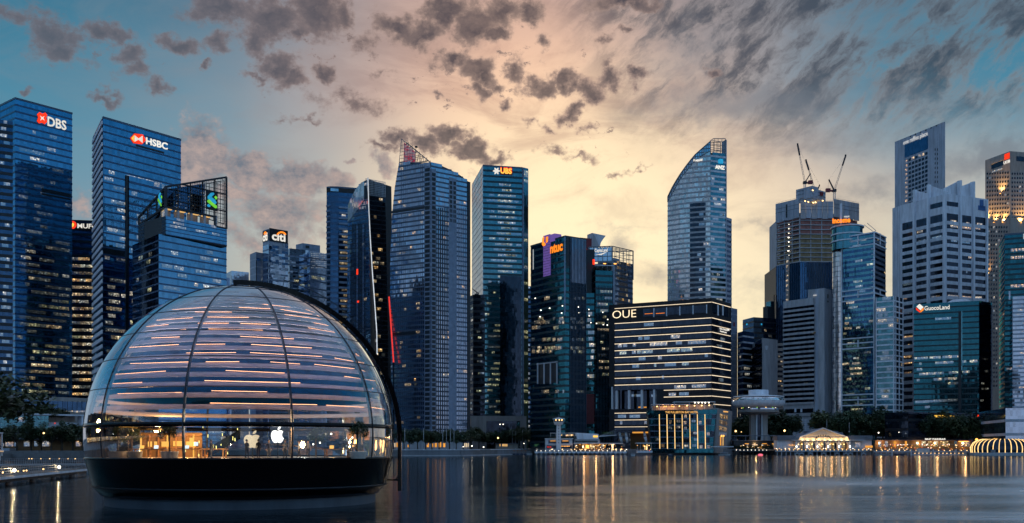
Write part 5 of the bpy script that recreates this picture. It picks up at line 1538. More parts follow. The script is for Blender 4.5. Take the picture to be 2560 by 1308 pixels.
# --- stone tower with warm uplights
t = Tower('office_tower', 'stepped stone tower with small windows, warm uplights and red square sign', 960, [(2463, 401), (2525, 378), (2600, 384)], k0=1, body='concrete_warm')
fa, fb = t.faces
def small_window(f_, x, y, o0, o1, p):
    lit_ = random.random() < p
    f_.boxpx('lit_window' if lit_ else 'window', 'room_warm' if lit_ else 'glass_black', x, y, x + 3.5, y + 5, o0, o1)
for j in range(11):
    for i in range(9): small_window(fa, 2467 + i * 6.4, 432 + j * 11 - i * 0.3, 0.02, 0.15, 0.07)
    for i in range(5): small_window(fb, 2529 + i * 6.4, 432 + j * 11, 0.02, 0.15, 0.06)
fa.boxpx('roof_recess', 'glass_black', 2479, 404, 2508, 418, 0.02, 0.2); fa.boxpx('roof_arch', 'concrete_warm', 2479, 400, 2510, 406, 0.1, 0.8)
fb.boxpx('roof_recess', 'glass_black', 2541, 392, 2575, 404, 0.02, 0.2)
fa.boxpx('lit_window', 'room_warm', 2481, 424, 2506, 428, 0.1, 0.3)
fa.boxpx('sign_plate', 'sign_red', 2512, 384, 2524.5, 398, 0.2, 0.5)
fa.text('sign', 'UOB', 'sign_white', 2510, 2526, 409, 7.5, 0.5, thin=0.03)
zc_ = fa.z_at(10, 557)
for f_ in (fa, fb): f_.box('setback_ledge', 'concrete_warm', -1, f_.w + 1, GZ, zc_, -3, 1.4)
for j in range(37):
    y = 566 + j * 11
    for i in (range(9) if y < 600 else range(5) if y < 860 else (2, 3, 4)): small_window(fa, 2467 + i * 6.4, y, 1.4, 1.55, 0.10)
for f_, x, y in ((fa, 2469, 550), (fa, 2490, 554), (fa, 2512, 554), (fb, 2548, 556), (fb, 2565, 556), (fa, 2506, 482), (fa, 2470, 690)):
    p = f_.pt(*f_.uz(x, y + 2), 2.6)
    bb = MB(); bb.box(p.x - 0.5, p.x + 0.5, p.y - 0.5, p.y + 0.5, p.z - 0.4, p.z); bb.build('uplight', 'bulb_amber', t.root)
    ld = bpy.data.lights.new('uplight', 'SPOT'); ld.energy = 26000; ld.color = (1.0, 0.55, 0.16); ld.spot_size = R(95); ld.spot_blend = 0.8; ld.shadow_soft_size = 0.6
    lo = bpy.data.objects.new('uplight_lamp', ld); lo.location = p + Vector((f_.n.x, f_.n.y, 0)) * 0.8 + Vector((0, 0, 0.4)) - Vector(t.root['_o'])
    lo.rotation_euler = Vector((-f_.n.x * 0.35, -f_.n.y * 0.35, 1)).to_track_quat('-Z', 'Y').to_euler(); lo.parent = t.root; col.objects.link(lo)

# --- teal block
t = Tower('office_block', 'dark teal glass block with cube logo and white letters on its roofline', 770, [(2285, 761), (2447, 752), (2480, 757)], k0=1)
t.floors(27, 'glass_deep_teal', 'span_teal', 0.72, 0.08)
fa, fb = t.faces
for i in range(1, 40): fa.box('mullion', 'span_teal', fa.w * i / 40 - 0.07, fa.w * i / 40 + 0.07, GZ, t.ztop, 0, 0.22)
fb.box('dark_flank', 'glass_black', 0.4, fb.w, GZ, t.ztop - 2, 0, 0.35)
fa.boxpx('recess', 'span_dark', 2396, 778, 2403, 1030, 0.1, 0.4); fa.boxpx('recess_edge', 'glass_teal', 2403, 778, 2406, 1030, 0.1, 0.3)
b = MB(); p = fa.pt(fa.w * 0.7, t.ztop, -8); b.lathe([(0.01, 2.8), (6, 2.3), (9, 0.8), (9.5, 0)], 24, tuple(p)); b.build('roof_dome', 'white_panel', t.root, True)
fa.polypx('logo_cube', 'sign_white', [(2291, 767), (2299, 760), (2309, 768), (2301, 776)], 0.3, 0.6)
fa.polypx('logo_cube', 'sign_red', [(2290, 769), (2300, 777), (2300, 782), (2290, 775)], 0.3, 0.6)
fa.polypx('logo_cube', 'sign_orange', [(2301, 777), (2309, 769.5), (2309, 776), (2301, 782)], 0.3, 0.6)
fa.text('sign', 'GuocoLand', 'sign_white', 2311, 2374, 775, 11, 0.5, thin=0.012)
for y, runs in ((797, [(2338, 2378)]), (893, [(2286, 2320), (2324, 2352), (2356, 2396)]), (907, [(2298, 2304), (2338, 2384), (2400, 2416), (2424, 2444)]), (921, [(2292, 2306)]), (933, [(2298, 2360), (2372, 2396), (2402, 2424)]), (948, [(2292, 2299), (2334, 2356), (2360, 2392)]), (960, [(2370, 2396)]), (1002, [(2288, 2395)]), (1016, [(2312, 2325)])):
    for x0, x1 in runs:
        x = x0
        while x < x1:
            w = random.uniform(5, 11); fa.boxpx('lit_window', 'room_dim' if y > 1000 or y < 800 else random.choice(['room_green', 'room_warm', 'room_dim']), x, y - (x - 2290) * 0.05, min(x1, x + w) - 0.4, y + 6 - (x - 2290) * 0.05, 0.1, 0.3); x += w
for x, y in ((2452, 970), (2462, 970), (2461, 926), (2450, 999), (2452, 957)): fb.boxpx('lit_window', 'room_dim', x, y, x + 8, y + 5, 0.3, 0.5)

# --- right edge
t = Tower('office_tower', 'dark blue glass tower with lit floors cut off by the right edge', 740, [(2498, 615), (2512, 588), (2590, 582)], k0=1)
t.floors(42, 'glass_deep_teal', 'span_teal', 0.62, 0.15, cap='span_slate')
for y in (622, 641, 712): 
    for k in range(4): t.faces[1].boxpx('lit_window', 'room_amber', 2527 + k * 9, y - k * 0.4, 2534 + k * 9, y + 7 - k * 0.4, 0.1, 0.3)
t.lit(16, ['room_amber', 'room_warm', 'room_dim'], None, 0.1, 0.8, 2, 4)
t.faces[1].boxpx('corner_panel', 'sign_silver', 2558, 585, 2561, 598, 0.2, 0.5)
t = Tower('office_block', 'pale banded glass block in front, cut off by the right edge', 720, [(2532, 742), (2600, 738)], depth=30, body='concrete_blue')
t.floors(26, 'glass_pale', 'concrete_blue', 0.6, 0.2, z0=EYE + (HY - 1020) * 720 / FPX); t.lit(16, ['room_warm', 'room_dim', 'room_amber'], None, 0.1, 0.95, 2, 5)
t.faces[0].boxpx('edge_fin', 'white_panel', 2522, 728, 2526, 750, 0, 1)
t = Tower('podium_block', 'low pale podium at the right edge, two lamps under its roof', 705, [(2524, 1030), (2600, 1020)], depth=20, body='concrete_blue')
t.floors(3, 'glass_pale', 'concrete_blue', 0.8, 0.12)
for x in (2538, 2552): t.faces[0].boxpx('lamp', 'bulb_white', x, 1028, x + 4, 1030, 0.2, 0.6)
for x in (2544, 2556): t.faces[0].boxpx('lit_window', 'room_warm', x, 1066, x + 4, 1071, 0.2, 0.4)
t = Tower('podium_block', 'low black podium with red letters behind the promenade trees', 725, [(2270, 1030), (2432, 1033), (2526, 1036)], k0=1, depth=20, body='black_panel')
t.floors(4, 'glass_black', 'span_dark', 0.7, 0.15)
f = t.faces[1]
f.text('sign', 'ASTER GROUP', 'sign_red', 2441, 2493, 1043, 5.5, 0.5, thin=0.03)
f.text('small_sign', 'CITIBANK', 'room_green', 2496, 2521, 1050, 4, 0.5, thin=0.03)
for x in (2452, 2462, 2468, 2490, 2502, 2510): f.boxpx('lit_window', 'room_green', x, 1060, x + 6, 1063, 0.1, 0.3)
f0 = t.faces[0]
f0.text('sign', 'BNP PARIBAS', 'sign_yellow', 2335, 2385, 1044, 5.5, 0.5, thin=0.03)
f0.boxpx('lit_window', 'room_green', 2368, 1061, 2381, 1065, 0.1, 0.3)
# ------------------------------------------------------------------ trees
def leaf_material(name, c):
    m, n, out = _newmat(name)
    g = n.new('ShaderNodeNewGeometry')
    f = n.noise(g.outputs['Position'], 0.35, 4, 0.6)
    rnd = n.new('ShaderNodeObjectInfo').outputs['Random']
    k = n.m('MULTIPLY', n.lin(f, 0.3, 0.7, 0.55, 1.5), n.lin(rnd, 0, 1, 0.75, 1.2))
    b = n.new('ShaderNodeBsdfPrincipled'); n.put(b.inputs['Base Color'], n.scale(n.comb(*c), k)); b.inputs['Roughness'].default_value = 0.6
    m.node_tree.links.new(b.outputs[0], out.inputs[0])
leaf_material('leaf', (0.035, 0.062, 0.030)); leaf_material('leaf_olive', (0.055, 0.070, 0.026))
solid('bark', (0.07, 0.055, 0.045), 0.9)
def tree_mesh(seed, hgt, rad, nleaf, leaf=0.5):
    rd = random.Random(seed)
    tr = MB(); cr = MB()
    th = hgt * 0.38
    tr.tube((0, 0, -0.3), (0.1, 0, th), 0.42, 0.30, 8)
    tips = []
    for k in range(9):
        a = k * 2.4 + rd.uniform(-.4, .4); l = rad * rd.uniform(0.45, 0.85); zz = th + (hgt - th) * rd.uniform(0.15, 0.75)
        p0 = Vector((0.1, 0, th * rd.uniform(0.75, 1.0))); p1 = Vector((math.cos(a) * l, math.sin(a) * l, zz)); pm = (p0 + p1) / 2 + Vector((0, 0, 0.8))
        tr.tube(p0, pm, 0.22, 0.15, 6); tr.tube(pm, p1, 0.15, 0.05, 5); tips.append(p1)
    tips.append(Vector((0, 0, hgt * 0.85)))
    clumps = []
    for p in tips:
        for j in range(3):
            c = p + Vector((rd.gauss(0, rad * .22), rd.gauss(0, rad * .22), rd.gauss(0, hgt * .07))); clumps.append((c, rad * rd.uniform(0.20, 0.40)))
    for k in range(nleaf):
        c, r_ = rd.choice(clumps)
        v = Vector((rd.gauss(0, 1), rd.gauss(0, 1), rd.gauss(0, 0.75))).normalized() * r_ * (rd.random() ** 0.4)
        q = c + v
        if q.z < th * 0.7: q.z = th * 0.7 + rd.random()
        a = rd.uniform(0, 6.28); s_ = leaf * rd.uniform(0.6, 1.3); t_ = rd.uniform(-.7, .7)
        d1_ = Vector((math.cos(a), math.sin(a), t_)).normalized() * s_; d2_ = Vector((-math.sin(a) * .6, math.cos(a) * .6, rd.uniform(-.8, .8))).normalized() * s_ * 0.55
        cr.quad(q - d1_, q - d2_, q + d1_, q + d2_)
    return tr.mesh('trunk', 'bark'), cr.mesh('crown', 'leaf' if seed % 3 else 'leaf_olive')
TREES = [tree_mesh(11 + k, 14.0, 6.5, 2600, 0.55) for k in range(5)]
def tree(x, ytop, d, label, group=None, zb=GZ, k=None, wide=1.0):
    top = EYE + (HY - ytop) * d / FPX
    s_ = (top - zb) / 14.3
    p = PX(x, d)
    r_ = root('tree', (p.x, p.y, zb), label, 'tree', group)
    r_.rotation_euler = (0, 0, random.uniform(0, 6.28)); r_.scale = (s_ * wide, s_ * wide, s_)
    tm, cm_ = TREES[k if k is not None else random.randrange(5)]
    for nm, me in (('trunk', tm), ('crown', cm_)):
        o = bpy.data.objects.new(nm, me); col.objects.link(o); o.parent = r_
    return r_
ORD = ['first', 'second', 'third', 'fourth', 'fifth', 'sixth', 'seventh', 'eighth', 'ninth', 'tenth', 'eleventh', 'twelfth', 'thirteenth', 'fourteenth', 'fifteenth', 'sixteenth']
for i, x in enumerate(range(1006, 1180, 19)):
    tree(x + random.uniform(-4, 4), random.uniform(1068, 1080), 640 + random.uniform(0, 25), ORD[i] + ' tree from the left in the promenade row below the sail shaped tower', 'promenade trees below the sail tower', wide=1.1)
for i, x in enumerate(range(1178, 1345, 19)):
    tree(x + random.uniform(-4, 4), random.uniform(1066, 1084), 810 + random.uniform(0, 16), ORD[i] + ' tree from the left in the row before the pale podium frame', 'trees before the podium frame', wide=1.15)
for i, x in enumerate((1845, 1858, 1868)):
    tree(x, random.uniform(1036, 1046), 760, ORD[i] + ' dark tree from the left in the clump left of the saucer tower shaft', 'trees left of the round restaurant', wide=1.0)
for i, x in enumerate((1928, 1944, 1958, 1972)):
    tree(x, random.uniform(1030, 1042), 760, ORD[i] + ' dark tree from the left in the clump right of the saucer tower shaft', 'trees right of the round restaurant', wide=1.0)
for i, x in enumerate(range(2052, 2290, 17)):
    tree(x + random.uniform(-4, 4), random.uniform(1025, 1040), 745 + random.uniform(0, 12), ORD[i] + ' tall tree from the left in the dense row behind the gabled hall', 'dense tree row behind the gabled pier', wide=0.85)
for i, x in enumerate(range(2285, 2440, 17)):
    tree(x + random.uniform(-4, 4), random.uniform(1024, 1048), 712 + random.uniform(0, 6), ORD[i] + ' dark tree from the left in the row under the teal glass block', 'tree row under the teal block', wide=0.9)
for i, (x, y) in enumerate(((2445, 1062), (2462, 1070), (2480, 1066), (2498, 1074))):
    tree(x, y, 706, ORD[i] + ' low olive tree from the left behind the glowing ribbed boat', 'olive trees behind the ribbed boat', k=1)
for i, (x, y) in enumerate(((2530, 1080), (2549, 1077))):
    tree(x, y, 704, ORD[i] + ' small dark tree from the left before the podium with two lamps', 'small trees at the right edge')

# ------------------------------------------------------------------ flagpoles
def flagpole(x, y0, y1, d, label):
    p, q = P(x, y1, d), P(x, y0, d)
    r_ = root('flagpole', tuple(p), label, 'flagpole', 'flagpoles on the promenade')
    b = MB(); b.tube(p, q, 0.17, 0.10, 8); b.build('pole', 'steel_pale', r_, True)
    b = MB(); b.tube(p, p + Vector((0, 0, 0.4)), 0.4, 0.35, 10); b.build('base', 'concrete_pale', r_)
    b = MB(); b.ball(q + Vector((0, 0, 0.15)), 0.22, 6); b.build('finial', 'steel_pale', r_, True)
names = ['first white flagpole right of the black dome rail', 'second white flagpole from the dome, standing alone', 'first of the four white flagpoles standing close together', 'second of the four white flagpoles standing close together', 'third of the four white flagpoles standing close together', 'fourth of the four white flagpoles standing close together']
for x, nm in zip((1012, 1059, 1107, 1116, 1126, 1135), names):
    flagpole(x, 1072, HY + (EYE - GZ) * FPX / 603, 603, nm)
names = ['first grey flagpole above the moored orange boats', 'second grey flagpole above the moored orange boats', 'third grey flagpole above the moored orange boats', 'fourth grey flagpole above the moored orange boats', 'fifth grey flagpole above the moored orange boats', 'last grey flagpole left of the white signal tower']
for x, nm in zip((1281, 1289, 1297, 1306, 1314, 1327), names):
    flagpole(x, 1078, HY + (EYE - GZ) * FPX / 808, 808, nm)

# ------------------------------------------------------------------ street lamps and promenade lights
def street_lamp(x, y, d, label, m='bulb_white', r0=0.45):
    q = P(x, y, d); p = Vector((q.x, q.y, GZ))
    r_ = root('street_lamp', tuple(p), label, 'street lamp', 'promenade street lamps')
    b = MB(); b.tube(p, q, 0.12, 0.08, 6); b.build('pole', 'steel_dark', r_)
    b = MB(); b.ball(q + Vector((0, -0.3, 0)), r0, 8); b.build('globe', m, r_, True)
    return r_
for x, y, d, lb, m, r0 in ((1245, 1095, 790, 'lamp with a yellow globe before the podium frame trees', 'bulb_warm', 0.6), (1839, 1078, 745, 'bright globe lamp left of the round restaurant shaft', 'bulb_warm', 0.7),
        (1853, 1080, 745, 'faint small lamp beside the bright globe by the restaurant shaft', 'bulb_warm', 0.3), (1961, 1077, 735, 'bright globe lamp lighting leaves right of the restaurant shaft', 'bulb_warm', 0.7),
        (2196, 1082, 706, 'white lamp among the trees right of the gabled pier', 'bulb_white', 0.45), (2007, 1085, 728, 'pinkish lamp at the foot of the louvre screen', 'bulb_warm', 0.45),
        (2497, 1070, 700, 'white lamp in the olive tree above the ribbed boat', 'bulb_white', 0.6), (2507, 1093, 690, 'white lamp touching the top of the ribbed boat', 'bulb_white', 0.6), (2441, 1099, 690, 'orange lamp at the left end of the ribbed boat', 'bulb_amber', 0.9),
        (1180, 1115, 640, 'small white lamp low on the promenade right of the flagpoles', 'bulb_white', 0.4), (1209, 1118, 660, 'small white lamp low on the promenade near the podium', 'bulb_white', 0.4), (1158, 1117, 640, 'tiny lamp low beside the four flagpoles', 'bulb_white', 0.25), (1310, 1109, 815, 'tiny white lamp between the grey flagpoles', 'bulb_white', 0.3), (2247, 1081, 706, 'faint bluish lamp in the tree shade above the promenade', 'bulb_white', 0.25)):
    street_lamp(x, y, d, lb, m, r0)
# lit shop fronts seen under the promenade trees
sp = root('shop_row', (PX(1090, 690).x, 690, GZ), 'low shop row glowing amber under the promenade trees', 'shop row')
fs = Face(PX(990, 684), PX(1160, 690), GZ, 0, sp)
fs.box('wall', 'concrete_grey', 0, fs.w, GZ, GZ + 7, -6, 0)
fs.box('roof', 'roof_grey', -1, fs.w + 1, GZ + 7, GZ + 7.6, -7, 1.5)
for x, w, y0 in ((984, 5, 1107), (1019, 3, 1112), (1067, 4, 1112), (1079, 4, 1109), (1087, 5, 1108), (1096, 7, 1106), (1108, 5, 1108), (1070, 2, 1108)):
    fs.boxpx('lit_doorway', 'glow_amber', max(x, 991), y0, max(x, 991) + w, 1118, 0, 0.2)
sp = root('shop_row', (PX(1262, 830).x, 830, GZ), 'small amber lit kiosk row between the trees and grey flagpoles', 'shop row')
fs = Face(PX(1240, 806), PX(1295, 808), GZ, 0, sp)
fs.box('wall', 'concrete_warm', 0, fs.w, GZ, GZ + 4, -4, 0); fs.box('roof', 'roof_grey', -0.5, fs.w + .5, GZ + 4, GZ + 4.4, -5, 1)
for x in (1249, 1256, 1259, 1262, 1266): fs.boxpx('lit_window', 'glow_warm', x, 1110, x + 2.2, 1116, 0, 0.2)

# ------------------------------------------------------------------ moored boats with orange canopies
solid('canopy_orange', (0.55, 0.20, 0.06), 0.7); solid('hull_blue', (0.05, 0.07, 0.12), 0.5); solid('boat_white', (0.5, 0.52, 0.56), 0.5)
def boat_at(name, x0, x1, d, label, group=None, canopy='canopy_orange', cat='boat', hull='hull_blue', ch=2.4):
    c = PX((x0 + x1) / 2, d); L = (x1 - x0) * d / FPX; w = L * 0.3
    r_ = root(name, (c.x, c.y, 0), label, cat, group)
    b = MB()
    prof = [(-L / 2, 0.55), (-L * .3, 1.0), (L * .3, 1.0), (L / 2, 0.35)]
    for (xa, wa), (xb, wb) in zip(prof, prof[1:]):
        for s_ in (-1, 1):
            b.quad((c.x + xa, c.y + s_ * wa * w / 2, 0.9), (c.x + xb, c.y + s_ * wb * w / 2, 0.9), (c.x + xb * .9, c.y + s_ * wb * w * .3, -0.4), (c.x + xa * .9, c.y + s_ * wa * w * .3, -0.4))
        b.quad((c.x + xa, c.y - wa * w / 2, 0.85), (c.x + xb, c.y - wb * w / 2, 0.85), (c.x + xb, c.y + wb * w / 2, 0.85), (c.x + xa, c.y + wa * w / 2, 0.85))
    b.build('hull', hull, r_)
    b = MB(); b.box(c.x - L * .34, c.x + L * .3, c.y - w * .42, c.y + w * .42, ch, ch + 0.25); b.build('canopy', canopy, r_)
    for sx in (-.32, .28):
        for sy in (-.38, .38):
            b = MB(); b.bar((c.x + L * sx, c.y + w * sy, 0.85), (c.x + L * sx, c.y + w * sy, ch), 0.12); b.build('canopy_post', 'steel_pale', r_)
    return r_
for k, nm in enumerate(('first', 'second', 'third', 'fourth', 'fifth')):
    boat_at('moored_boat', 1271 + k * 9.6, 1280 + k * 9.6, 700, nm + ' orange canopied boat from the left in the moored row', 'moored orange boats', ch=2.6)
boat_at('white_boat', 1316, 1331, 700, 'small white boat moored right of the orange canopied row', None, 'boat_white', hull='boat_white', ch=1.8)
boat_at('white_boat', 1577, 1588, 610, 'small white motor boat floating before the pier pavilion', None, 'boat_white', hull='boat_white', ch=1.5)
boat_at('white_boat', 1671, 1681, 600, 'tiny dark boat drifting before the glass hotel', None, 'boat_white', hull='hull_blue', ch=0.9)
boat_at('white_boat', 1796, 1826, 640, 'white speedboat moored at the corner of the glass hotel', None, 'boat_white', hull='boat_white', ch=1.6)
b = MB(); c = PX(1901, 640); b.ball((c.x, c.y, 0.25), 1.6, 10, 0.55); tag(b.build('pink_buoy', 'bulb_pink', loc=(c.x, c.y, 0)), 'glowing pink dome buoy floating below the round restaurant', 'buoy')

# ------------------------------------------------------------------ white signal tower and waterfront house
DW = 700
sr = root('signal_tower', (PX(1396, DW).x, DW, GZ), 'white signal tower with glazed lookout cab and flared top', 'tower')
c = PX(1396.5, DW); sc_ = DW / FPX
def rectprism(b, cx_, cy_, w, dp, z0, z1, w1=None):
    w1 = w1 or w
    i = len(b.v)
    for ww, z in ((w, z0), (w1, z1)):
        k = ww / w
        b.v += [(cx_ - ww / 2, cy_ - dp * k / 2, z), (cx_ + ww / 2, cy_ - dp * k / 2, z), (cx_ + ww / 2, cy_ + dp * k / 2, z), (cx_ - ww / 2, cy_ + dp * k / 2, z)]
    for q in ((0, 1, 5, 4), (1, 2, 6, 5), (2, 3, 7, 6), (3, 0, 4, 7), (4, 5, 6, 7), (3, 2, 1, 0)): b.f.append(tuple(i + k for k in q))
zz = lambda y, d=DW: EYE + (HY - y) * d / FPX
b = MB(); rectprism(b, c.x, c.y, 3.4, 3.4, GZ - 1, zz(1062), 2.9); b.build('shaft', 'white_paint', sr)
for k in range(7): 
    b = MB(); b.box(c.x - 0.25, c.x + 0.25, c.y - 1.75, c.y - 1.6, zz(1066 + k * 7), zz(1063.5 + k * 7)); b.build('slit_window', 'glass_black', sr)
b = MB(); rectprism(b, c.x, c.y, 5.4, 5.4, zz(1062), zz(1055), 7.0); b.build('cab_base', 'white_paint', sr)
b = MB(); rectprism(b, c.x, c.y, 6.7, 6.7, zz(1055), zz(1048.5), 7.3); b.build('cab_glass', 'glass_black', sr)
for k in range(5):
    b = MB(); xx = c.x - 3.5 + k * 1.75; b.bar((xx * .97 + c.x * .03, c.y - 3.45, zz(1055)), (xx, c.y - 3.75, zz(1048.5)), 0.3); b.build('cab_mullion', 'white_paint', sr)
for k in (-1.9, 0.2, 2.0):
    b = MB(); b.box(c.x + k - 0.4, c.x + k + 0.4, c.y - 3.7, c.y - 3.6, zz(1052), zz(1049)); b.build('cab_lamp', 'bulb_warm', sr)
b = MB(); rectprism(b, c.x, c.y, 8.0, 8.0, zz(1048.5), zz(1046.8)); rectprism(b, c.x, c.y, 7.6, 7.6, zz(1046.8), zz(1044), 0.8); b.build('roof', 'white_paint', sr)
b = MB(); b.tube((c.x, c.y, zz(1044)), (c.x, c.y, zz(1036)), 0.08); b.build('antenna', 'steel_pale', sr)

ch_ = root('waterfront_house', (PX(1400, 710).x, 712, GZ), 'white two storey waterfront house with amber windows beside the signal tower', 'building')
f = Face(PX(1364, 704), PX(1431, 704), GZ, 0, ch_)
f.box('wall', 'white_paint', 0, f.w, GZ - 1, f.z_at(5, 1097), -12, 0)
for x0, x1 in ((1371, 1391), (1402, 1423)):
    f.boxpx('window', 'glass_black', x0, 1101, x1, 1109, -0.1, 0.1); f.boxpx('lit_window', 'glow_amber', x0 + 4, 1101.5, x1 - 2, 1103.5, 0.1, 0.2)
f.boxpx('cornice', 'white_paint', 1362, 1096, 1433, 1098, 0, 0.8); f.boxpx('floor_band', 'white_paint', 1363, 1110, 1432, 1112, 0, 0.5)
f.boxpx('open_front', 'glass_black', 1366, 1114, 1430, 1122, -0.1, 0.1)
for x in range(1402, 1424, 4): f.boxpx('lit_front', 'bulb_amber', x, 1115, x + 2, 1116.5, 0.1, 0.3)
for x in (1368, 1374): f.boxpx('red_light', 'sign_red', x, 1117, x + 4, 1118.5, 0.1, 0.3)
for x in (1377, 1390, 1407, 1424): f.boxpx('roof_post', 'white_paint', x, 1083, x + 1, 1097, -6, -5.6)
f.boxpx('roof_canopy', 'white_paint', 1376, 1082, 1442, 1083.5, -9, -4); f.boxpx('roof_bar', 'room_amber', 1414, 1086, 1436, 1091, -8, -7.6)
for x in (1404, 1418, 1430): f.boxpx('roof_lamp', 'bulb_warm', x, 1087, x + 1.4, 1088.4, -5, -4.5)
b = MB()
for k in range(500):
    q = f.pt(random.uniform(f.u_at(1372), f.u_at(1442)), f.z_at(3, 1097) + random.random() ** 2 * 1.8, -random.uniform(0.5, 4)); s_ = random.uniform(.15, .4); a = random.uniform(0, 6.3)
    b.quad(q + Vector((s_, 0, s_)), q + Vector((0, s_, -s_)), q - Vector((s_, 0, s_ * math.sin(a))), q - Vector((0, s_, -s_)))
o = b.build('roof_planting', 'leaf_dark', ch_); o['kind'] = 'stuff'
w2 = root('waterfront_house', (PX(1470, 718).x, 718, GZ), 'long grey gabled wing with a yellow sign right of the white house', 'building')
f = Face(PX(1438, 712), PX(1500, 712), GZ, 0, w2)
f.box('wall', 'concrete_pale', 0, f.w, GZ - .5, f.z_at(3, 1100), -10, 0)
f.polypx('roof_slope', 'white_panel', [(1437, 1098), (1440, 1082), (1496, 1085), (1497, 1098)], -8, 0.5)
f.boxpx('sign_panel', 'sign_yellow', 1483, 1089, 1494, 1093.5, 0.5, 0.8)
f.boxpx('parapet', 'white_paint', 1437, 1099, 1499, 1101, 0, 0.8)
for k in range(11): f.boxpx('pilaster', 'stone_pale', 1437 + k * 5.2, 1101, 1439 + k * 5.2, 1107, 0, 0.4); f.boxpx('window', 'glass_black', 1439.4 + k * 5.2, 1102, 1441.8 + k * 5.2, 1106, 0, 0.15)
cn = root('pier_canopy', (PX(1500, 700).x, 700, GZ), 'long flat white canopy over the warm lit dining terrace', 'canopy')
f = Face(PX(1434, 698), PX(1557, 698), GZ, 0, cn)
f.boxpx('roof', 'white_paint', 1435, 1107.6, 1557, 1109.4, -6, 1)
for x in (1437, 1458, 1480, 1503): f.boxpx('post', 'steel_pale', x, 1109, x + 1, 1124, -0.6, -0.2)
q = f.pt(f.u_at(1532), 0, -1.5)
b = MB(); b.tube((q.x, q.y, GZ - 1), (q.x, q.y, f.z_at(3, 1114)), 0.65, 0.65, 12); b.tube((q.x, q.y, f.z_at(3, 1114)), (q.x, q.y, f.z_at(3, 1109.5)), 0.7, 2.6, 12); b.build('mushroom_column', 'white_paint', cn, True)
f.box('dining_wall', 'wood_wall', f.u_at(1440), f.u_at(1515), GZ - 1, f.z_at(3, 1109), -6.4, -6)
for x, y, w, h_, m in ((1439, 1114, 6, 3, 'room_amber'), (1457, 1111, 8, 11, 'room_amber'), (1466, 1113, 8, 8, 'bulb_amber'), (1475, 1112, 12, 10, 'room_amber'), (1449, 1110.5, 4, 2, 'glow_amber'), (1462, 1110.5, 8, 2, 'glow_amber'), (1500, 1110.5, 6, 2, 'glow_amber'), (1493, 1115, 6, 4, 'room_amber'), (1504, 1114, 6, 5, 'room_amber')):
    f.boxpx('lit_bay', m, x, y, x + w, y + h_, -5.9, -5.6)
for k in range(34):
    x = random.uniform(1437, 1560); f.boxpx('candle_light', random.choice(['bulb_warm', 'bulb_amber', 'bulb_white']), x, random.uniform(1111, 1123), 0, 0, 0, 0) if False else None
    y = random.uniform(1111, 1123); f.boxpx('table_light', random.choice(['bulb_warm', 'bulb_amber', 'bulb_white', 'bulb_amber']), x, y, x + 1.1, y + 1.1, -1, -0.6)
for x, e in ((1460, 500), (1490, 600), (1532, 900)):
    ld = bpy.data.lights.new('terrace_lamp', 'POINT'); ld.energy = e; ld.color = (1, .5, .2); ld.shadow_soft_size = 0.6
    lo = bpy.data.objects.new('terrace_lamp', ld); lo.location = f.pt(f.u_at(x), f.z_at(3, 1117), 0.8) - Vector(cn['_o']); lo.parent = cn; col.objects.link(lo)
# cable stays of the little bridge roof
fb_ = root('stayed_canopy', (PX(1525, 715).x, 715, GZ), 'thin white cable stayed canopy left of the splayed legs', 'canopy')
b = MB()
for k in range(5): b.bar(P(1496, 1091, 715), P(1540, 1074 + k * 3.6, 715), 0.12)
b.build('stay', 'steel_pale', fb_); b = MB(); b.bar(P(1494, 1091.5, 715), P(1541, 1088, 715), 0.5); b.build('beam', 'white_paint', fb_)

# ------------------------------------------------------------------ piers on piles
def pier(name, x0, x1, d, yd, label, npile, lamp_mat='bulb_warm', lamps=0, xbrace=(), deck='steel_mid', rail=True, depth=8, zt=None, pm='concrete_blue', gap=1.1):
    zt = zt or EYE + (HY - yd) * d / FPX
    A, B_ = PX(x0, d), PX(x1, d)
    r_ = root(name, ((A.x + B_.x) / 2, d, 0), label, 'pier')
    f = Face(A, B_, 0, zt, r_)
    nd = max(3, int(f.w / 6))
    for k in range(nd):
        f.box('deck_bay', deck, f.w * k / nd + 0.03, f.w * (k + 1) / nd - 0.03, zt - 0.5, zt, -depth, 0)
    f.box('fascia', pm, 0, f.w, zt - 1.3, zt - 0.45, -0.5, 0.1)
    for k in range(npile):
        u = f.w * (k + 0.5) / npile
        b = MB(); b.tube(tuple(f.pt(u, -1, -0.6)), tuple(f.pt(u, zt - 0.5, -0.6)), 0.30, n=8); b.build('pile', pm, r_)
    for k in xbrace:
        u = f.w * (k + 0.5) / npile; u2 = f.w * (k + 1.5) / npile
        b = MB(); b.bar(f.pt(u, 0.2, -0.5), f.pt(u2, zt - 0.8, -0.5), 0.32); b.bar(f.pt(u2, 0.2, -0.6), f.pt(u, zt - 0.8, -0.6), 0.32); b.build('cross_brace', 'concrete_pale', r_)
    if rail:
        b = MB()
        for hh in (0.55, 1.05): b.bar(f.pt(0, zt + hh, -0.1), f.pt(f.w, zt + hh, -0.1), 0.06)
        for k in range(int(f.w / 2.2) + 1): b.bar(f.pt(min(f.w, k * 2.2), zt, -0.1), f.pt(min(f.w, k * 2.2), zt + 1.1, -0.1), 0.07)
        b.build('railing', 'steel_mid', r_)
    for k in range(lamps):
        u = f.w * (k + 0.5) / lamps
        f.box('deck_lamp', lamp_mat, u - 0.16, u + 0.16, zt - 0.25, zt + 0.1, 0.1, 0.4)
    return r_, f, zt
r_, f, zt = pier('dining_pier', 1336, 1568, 683, 1127, 'long pier on pale piles below the white waterfront house', 20, lamps=21, lamp_mat='bulb_white', depth=20)
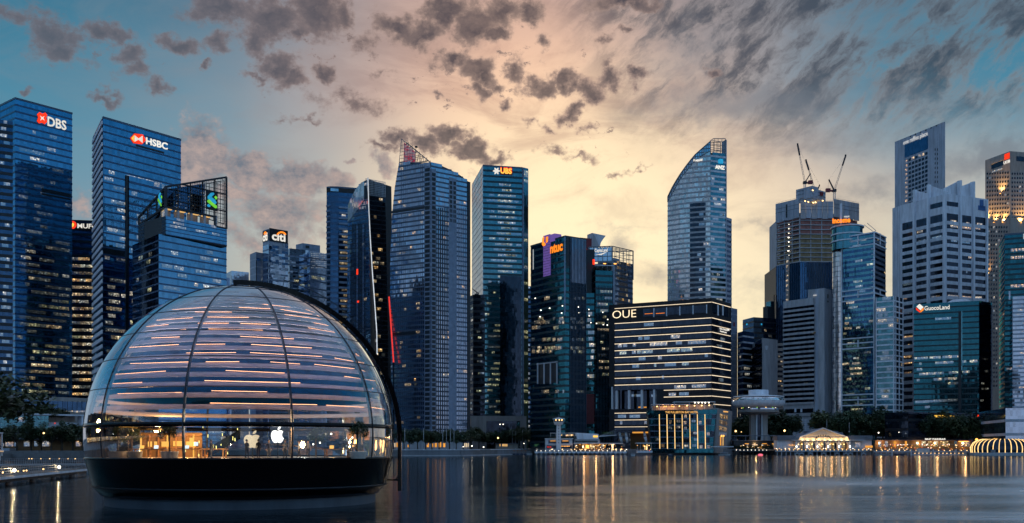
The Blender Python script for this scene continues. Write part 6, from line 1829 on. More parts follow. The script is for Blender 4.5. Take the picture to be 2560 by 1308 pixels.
for k in range(20): f.box('cross_beam', 'concrete_pale', f.w * (k + .12) / 20, f.w * (k + .88) / 20, 1.1, 2.0, -0.7, 0.2)
for k in range(60):
    u = random.uniform(0, f.w); f.box('parasol_light' if k % 3 else 'table_light', random.choice(['bulb_white', 'bulb_warm', 'steel_pale', 'boat_white', 'canopy_orange']), u, u + 0.35, zt + 0.7, zt + random.uniform(0.9, 1.3), -random.uniform(1, 9) - 0.3, -1)
r_, f, zt = pier('gable_pier_deck', 1938, 2182, 672, 1124.5, 'timber pier deck with white cross braces under the gabled hall', 22, lamps=24, xbrace=(4, 5, 7, 10, 13, 15, 16, 19), depth=30)
for k in range(46):
    u = random.uniform(0, f.w); f.box('table_light', random.choice(['bulb_warm', 'bulb_white', 'bulb_amber', 'steel_pale']), u, u + 0.32, zt + 0.5, zt + random.uniform(0.75, 1.1), -6, -5.7)
pier('boat_deck', 1836, 1940, 690, 1125, 'dark low terrace pier with a row of round lamps below the restaurant shaft', 12, lamps=11, lamp_mat='bulb_white', depth=16, deck='steel_dark', pm='span_dark')
pier('promenade_pier', 2184, 2424, 662, 1126, 'long floating pontoon quay with two lamp rows toward the ribbed boat', 18, lamps=17, depth=12)
r2, f, zt = pier('low_pontoon', 2282, 2412, 655, 1133, 'low floating pontoon with a lamp row beside the ribbed boat', 6, lamps=13, depth=5, rail=False)
for x, w in ((2296, 30), (2233, 34)):
    f.boxpx('ticket_cabin', 'boat_white', x, 1121, x + w, 1132, -3.5, -1) if x > 2282 else None
for i, x in enumerate((2230, 2278, 2333, 2390, 2413)): 
    b = MB(); q = PX(x, 650); b.tube((q.x, q.y, -1), (q.x, q.y, 3.2), 0.5, n=10); b.tube((q.x, q.y, 3.2), (q.x, q.y, 4.0), 0.55, 0.15, n=10); 
    tag(b.build('mooring_pile', 'boat_white', loc=(q.x, q.y, 0)), ORD[i] + ' white capped mooring pile from the left along the pontoon quay', 'mooring pile', 'mooring piles by the pontoon quay')
boat_at('tour_boat', 2186, 2228, 652, 'pale tour boat moored right of the cross braced deck', None, 'boat_white', hull='boat_white', ch=2.2)
boat_at('tour_boat', 2234, 2262, 652, 'dark tour boat moored left of the white ticket cabin', None, 'boat_white', hull='hull_blue', ch=2.0)

# ------------------------------------------------------------------ promenade restaurants on the right
rs_ = root('restaurant_row', (PX(2300, 695).x, 697, GZ), 'row of small lit restaurants under the promenade trees on the right', 'restaurant row')
f = Face(PX(2188, 694), PX(2428, 694), GZ, 0, rs_)
f.box('wall', 'wood_wall', 0, f.w, GZ, f.z_at(10, 1101), -3, 0)
f.box('roof', 'roof_grey', -0.5, f.w + .5, f.z_at(10, 1101), f.z_at(10, 1100), -4, 1.5)
for x0, x1, m in ((2196, 2203, 'room_amber'), (2212, 2219, 'room_amber'), (2234, 2240, 'glow_amber'), (2262, 2267, 'glow_amber'), (2289, 2296, 'room_amber'), (2304, 2314, 'room_warm'), (2320, 2328, 'room_amber'), (2334, 2345, 'room_warm'), (2350, 2370, 'room_amber'), (2385, 2392, 'room_dim'), (2396, 2420, 'bulb_amber'), (2404, 2424, 'room_amber')):
    f.boxpx('lit_front', m, x0, 1103 + (0 if m != 'bulb_amber' else -0.5), x1, 1117 if m != 'bulb_amber' else 1104.5, 0.05 if m != 'bulb_amber' else 0.3, 0.2 if m != 'bulb_amber' else 0.6)
f.boxpx('awning', 'red_panel', 2394, 1101, 2426, 1103, 0.2, 2.0)
f.text('sign', 'BNP PARIBAS', 'sign_white', 2311, 2362, 1100.5, 4.6, 1.0, thin=0.03)
for k in range(120):
    x = random.uniform(2190, 2426); y = random.choice([1111, 1113, 1119, 1123]) + random.uniform(-1.5, 1.5)
    f.boxpx('hanging_light', random.choice(['bulb_warm', 'bulb_amber', 'bulb_amber', 'bulb_red', 'bulb_white']), x, y, x + 1.0, y + 1.0, 4 + random.uniform(0, 6) * 0, 4.4)
b = MB(); b.bar(f.pt(f.u_at(2190), f.z_at(5, 1111), 4.2), f.pt(f.u_at(2424), f.z_at(5, 1111), 4.2), 0.18); 
for x in range(2196, 2424, 21): b.bar(f.pt(f.u_at(x), GZ, 4.2), f.pt(f.u_at(x), f.z_at(5, 1111), 4.2), 0.14)
b.build('light_gantry', 'steel_pale', rs_)
for x, e in ((2200, 900), (2240, 700), (2296, 900), (2340, 800), (2410, 1400)):
    ld = bpy.data.lights.new('row_lamp', 'POINT'); ld.energy = e; ld.color = (1, .5, .18); ld.shadow_soft_size = 0.6
    lo = bpy.data.objects.new('row_lamp', ld); lo.location = f.pt(f.u_at(x), f.z_at(3, 1108), 2.2) - Vector(rs_['_o']); lo.parent = rs_; col.objects.link(lo)

# ------------------------------------------------------------------ gabled hall on the pier
DG = 678
gr = root('gabled_hall', (PX(2058, DG).x, DG, zt), 'lit gabled pier hall with five arches and golden cornice', 'building')
zz = lambda y: EYE + (HY - y) * DG / FPX
f = Face(PX(1988, DG), PX(2128, DG), 0, 0, gr)
zd0 = zz(1124)
solid('plaster_warm', (0.62, 0.52, 0.42), 0.7, var=0.1)
# arched front: piers, arch rings, spandrel wall
cen = [2004, 2029.5, 2056, 2083, 2110]; wd = 10.2
outl = []
zb_, zt_ = zd0, zz(1102)
for i, cx_ in enumerate(cen):
    u = f.u_at(cx_); rw = (f.u_at(cx_ + wd) - f.u_at(cx_ - wd)) / 2
    zs_ = zz(1113.5)
    pts = [(u - rw, zb_ + 0.0), (u - rw, zs_)] + [(u - rw * math.cos(a), zs_ + rw * 1.0 * math.sin(a)) for a in [math.pi * k / 10 for k in range(1, 10)]] + [(u + rw, zs_), (u + rw, zb_)]
    # wall over and beside the arch
    half = (f.u_at(cx_ + 13.3) - f.u_at(cx_ - 13.3)) / 2
    left = [(u - half, zb_)] + [(u - half, zt_), (u, zt_)] + [(u - rw * math.cos(a), zs_ + rw * math.sin(a)) for a in [math.pi * k / 10 for k in range(5, -1, -1)]] + [(u - rw, zb_)]
    right = [(2 * u - p[0], p[1]) for p in left]
    f.poly('arch_wall', 'plaster_warm', left, -0.8, 0); f.poly('arch_wall', 'plaster_warm', right, -0.8, 0)
    ring = [(u - (rw + .35) * math.cos(a), zs_ + (rw + .35) * math.sin(a)) for a in [math.pi * k / 12 for k in range(13)]] + [(u - (rw - .1) * math.cos(a), zs_ + (rw - .1) * math.sin(a)) for a in [math.pi * k / 12 for k in range(12, -1, -1)]]
    f.poly('arch_ring', 'white_paint', ring, 0, 0.25)
    f.box('lit_interior', 'room_amber', u - rw, u + rw, zd0, zs_ + rw, -7, -6.6)
    for k in (-0.5, 0.35): f.box('hall_lamp', 'bulb_warm', u + k * rw - .28, u + k * rw + .28, zz(1112), zz(1110), -3, -2.6)
for x in (1990.5, 2016.8, 2042.8, 2069.5, 2096.5, 2124):
    f.boxpx('pilaster', 'white_paint', x - 2.4, 1101, x + 2.4, 1124, -0.2, 0.6)
    f.boxpx('wall_lamp', 'bulb_white', x - 1.1, 1114.5, x + 1.1, 1119, 0.6, 0.9)
f.box('side_wall', 'plaster_warm', 0, 0.6, zd0, zt_, -18, -0.8); f.box('side_wall', 'plaster_warm', f.w - .6, f.w, zd0, zt_, -18, -0.8)
f.boxpx('eave_band', 'white_paint', 1980, 1100, 2162, 1101.6, -2, 1.6)
f.boxpx('cornice', 'plaster_warm', 1997, 1094, 2119, 1099.5, -1, 0.9)
f.polypx('gable_wall', 'plaster_warm', [(2003, 1094), (2057, 1072.5), (2112, 1094)], -1, 0.2)
for (xa, ya), (xb, yb) in (((1998, 1094), (2057, 1070.5)), ((2057, 1070.5), (2119, 1094))):
    b = MB(); b.bar(f.pt(*f.uz(xa, ya), 0.5), f.pt(*f.uz(xb, yb), 0.5), 1.4, 0.7); b.build('verge', 'white_paint', gr)
ua, ub, uc = f.u_at(1998), f.u_at(2119), f.u_at(2057)
b = MB()
for (u0, z0, u1, z1) in ((ua, zz(1094), uc, zz(1071)), (uc, zz(1071), ub, zz(1094))):
    b.quad(f.pt(u0, z0, 0.6), f.pt(u1, z1, 0.6), f.pt(u1, z1, -26), f.pt(u0, z0, -26))
b.build('roof', 'roof_grey', gr)
# fan of slats in the gable window
for k in range(9):
    a = math.pi * (k + 0.5) / 9; u = uc + math.cos(a) * 5.0; z = zz(1098) + math.sin(a) * 2.6
    f.box('fan_slat', 'black_panel', u - 0.3, u + 0.3, z - 0.7, z + 0.5, 0.92, 1.0)
f.boxpx('rear_roof', 'roof_grey', 2026, 1077, 2110, 1092, -16, -12); f.polypx('rear_roof_hip', 'roof_grey', [(2105, 1092), (2108, 1080), (2123, 1080), (2131, 1092)], -20, -14)
for x0, x1, y0 in ((1946, 1990, 1090), (2126, 2183, 1089)):
    f.boxpx('side_wing', 'concrete_pale', x0, y0 + 11, x1, 1124, -12, -3); f.boxpx('wing_roof', 'roof_grey', x0 - 1, y0, x1 + 1, y0 + 11, -13, -2)
    for k in range(3): f.boxpx('roof_seam', 'steel_mid', x0 - 1, y0 + 2 + k * 3, x1 + 1, y0 + 2.6 + k * 3, -2, -1.8)
f.boxpx('lit_window', 'room_amber', 2142, 1107, 2154, 1118, -3, -2.6); f.boxpx('lit_tent', 'glow_amber', 2166, 1114, 2183, 1119.5, -2, -1)
for k in range(4): f.boxpx('wing_lamp', 'bulb_amber', 1975 + k * 4, 1112 + k % 2, 1976.3 + k * 4, 1113.4 + k % 2, -2.4, -2)
for x in range(2004, 2118, 14):
    ld = bpy.data.lights.new('cornice_lamp', 'POINT'); ld.energy = 330; ld.color = (1, .62, .25); ld.shadow_soft_size = 0.4
    lo = bpy.data.objects.new('cornice_lamp', ld); lo.location = f.pt(f.u_at(x), zz(1099), 2.2) - Vector(gr['_o']); lo.parent = gr; col.objects.link(lo)
for x in cen:
    ld = bpy.data.lights.new('arch_lamp', 'POINT'); ld.energy = 260; ld.color = (1, .5, .2); ld.shadow_soft_size = 0.4
    lo = bpy.data.objects.new('arch_lamp', ld); lo.location = f.pt(f.u_at(x), zz(1112), -2.5) - Vector(gr['_o']); lo.parent = gr; col.objects.link(lo)
flagpole(2067, 1051, 1076, 690, 'short white pole behind the gabled hall roof'); flagpole(2123, 1057, 1080, 690, 'thin grey pole behind the right end of the gabled hall')

# ------------------------------------------------------------------ round rooftop restaurant on a shaft
DR = 730; cc = PX(1896, DR); k_ = DR / FPX
rr = root('round_restaurant', (cc.x, cc.y, GZ), 'saucer shaped tower restaurant on a ribbed concrete shaft', 'building')
zz = lambda y: EYE + (HY - y) * DR / FPX
L3 = lambda prof, nm, mat, sm=True, n=48: (lambda b: (b.lathe([(r * k_, zz(y)) for r, y in prof], n, (cc.x, cc.y, 0)), b.build(nm, mat, rr, sm)))(MB())
L3([(0.1, 975), (24, 975.5), (24.5, 977), (24.5, 988), (0.1, 988)], 'top_drum', 'white_panel', False)
L3([(24, 988), (62, 991.5), (63, 993.5), (60, 994.5)], 'saucer_roof', 'white_paint', False)
L3([(61, 994.5), (64.5, 999), (64.5, 1003)], 'saucer_glass', 'glass_silver')
L3([(65, 1003), (64.5, 1008), (61, 1015), (52, 1019), (20, 1021)], 'saucer_base', 'white_panel')
L3([(64.9, 1002.4), (65.4, 1003), (64.9, 1004)], 'saucer_rim', 'white_paint')
for k in range(24):
    a = 2 * math.pi * k / 24
    b = MB(); b.bar((cc.x + math.cos(a) * 61.3 * k_, cc.y + math.sin(a) * 61.3 * k_, zz(994.5)), (cc.x + math.cos(a) * 64.9 * k_, cc.y + math.sin(a) * 64.9 * k_, zz(1003)), 0.22 if k % 4 else 0.5); b.build('saucer_mullion', 'white_paint', rr)
L3([(0.1, 1025), (49.5, 1025), (50, 1031), (49, 1032), (30, 1036.5), (18, 1037)], 'lower_gallery', 'stone_pale', False)
L3([(49, 1021.5), (49.2, 1021.5), (49.2, 1025), (49, 1025)], 'gallery_rail', 'glass_pale', False)
for k in range(12):
    a = 2 * math.pi * k / 12 + 0.2; m = ['bulb_green', 'bulb_warm', 'bulb_green', 'bulb_white'][k % 4]
    p = Vector((cc.x + math.cos(a) * 42 * k_, cc.y + math.sin(a) * 42 * k_, 0))
    b = MB(); b.tube((p.x, p.y, zz(1025)), (p.x, p.y, zz(1019)), 0.16); b.build('gallery_post', 'white_paint', rr)
    b = MB(); b.ball((p.x * .98 + cc.x * .02, p.y * 1.0 - 0.3, zz(1019.5)), 0.34, 6); b.build('gallery_lamp', m, rr, True)
    if m != 'bulb_white':
        ld = bpy.data.lights.new('gallery_light', 'POINT'); ld.energy = 60; ld.color = (.5, 1, .15) if m == 'bulb_green' else (1, .7, .3); lo = bpy.data.objects.new('gallery_light', ld); lo.location = Vector((p.x, p.y, zz(1021))) - Vector(rr['_o']); lo.parent = rr; col.objects.link(lo)
for x0, x1, mat, dd in ((-20.5, -10, 'stone_pale', 0), (-9, -6, 'white_paint', 1.0), (-5, 3.5, 'glass_black', -1), (4.3, 7.3, 'white_paint', 1.0), (9, 20.5, 'stone_pale', 0)):
    b = MB(); b.box(cc.x + x0 * k_, cc.x + x1 * k_, cc.y - 3 - dd, cc.y + 3, GZ, zz(1036)); b.build('shaft_rib' if mat == 'white_paint' else 'shaft_wall' if mat != 'glass_black' else 'lift_glass', mat, rr)
for x, y in ((-62, 999), (-64, 1003), (-60, 1008), (-55, 1012)):
    b = MB(); b.ball((cc.x + x * k_, cc.y - 3, zz(y)), 0.28, 6); b.build('rim_lamp', 'bulb_white', rr)
bs = root('terrace_house', (PX(1880, 705).x, 706, GZ), 'dark planted terrace house with amber lamps under the saucer tower', 'building')
f = Face(PX(1835, 703), PX(1942, 703), GZ, 0, bs)
f.box('wall', 'span_dark', 0, f.w, GZ - 1, f.z_at(5, 1102), -8, 0); f.box('roof', 'roof_grey', -.4, f.w + .4, f.z_at(5, 1102), f.z_at(5, 1101), -9, 0.8)
for x0, x1, m in ((1862, 1872, 'glow_amber'), (1880, 1894, 'room_amber'), (1905, 1917, 'glow_amber'), (1930, 1937, 'glow_amber'), (1866, 1871, 'room_amber'), (1932, 1938, 'room_amber')):
    f.boxpx('lit_front', m, x0, 1108.5 if m[0] == 'g' else 1111, x1, 1110.5 if m[0] == 'g' else 1117, 0, 0.2)
for k in range(40):
    x = random.uniform(1838, 1940); y = random.uniform(1112, 1123); f.boxpx('table_light', random.choice(['bulb_warm', 'bulb_amber', 'bulb_white']), x, y, x + .9, y + .9, 1.5, 1.8)
b = MB()
for k in range(1500):
    q = f.pt(random.uniform(0, f.w), GZ + random.random() ** 2 * 2.6, random.uniform(0.4, 3)); s_ = random.uniform(.15, .4); a = random.uniform(0, 6.3)
    b.quad(q + Vector((s_, 0, s_)), q + Vector((0, s_, -s_)), q - Vector((s_, 0, s_ * math.sin(a))), q - Vector((0, s_, -s_)))
o = b.build('terrace_planting', 'leaf_dark', bs); o['kind'] = 'stuff'
ld = bpy.data.lights.new('terrace_light', 'POINT'); ld.energy = 900; ld.color = (1, .55, .2); lo = bpy.data.objects.new('terrace_light', ld); lo.location = f.pt(f.w * .5, GZ + 4, 2.5) - Vector(bs['_o']); lo.parent = bs; col.objects.link(lo)
b = MB(); b.box(PX(1800, 712).x, PX(1985, 712).x, 712, 714, EYE + (HY - 1090.5) * 712 / FPX, EYE + (HY - 1088.5) * 712 / FPX)
for x in range(1840, 1990, 24): b.box(PX(x, 713).x - .2, PX(x, 713).x + .2, 712.6, 713.2, GZ, EYE + (HY - 1090) * 712 / FPX)
tag(b.build('covered_walkway', 'roof_grey', loc=(PX(1890, 713).x, 713, GZ)), 'flat roofed covered walkway passing behind the saucer tower shaft', 'walkway')

# ------------------------------------------------------------------ glass hotel leaning outward over the water
DH = 690
hr = root('glass_hotel', (PX(1708, DH).x, DH + 8, 1), 'glass hotel flaring outward with vertical golden light strips', 'building')
f = Face(PX(1618, DH), PX(1793, DH - 3), 0, 0, hr); fs = Face(PX(1793, DH - 3), PX(1832, DH + 26), 0, 0, hr)
f.polypx('body', 'core_dark', [(1619, 1026), (1792, 1023.5), (1782, 1133), (1630, 1133)], -16, -0.3)
fs.polypx('side_wall', 'stone_pale', [(1793.4, 1020), (1831, 1028), (1826, 1133), (1793.4, 1133)], -10, 0)
lx = lambda x, y: x + ((11 if x < 1630 else -10 if x > 1778 else 1.6) * (y - 1027) / 102)    # the end walls lean inward towards the foot
f.polypx('top_band', 'glass_deep_teal', [(1618, 1026.5), (1793, 1024), (1792, 1035), (1619.5, 1037)], -0.3, 0.5)
cols_ = [1620, 1629, 1648, 1667, 1686, 1705, 1724, 1743, 1762, 1781, 1791]
rows_ = [1036, 1047.4, 1063, 1078, 1093, 1108, 1122]
for j in range(6):
    for i in range(10):
        x0, x1 = cols_[i], cols_[i + 1]; y0, y1 = rows_[j], rows_[j + 1]
        m = 'glass_deep_teal' if (i + j) % 3 else 'glass_black'
        f.polypx('pane', m, [(lx(x0, y0) + .3, y0 + .3), (lx(x1, y0) - .3, y0 + .3), (lx(x1, y1) - .3, y1 - .3), (lx(x0, y1) + .3, y1 - .3)], -0.25, 0.0)
for y in rows_:
    f.polypx('floor_edge', 'span_pale', [(lx(1619, y), y - .6), (lx(1792, y), y - .8), (lx(1792, y), y + .5), (lx(1619, y), y + .7)], 0, 0.4)
for x in cols_[2:9]:
    f.polypx('light_strip', 'strip_gold', [(lx(x, 1036) - .75, 1036), (lx(x, 1036) + .75, 1036), (lx(x, 1122) + .9, 1122), (lx(x, 1122) - .9, 1122)], 0.1, 0.55)
for x in (1636, 1657, 1676, 1695, 1714, 1733, 1752, 1771):
    f.polypx('mullion', 'steel_dark', [(lx(x, 1036) - .3, 1036), (lx(x, 1036) + .3, 1036), (lx(x, 1122) + .3, 1122), (lx(x, 1122) - .3, 1122)], 0.0, 0.2)
for x, y, m in ((1711, 1037, 'room_amber'), (1673, 1051, 'room_amber'), (1692, 1050, 'room_warm'), (1710, 1053, 'room_amber'), (1692, 1065, 'room_warm'), (1711, 1067, 'room_amber'), (1748, 1053, 'room_amber'), (1734, 1080, 'room_warm'), (1768, 1081, 'room_amber'), (1655, 1110, 'room_amber'), (1750, 1113, 'room_amber'), (1769, 1113, 'room_amber'), (1730, 1050, 'room_dim'), (1640, 1096, 'room_dim'), (1735, 1096, 'room_dim'), (1671, 1067, 'room_dim'), (1690, 1112, 'room_dim'), (1712, 1112, 'room_warm'), (1732, 1111, 'room_dim')):
    f.boxpx('lit_room', m, x - 1, y, x + (6 if 'amber' in m else 9), y + (8 if 'amber' in m else 6), 0.0, 0.08)
f.polypx('base_band', 'glass_deep_teal', [(1629, 1122), (1784, 1122), (1783, 1132), (1630, 1132)], -0.3, 0.6)
f.text('sign', 'THE FULLERTON BAY HOTEL', 'sign_gold', 1663, 1745, 1033.5, 5.5, 0.8, thin=0.02)
f.boxpx('roof_pavilion', 'concrete_warm', 1632, 1014, 1724, 1025, -12, -8); f.boxpx('pavilion_roof', 'white_paint', 1630, 1010, 1726, 1011.4, -12, -2)
f.boxpx('roof_pavilion', 'concrete_warm', 1688, 1010, 1788, 1024, -14, -9); f.boxpx('pavilion_roof', 'white_paint', 1686, 1003.5, 1790, 1005, -14, -3)
for x in (1630.5, 1649, 1667, 1686.5, 1724, 1743, 1762, 1788): f.boxpx('pavilion_post', 'white_paint', x, 1005 if x > 1686 else 1011, x + .9, 1025, -3, -2.6)
for x, y, m in ((1642, 1015, 'bulb_warm'), (1660, 1014.5, 'bulb_amber'), (1665, 1015, 'bulb_amber'), (1679, 1014, 'bulb_amber'), (1683, 1015, 'bulb_amber'), (1698, 1014, 'bulb_warm'), (1717, 1013, 'bulb_warm'), (1736, 1013, 'bulb_warm'), (1754, 1012.5, 'bulb_warm'), (1773, 1012, 'bulb_warm'), (1737, 1005.5, 'bulb_white'), (1746, 1005.5, 'bulb_white'), (1755, 1005.5, 'bulb_white'), (1763, 1005.5, 'bulb_white'), (1772, 1005.5, 'bulb_white')):
    f.boxpx('roof_lamp', m, x, y, x + 2.6, y + 2.4, -2.5, -2.0)
for x, e in ((1660, 500), (1682, 500), (1720, 300), (1755, 300)):
    ld = bpy.data.lights.new('roof_light', 'POINT'); ld.energy = e; ld.color = (1, .5, .25); lo = bpy.data.objects.new('roof_light', ld); lo.location = f.pt(f.u_at(x), f.z_at(10, 1017), -5) - Vector(hr['_o']); lo.parent = hr; col.objects.link(lo)
for j, y in enumerate((1035, 1050, 1065)):
    for i in range(6):
        fs.boxpx('lit_slot', 'room_amber', 1800 + i * 3.3 - j * 1.3, y + i * 0.8, 1801.9 + i * 3.3 - j * 1.3, y + 10 + i * 0.8, 0.02, 0.2)
fs.polypx('porch_wall', 'white_paint', [(1797, 1081), (1815, 1082), (1815, 1089), (1796, 1089)], 0.1, 0.5)
fs.text('sign', 'FULLERTON', 'sign_gold', 1808, 1819, 1031, 3, 0.3, thin=0.03)
for x in (1801, 1806): fs.boxpx('porch_light', 'bulb_amber', x, 1088, x + 2, 1092, 0.3, 0.8)
fs.boxpx('porch_glow', 'glow_amber', 1800, 1092, 1802, 1114, 0.1, 0.3); fs.boxpx('porch_glow', 'glow_warm', 1806, 1092, 1808, 1114, 0.1, 0.3)
f2 = Face(PX(1783, 676), PX(1834, 682), 0, 0, hr); f2.boxpx('jetty_canopy', 'white_paint', 1785, 1116, 1834, 1118, -4, 0)
pv = root('jetty_pavilion', (PX(1612, 682).x, 682, 1), 'small glass jetty pavilion with string lights left of the glass hotel', 'pavilion')
f = Face(PX(1592, 681), PX(1630, 681), 0, 0, pv)
f.boxpx('roof', 'white_paint', 1591, 1107, 1629, 1109, -7, 0.6); f.boxpx('floor', 'concrete_pale', 1594, 1127, 1631, 1132, -7, 0.2)
for x in (1594, 1601, 1610, 1619, 1628): f.boxpx('post', 'steel_pale', x, 1109, x + .8, 1127, -0.5, -0.2)
for x, y, m in ((1593, 1113, 'bulb_amber'), (1608, 1112, 'glow_amber'), (1611, 1115, 'bulb_warm'), (1622, 1113, 'bulb_warm'), (1601, 1125.5, 'glow_warm'), (1609, 1125.5, 'glow_warm'), (1618, 1125.5, 'glow_warm'), (1623, 1126, 'bulb_red')):
    f.boxpx('lamp', m, x, y, x + 2, y + 1.6 if m != 'glow_amber' else y + 5, -1, -0.6)
for k in range(16):
    x = random.uniform(1594, 1629); f.boxpx('string_light', 'bulb_warm', x, random.uniform(1110, 1124), x + .6, 1124.5, -3, -2.9) if k % 4 == 0 else None
b = MB(); b.box(PX(1570, 700).x, PX(1640, 700).x, 700, 706, 0, GZ); tag(b.build('quay_wall', 'sea_wall_stone', loc=(PX(1600, 700).x, 703, 0)), 'dark quay wall between the dining pier and the glass hotel', 'wall')
b = MB(); b.box(PX(1785, 700).x, PX(1845, 700).x, 698, 704, 0, GZ); tag(b.build('quay_wall', 'sea_wall_stone', loc=(PX(1810, 700).x, 700, 0)), 'dark quay wall right of the glass hotel', 'wall')

# ------------------------------------------------------------------ glowing ribbed dome boat at the right edge
DB = 640; cb_ = PX(2508, DB); kb = DB / FPX
br = root('ribbed_boat', (cb_.x, cb_.y, 0), 'low domed event boat with glowing golden ribs at the right edge', 'boat')
zz = lambda y: EYE + (HY - y) * DB / FPX
prof = [(0.62, 1098), (0.80, 1101), (0.92, 1107), (0.99, 1116), (1.0, 1124), (0.985, 1132)]
RX, RY = 79 * kb, 40 * kb
b = MB(); n = 56
for k in range(n):
    for (r1, y1), (r2, y2) in zip(prof, prof[1:]):
        a0, a1 = 2 * math.pi * k / n, 2 * math.pi * (k + 1) / n
        g = lambda a, r, y: (cb_.x + math.cos(a) * RX * r, cb_.y + math.sin(a) * RY * r, zz(y))
        b.quad(g(a0, r2, y2), g(a1, r2, y2), g(a1, r1, y1), g(a0, r1, y1))
b.build('canopy', 'glass_black', br, True)
b = MB(); b.v = [(cb_.x + math.cos(2 * math.pi * k / 40) * RX * .62, cb_.y + math.sin(2 * math.pi * k / 40) * RY * .62, zz(1098)) for k in range(40)]; b.f = [tuple(range(40))]; b.build('roof', 'roof_grey', br)
for k in range(34):
    a = 2 * math.pi * (k + 0.5) / 34
    b = MB()
    for (r1, y1), (r2, y2) in zip(prof, prof[1:]):
        b.bar((cb_.x + math.cos(a) * RX * (r1 + .012), cb_.y + math.sin(a) * RY * (r1 + .02), zz(y1)), (cb_.x + math.cos(a) * RX * (r2 + .012), cb_.y + math.sin(a) * RY * (r2 + .02), zz(y2)), 0.36)
    b.build('light_rib', 'strip_gold', br)
b = MB()
for k in range(48):
    a0, a1 = 2 * math.pi * k / 48, 2 * math.pi * (k + 1) / 48
    h0 = lambda a, r, z: (cb_.x + math.cos(a) * RX * r, cb_.y + math.sin(a) * RY * r, z)
    b.quad(h0(a0, 1.03, -.3), h0(a1, 1.03, -.3), h0(a1, 1.06, zz(1132)), h0(a0, 1.06, zz(1132))); b.quad(h0(a0, 1.06, zz(1132)), h0(a1, 1.06, zz(1132)), h0(a1, .9, zz(1131)), h0(a0, .9, zz(1131)))
b.build('hull', 'boat_white', br)
b = MB(); q = (cb_.x - 42 * kb, cb_.y - RY * .86); b.box(q[0] - 1.5, q[0] + 1.5, q[1] - .3, q[1] + .1, zz(1132), zz(1124)); b.build('door', 'steel_mid', br)
# ------------------------------------------------------------------ the floating glass dome
DC = Vector((-27.05, 101.04, 6.70)); DRAD = 15.0
FW = Vector((27.05, -101.04, 0)).normalized(); RV = Vector((-FW.y, FW.x, 0))
def sph(a, e, r):
    a, e = R(a), R(e)
    return DC + (FW * (math.cos(a) * math.cos(e)) + RV * (math.sin(a) * math.cos(e)) + Vector((0, 0, math.sin(e)))) * r
def dome_glass(name, base, k, tint=(0.9, 0.95, 1.0), trans=(0.80, 0.88, 0.95)):
    m, n, out = _newmat(name)
    g = n.new('ShaderNodeNewGeometry')
    w = n.new('ShaderNodeTexNoise'); n.put(w.inputs['Vector'], g.outputs['Position']); w.inputs['Scale'].default_value = 0.9; w.inputs['Detail'].default_value = 2
    nrm = n.v('NORMALIZE', n.v('ADD', g.outputs['Normal'], n.scale(n.v('SUBTRACT', w.outputs['Color'], (.5, .5, .5)), 0.012)))
    fr = n.new('ShaderNodeFresnel'); fr.inputs['IOR'].default_value = 1.52; n.put(fr.inputs['Normal'], nrm)
    lw_ = n.new('ShaderNodeLayerWeight'); lw_.inputs['Blend'].default_value = 0.5
    fac = n.m('ADD', n.m('ADD', base, n.m('MULTIPLY', fr.outputs[0], k)), n.m('MULTIPLY', n.m('POWER', lw_.outputs['Facing'], 2.0), 1.1), clamp=True)
    tr = n.new('ShaderNodeBsdfTransparent'); tr.inputs[0].default_value = (*trans, 1)
    gl = n.new('ShaderNodeBsdfGlossy'); gl.inputs['Color'].default_value = (*tint, 1); gl.inputs['Roughness'].default_value = 0.02; n.put(gl.inputs['Normal'], nrm)
    mx = n.new('ShaderNodeMixShader'); n.put(mx.inputs[0], fac)
    m.node_tree.links.new(tr.outputs[0], mx.inputs[1]); m.node_tree.links.new(gl.outputs[0], mx.inputs[2]); m.node_tree.links.new(mx.outputs[0], out.inputs[0])
dome_glass('dome_glass', 0.015, 0.6, tint=(0.74, 0.87, 1.0), trans=(0.74, 0.86, 1.0)); dome_glass('dome_glass_clear', 0.05, 1.1, trans=(0.92, 0.95, 0.97))
solid('hull_black', (0.003, 0.003, 0.005), 0.12, 0.0, spec=0.2, var=0.1)
def fabric():
    m, n, out = _newmat('sunshade_fabric')
    f = n.noise(n.new('ShaderNodeNewGeometry').outputs['Position'], 1.2, 3)
    c = n.scale(n.comb(0.78, 0.70, 0.76), n.lin(f, .3, .7, .92, 1.05))
    d_ = n.new('ShaderNodeBsdfDiffuse'); n.put(d_.inputs['Color'], c)
    t_ = n.new('ShaderNodeBsdfTranslucent'); n.put(t_.inputs['Color'], c)
    mx = n.new('ShaderNodeMixShader'); mx.inputs[0].default_value = 0.5
    m.node_tree.links.new(d_.outputs[0], mx.inputs[1]); m.node_tree.links.new(t_.outputs[0], mx.inputs[2]); m.node_tree.links.new(mx.outputs[0], out.inputs[0])
fabric()
lamp('fill_led', (1.0, 0.80, 0.66), 40.0, True)  # emitter for the added bars that brighten the sunshade bands
solid('backing_navy', (0.0005, 0.010, 0.036), 0.9, spec=0.0)  # navy stands in for the blue reflection between the rings
solid('rib_navy', (0.012, 0.022, 0.045), 0.4)
solid('floor_stone', (0.42, 0.40, 0.38), 0.35)
solid('pontoon_grey', (0.09, 0.11, 0.14), 0.6, streak=True)
solid('table_wood', (0.42, 0.22, 0.09), 0.45); solid('planter_pale', (0.62, 0.56, 0.50), 0.6)
lamp('led_warm', (1.0, 0.40, 0.17), 5.0, True); lamp('logo_white', (1.0, 0.95, 0.86), 2.6); lamp('logo_cream', (1.0, 0.80, 0.52), 0.85)
lamp('shelf_gold', (1.0, 0.50, 0.10), 1.6); lamp('screen_white', (0.75, 0.90, 1.0), 1.6); lamp('spark_yellow', (1.0, 0.85, 0.25), 2.4)

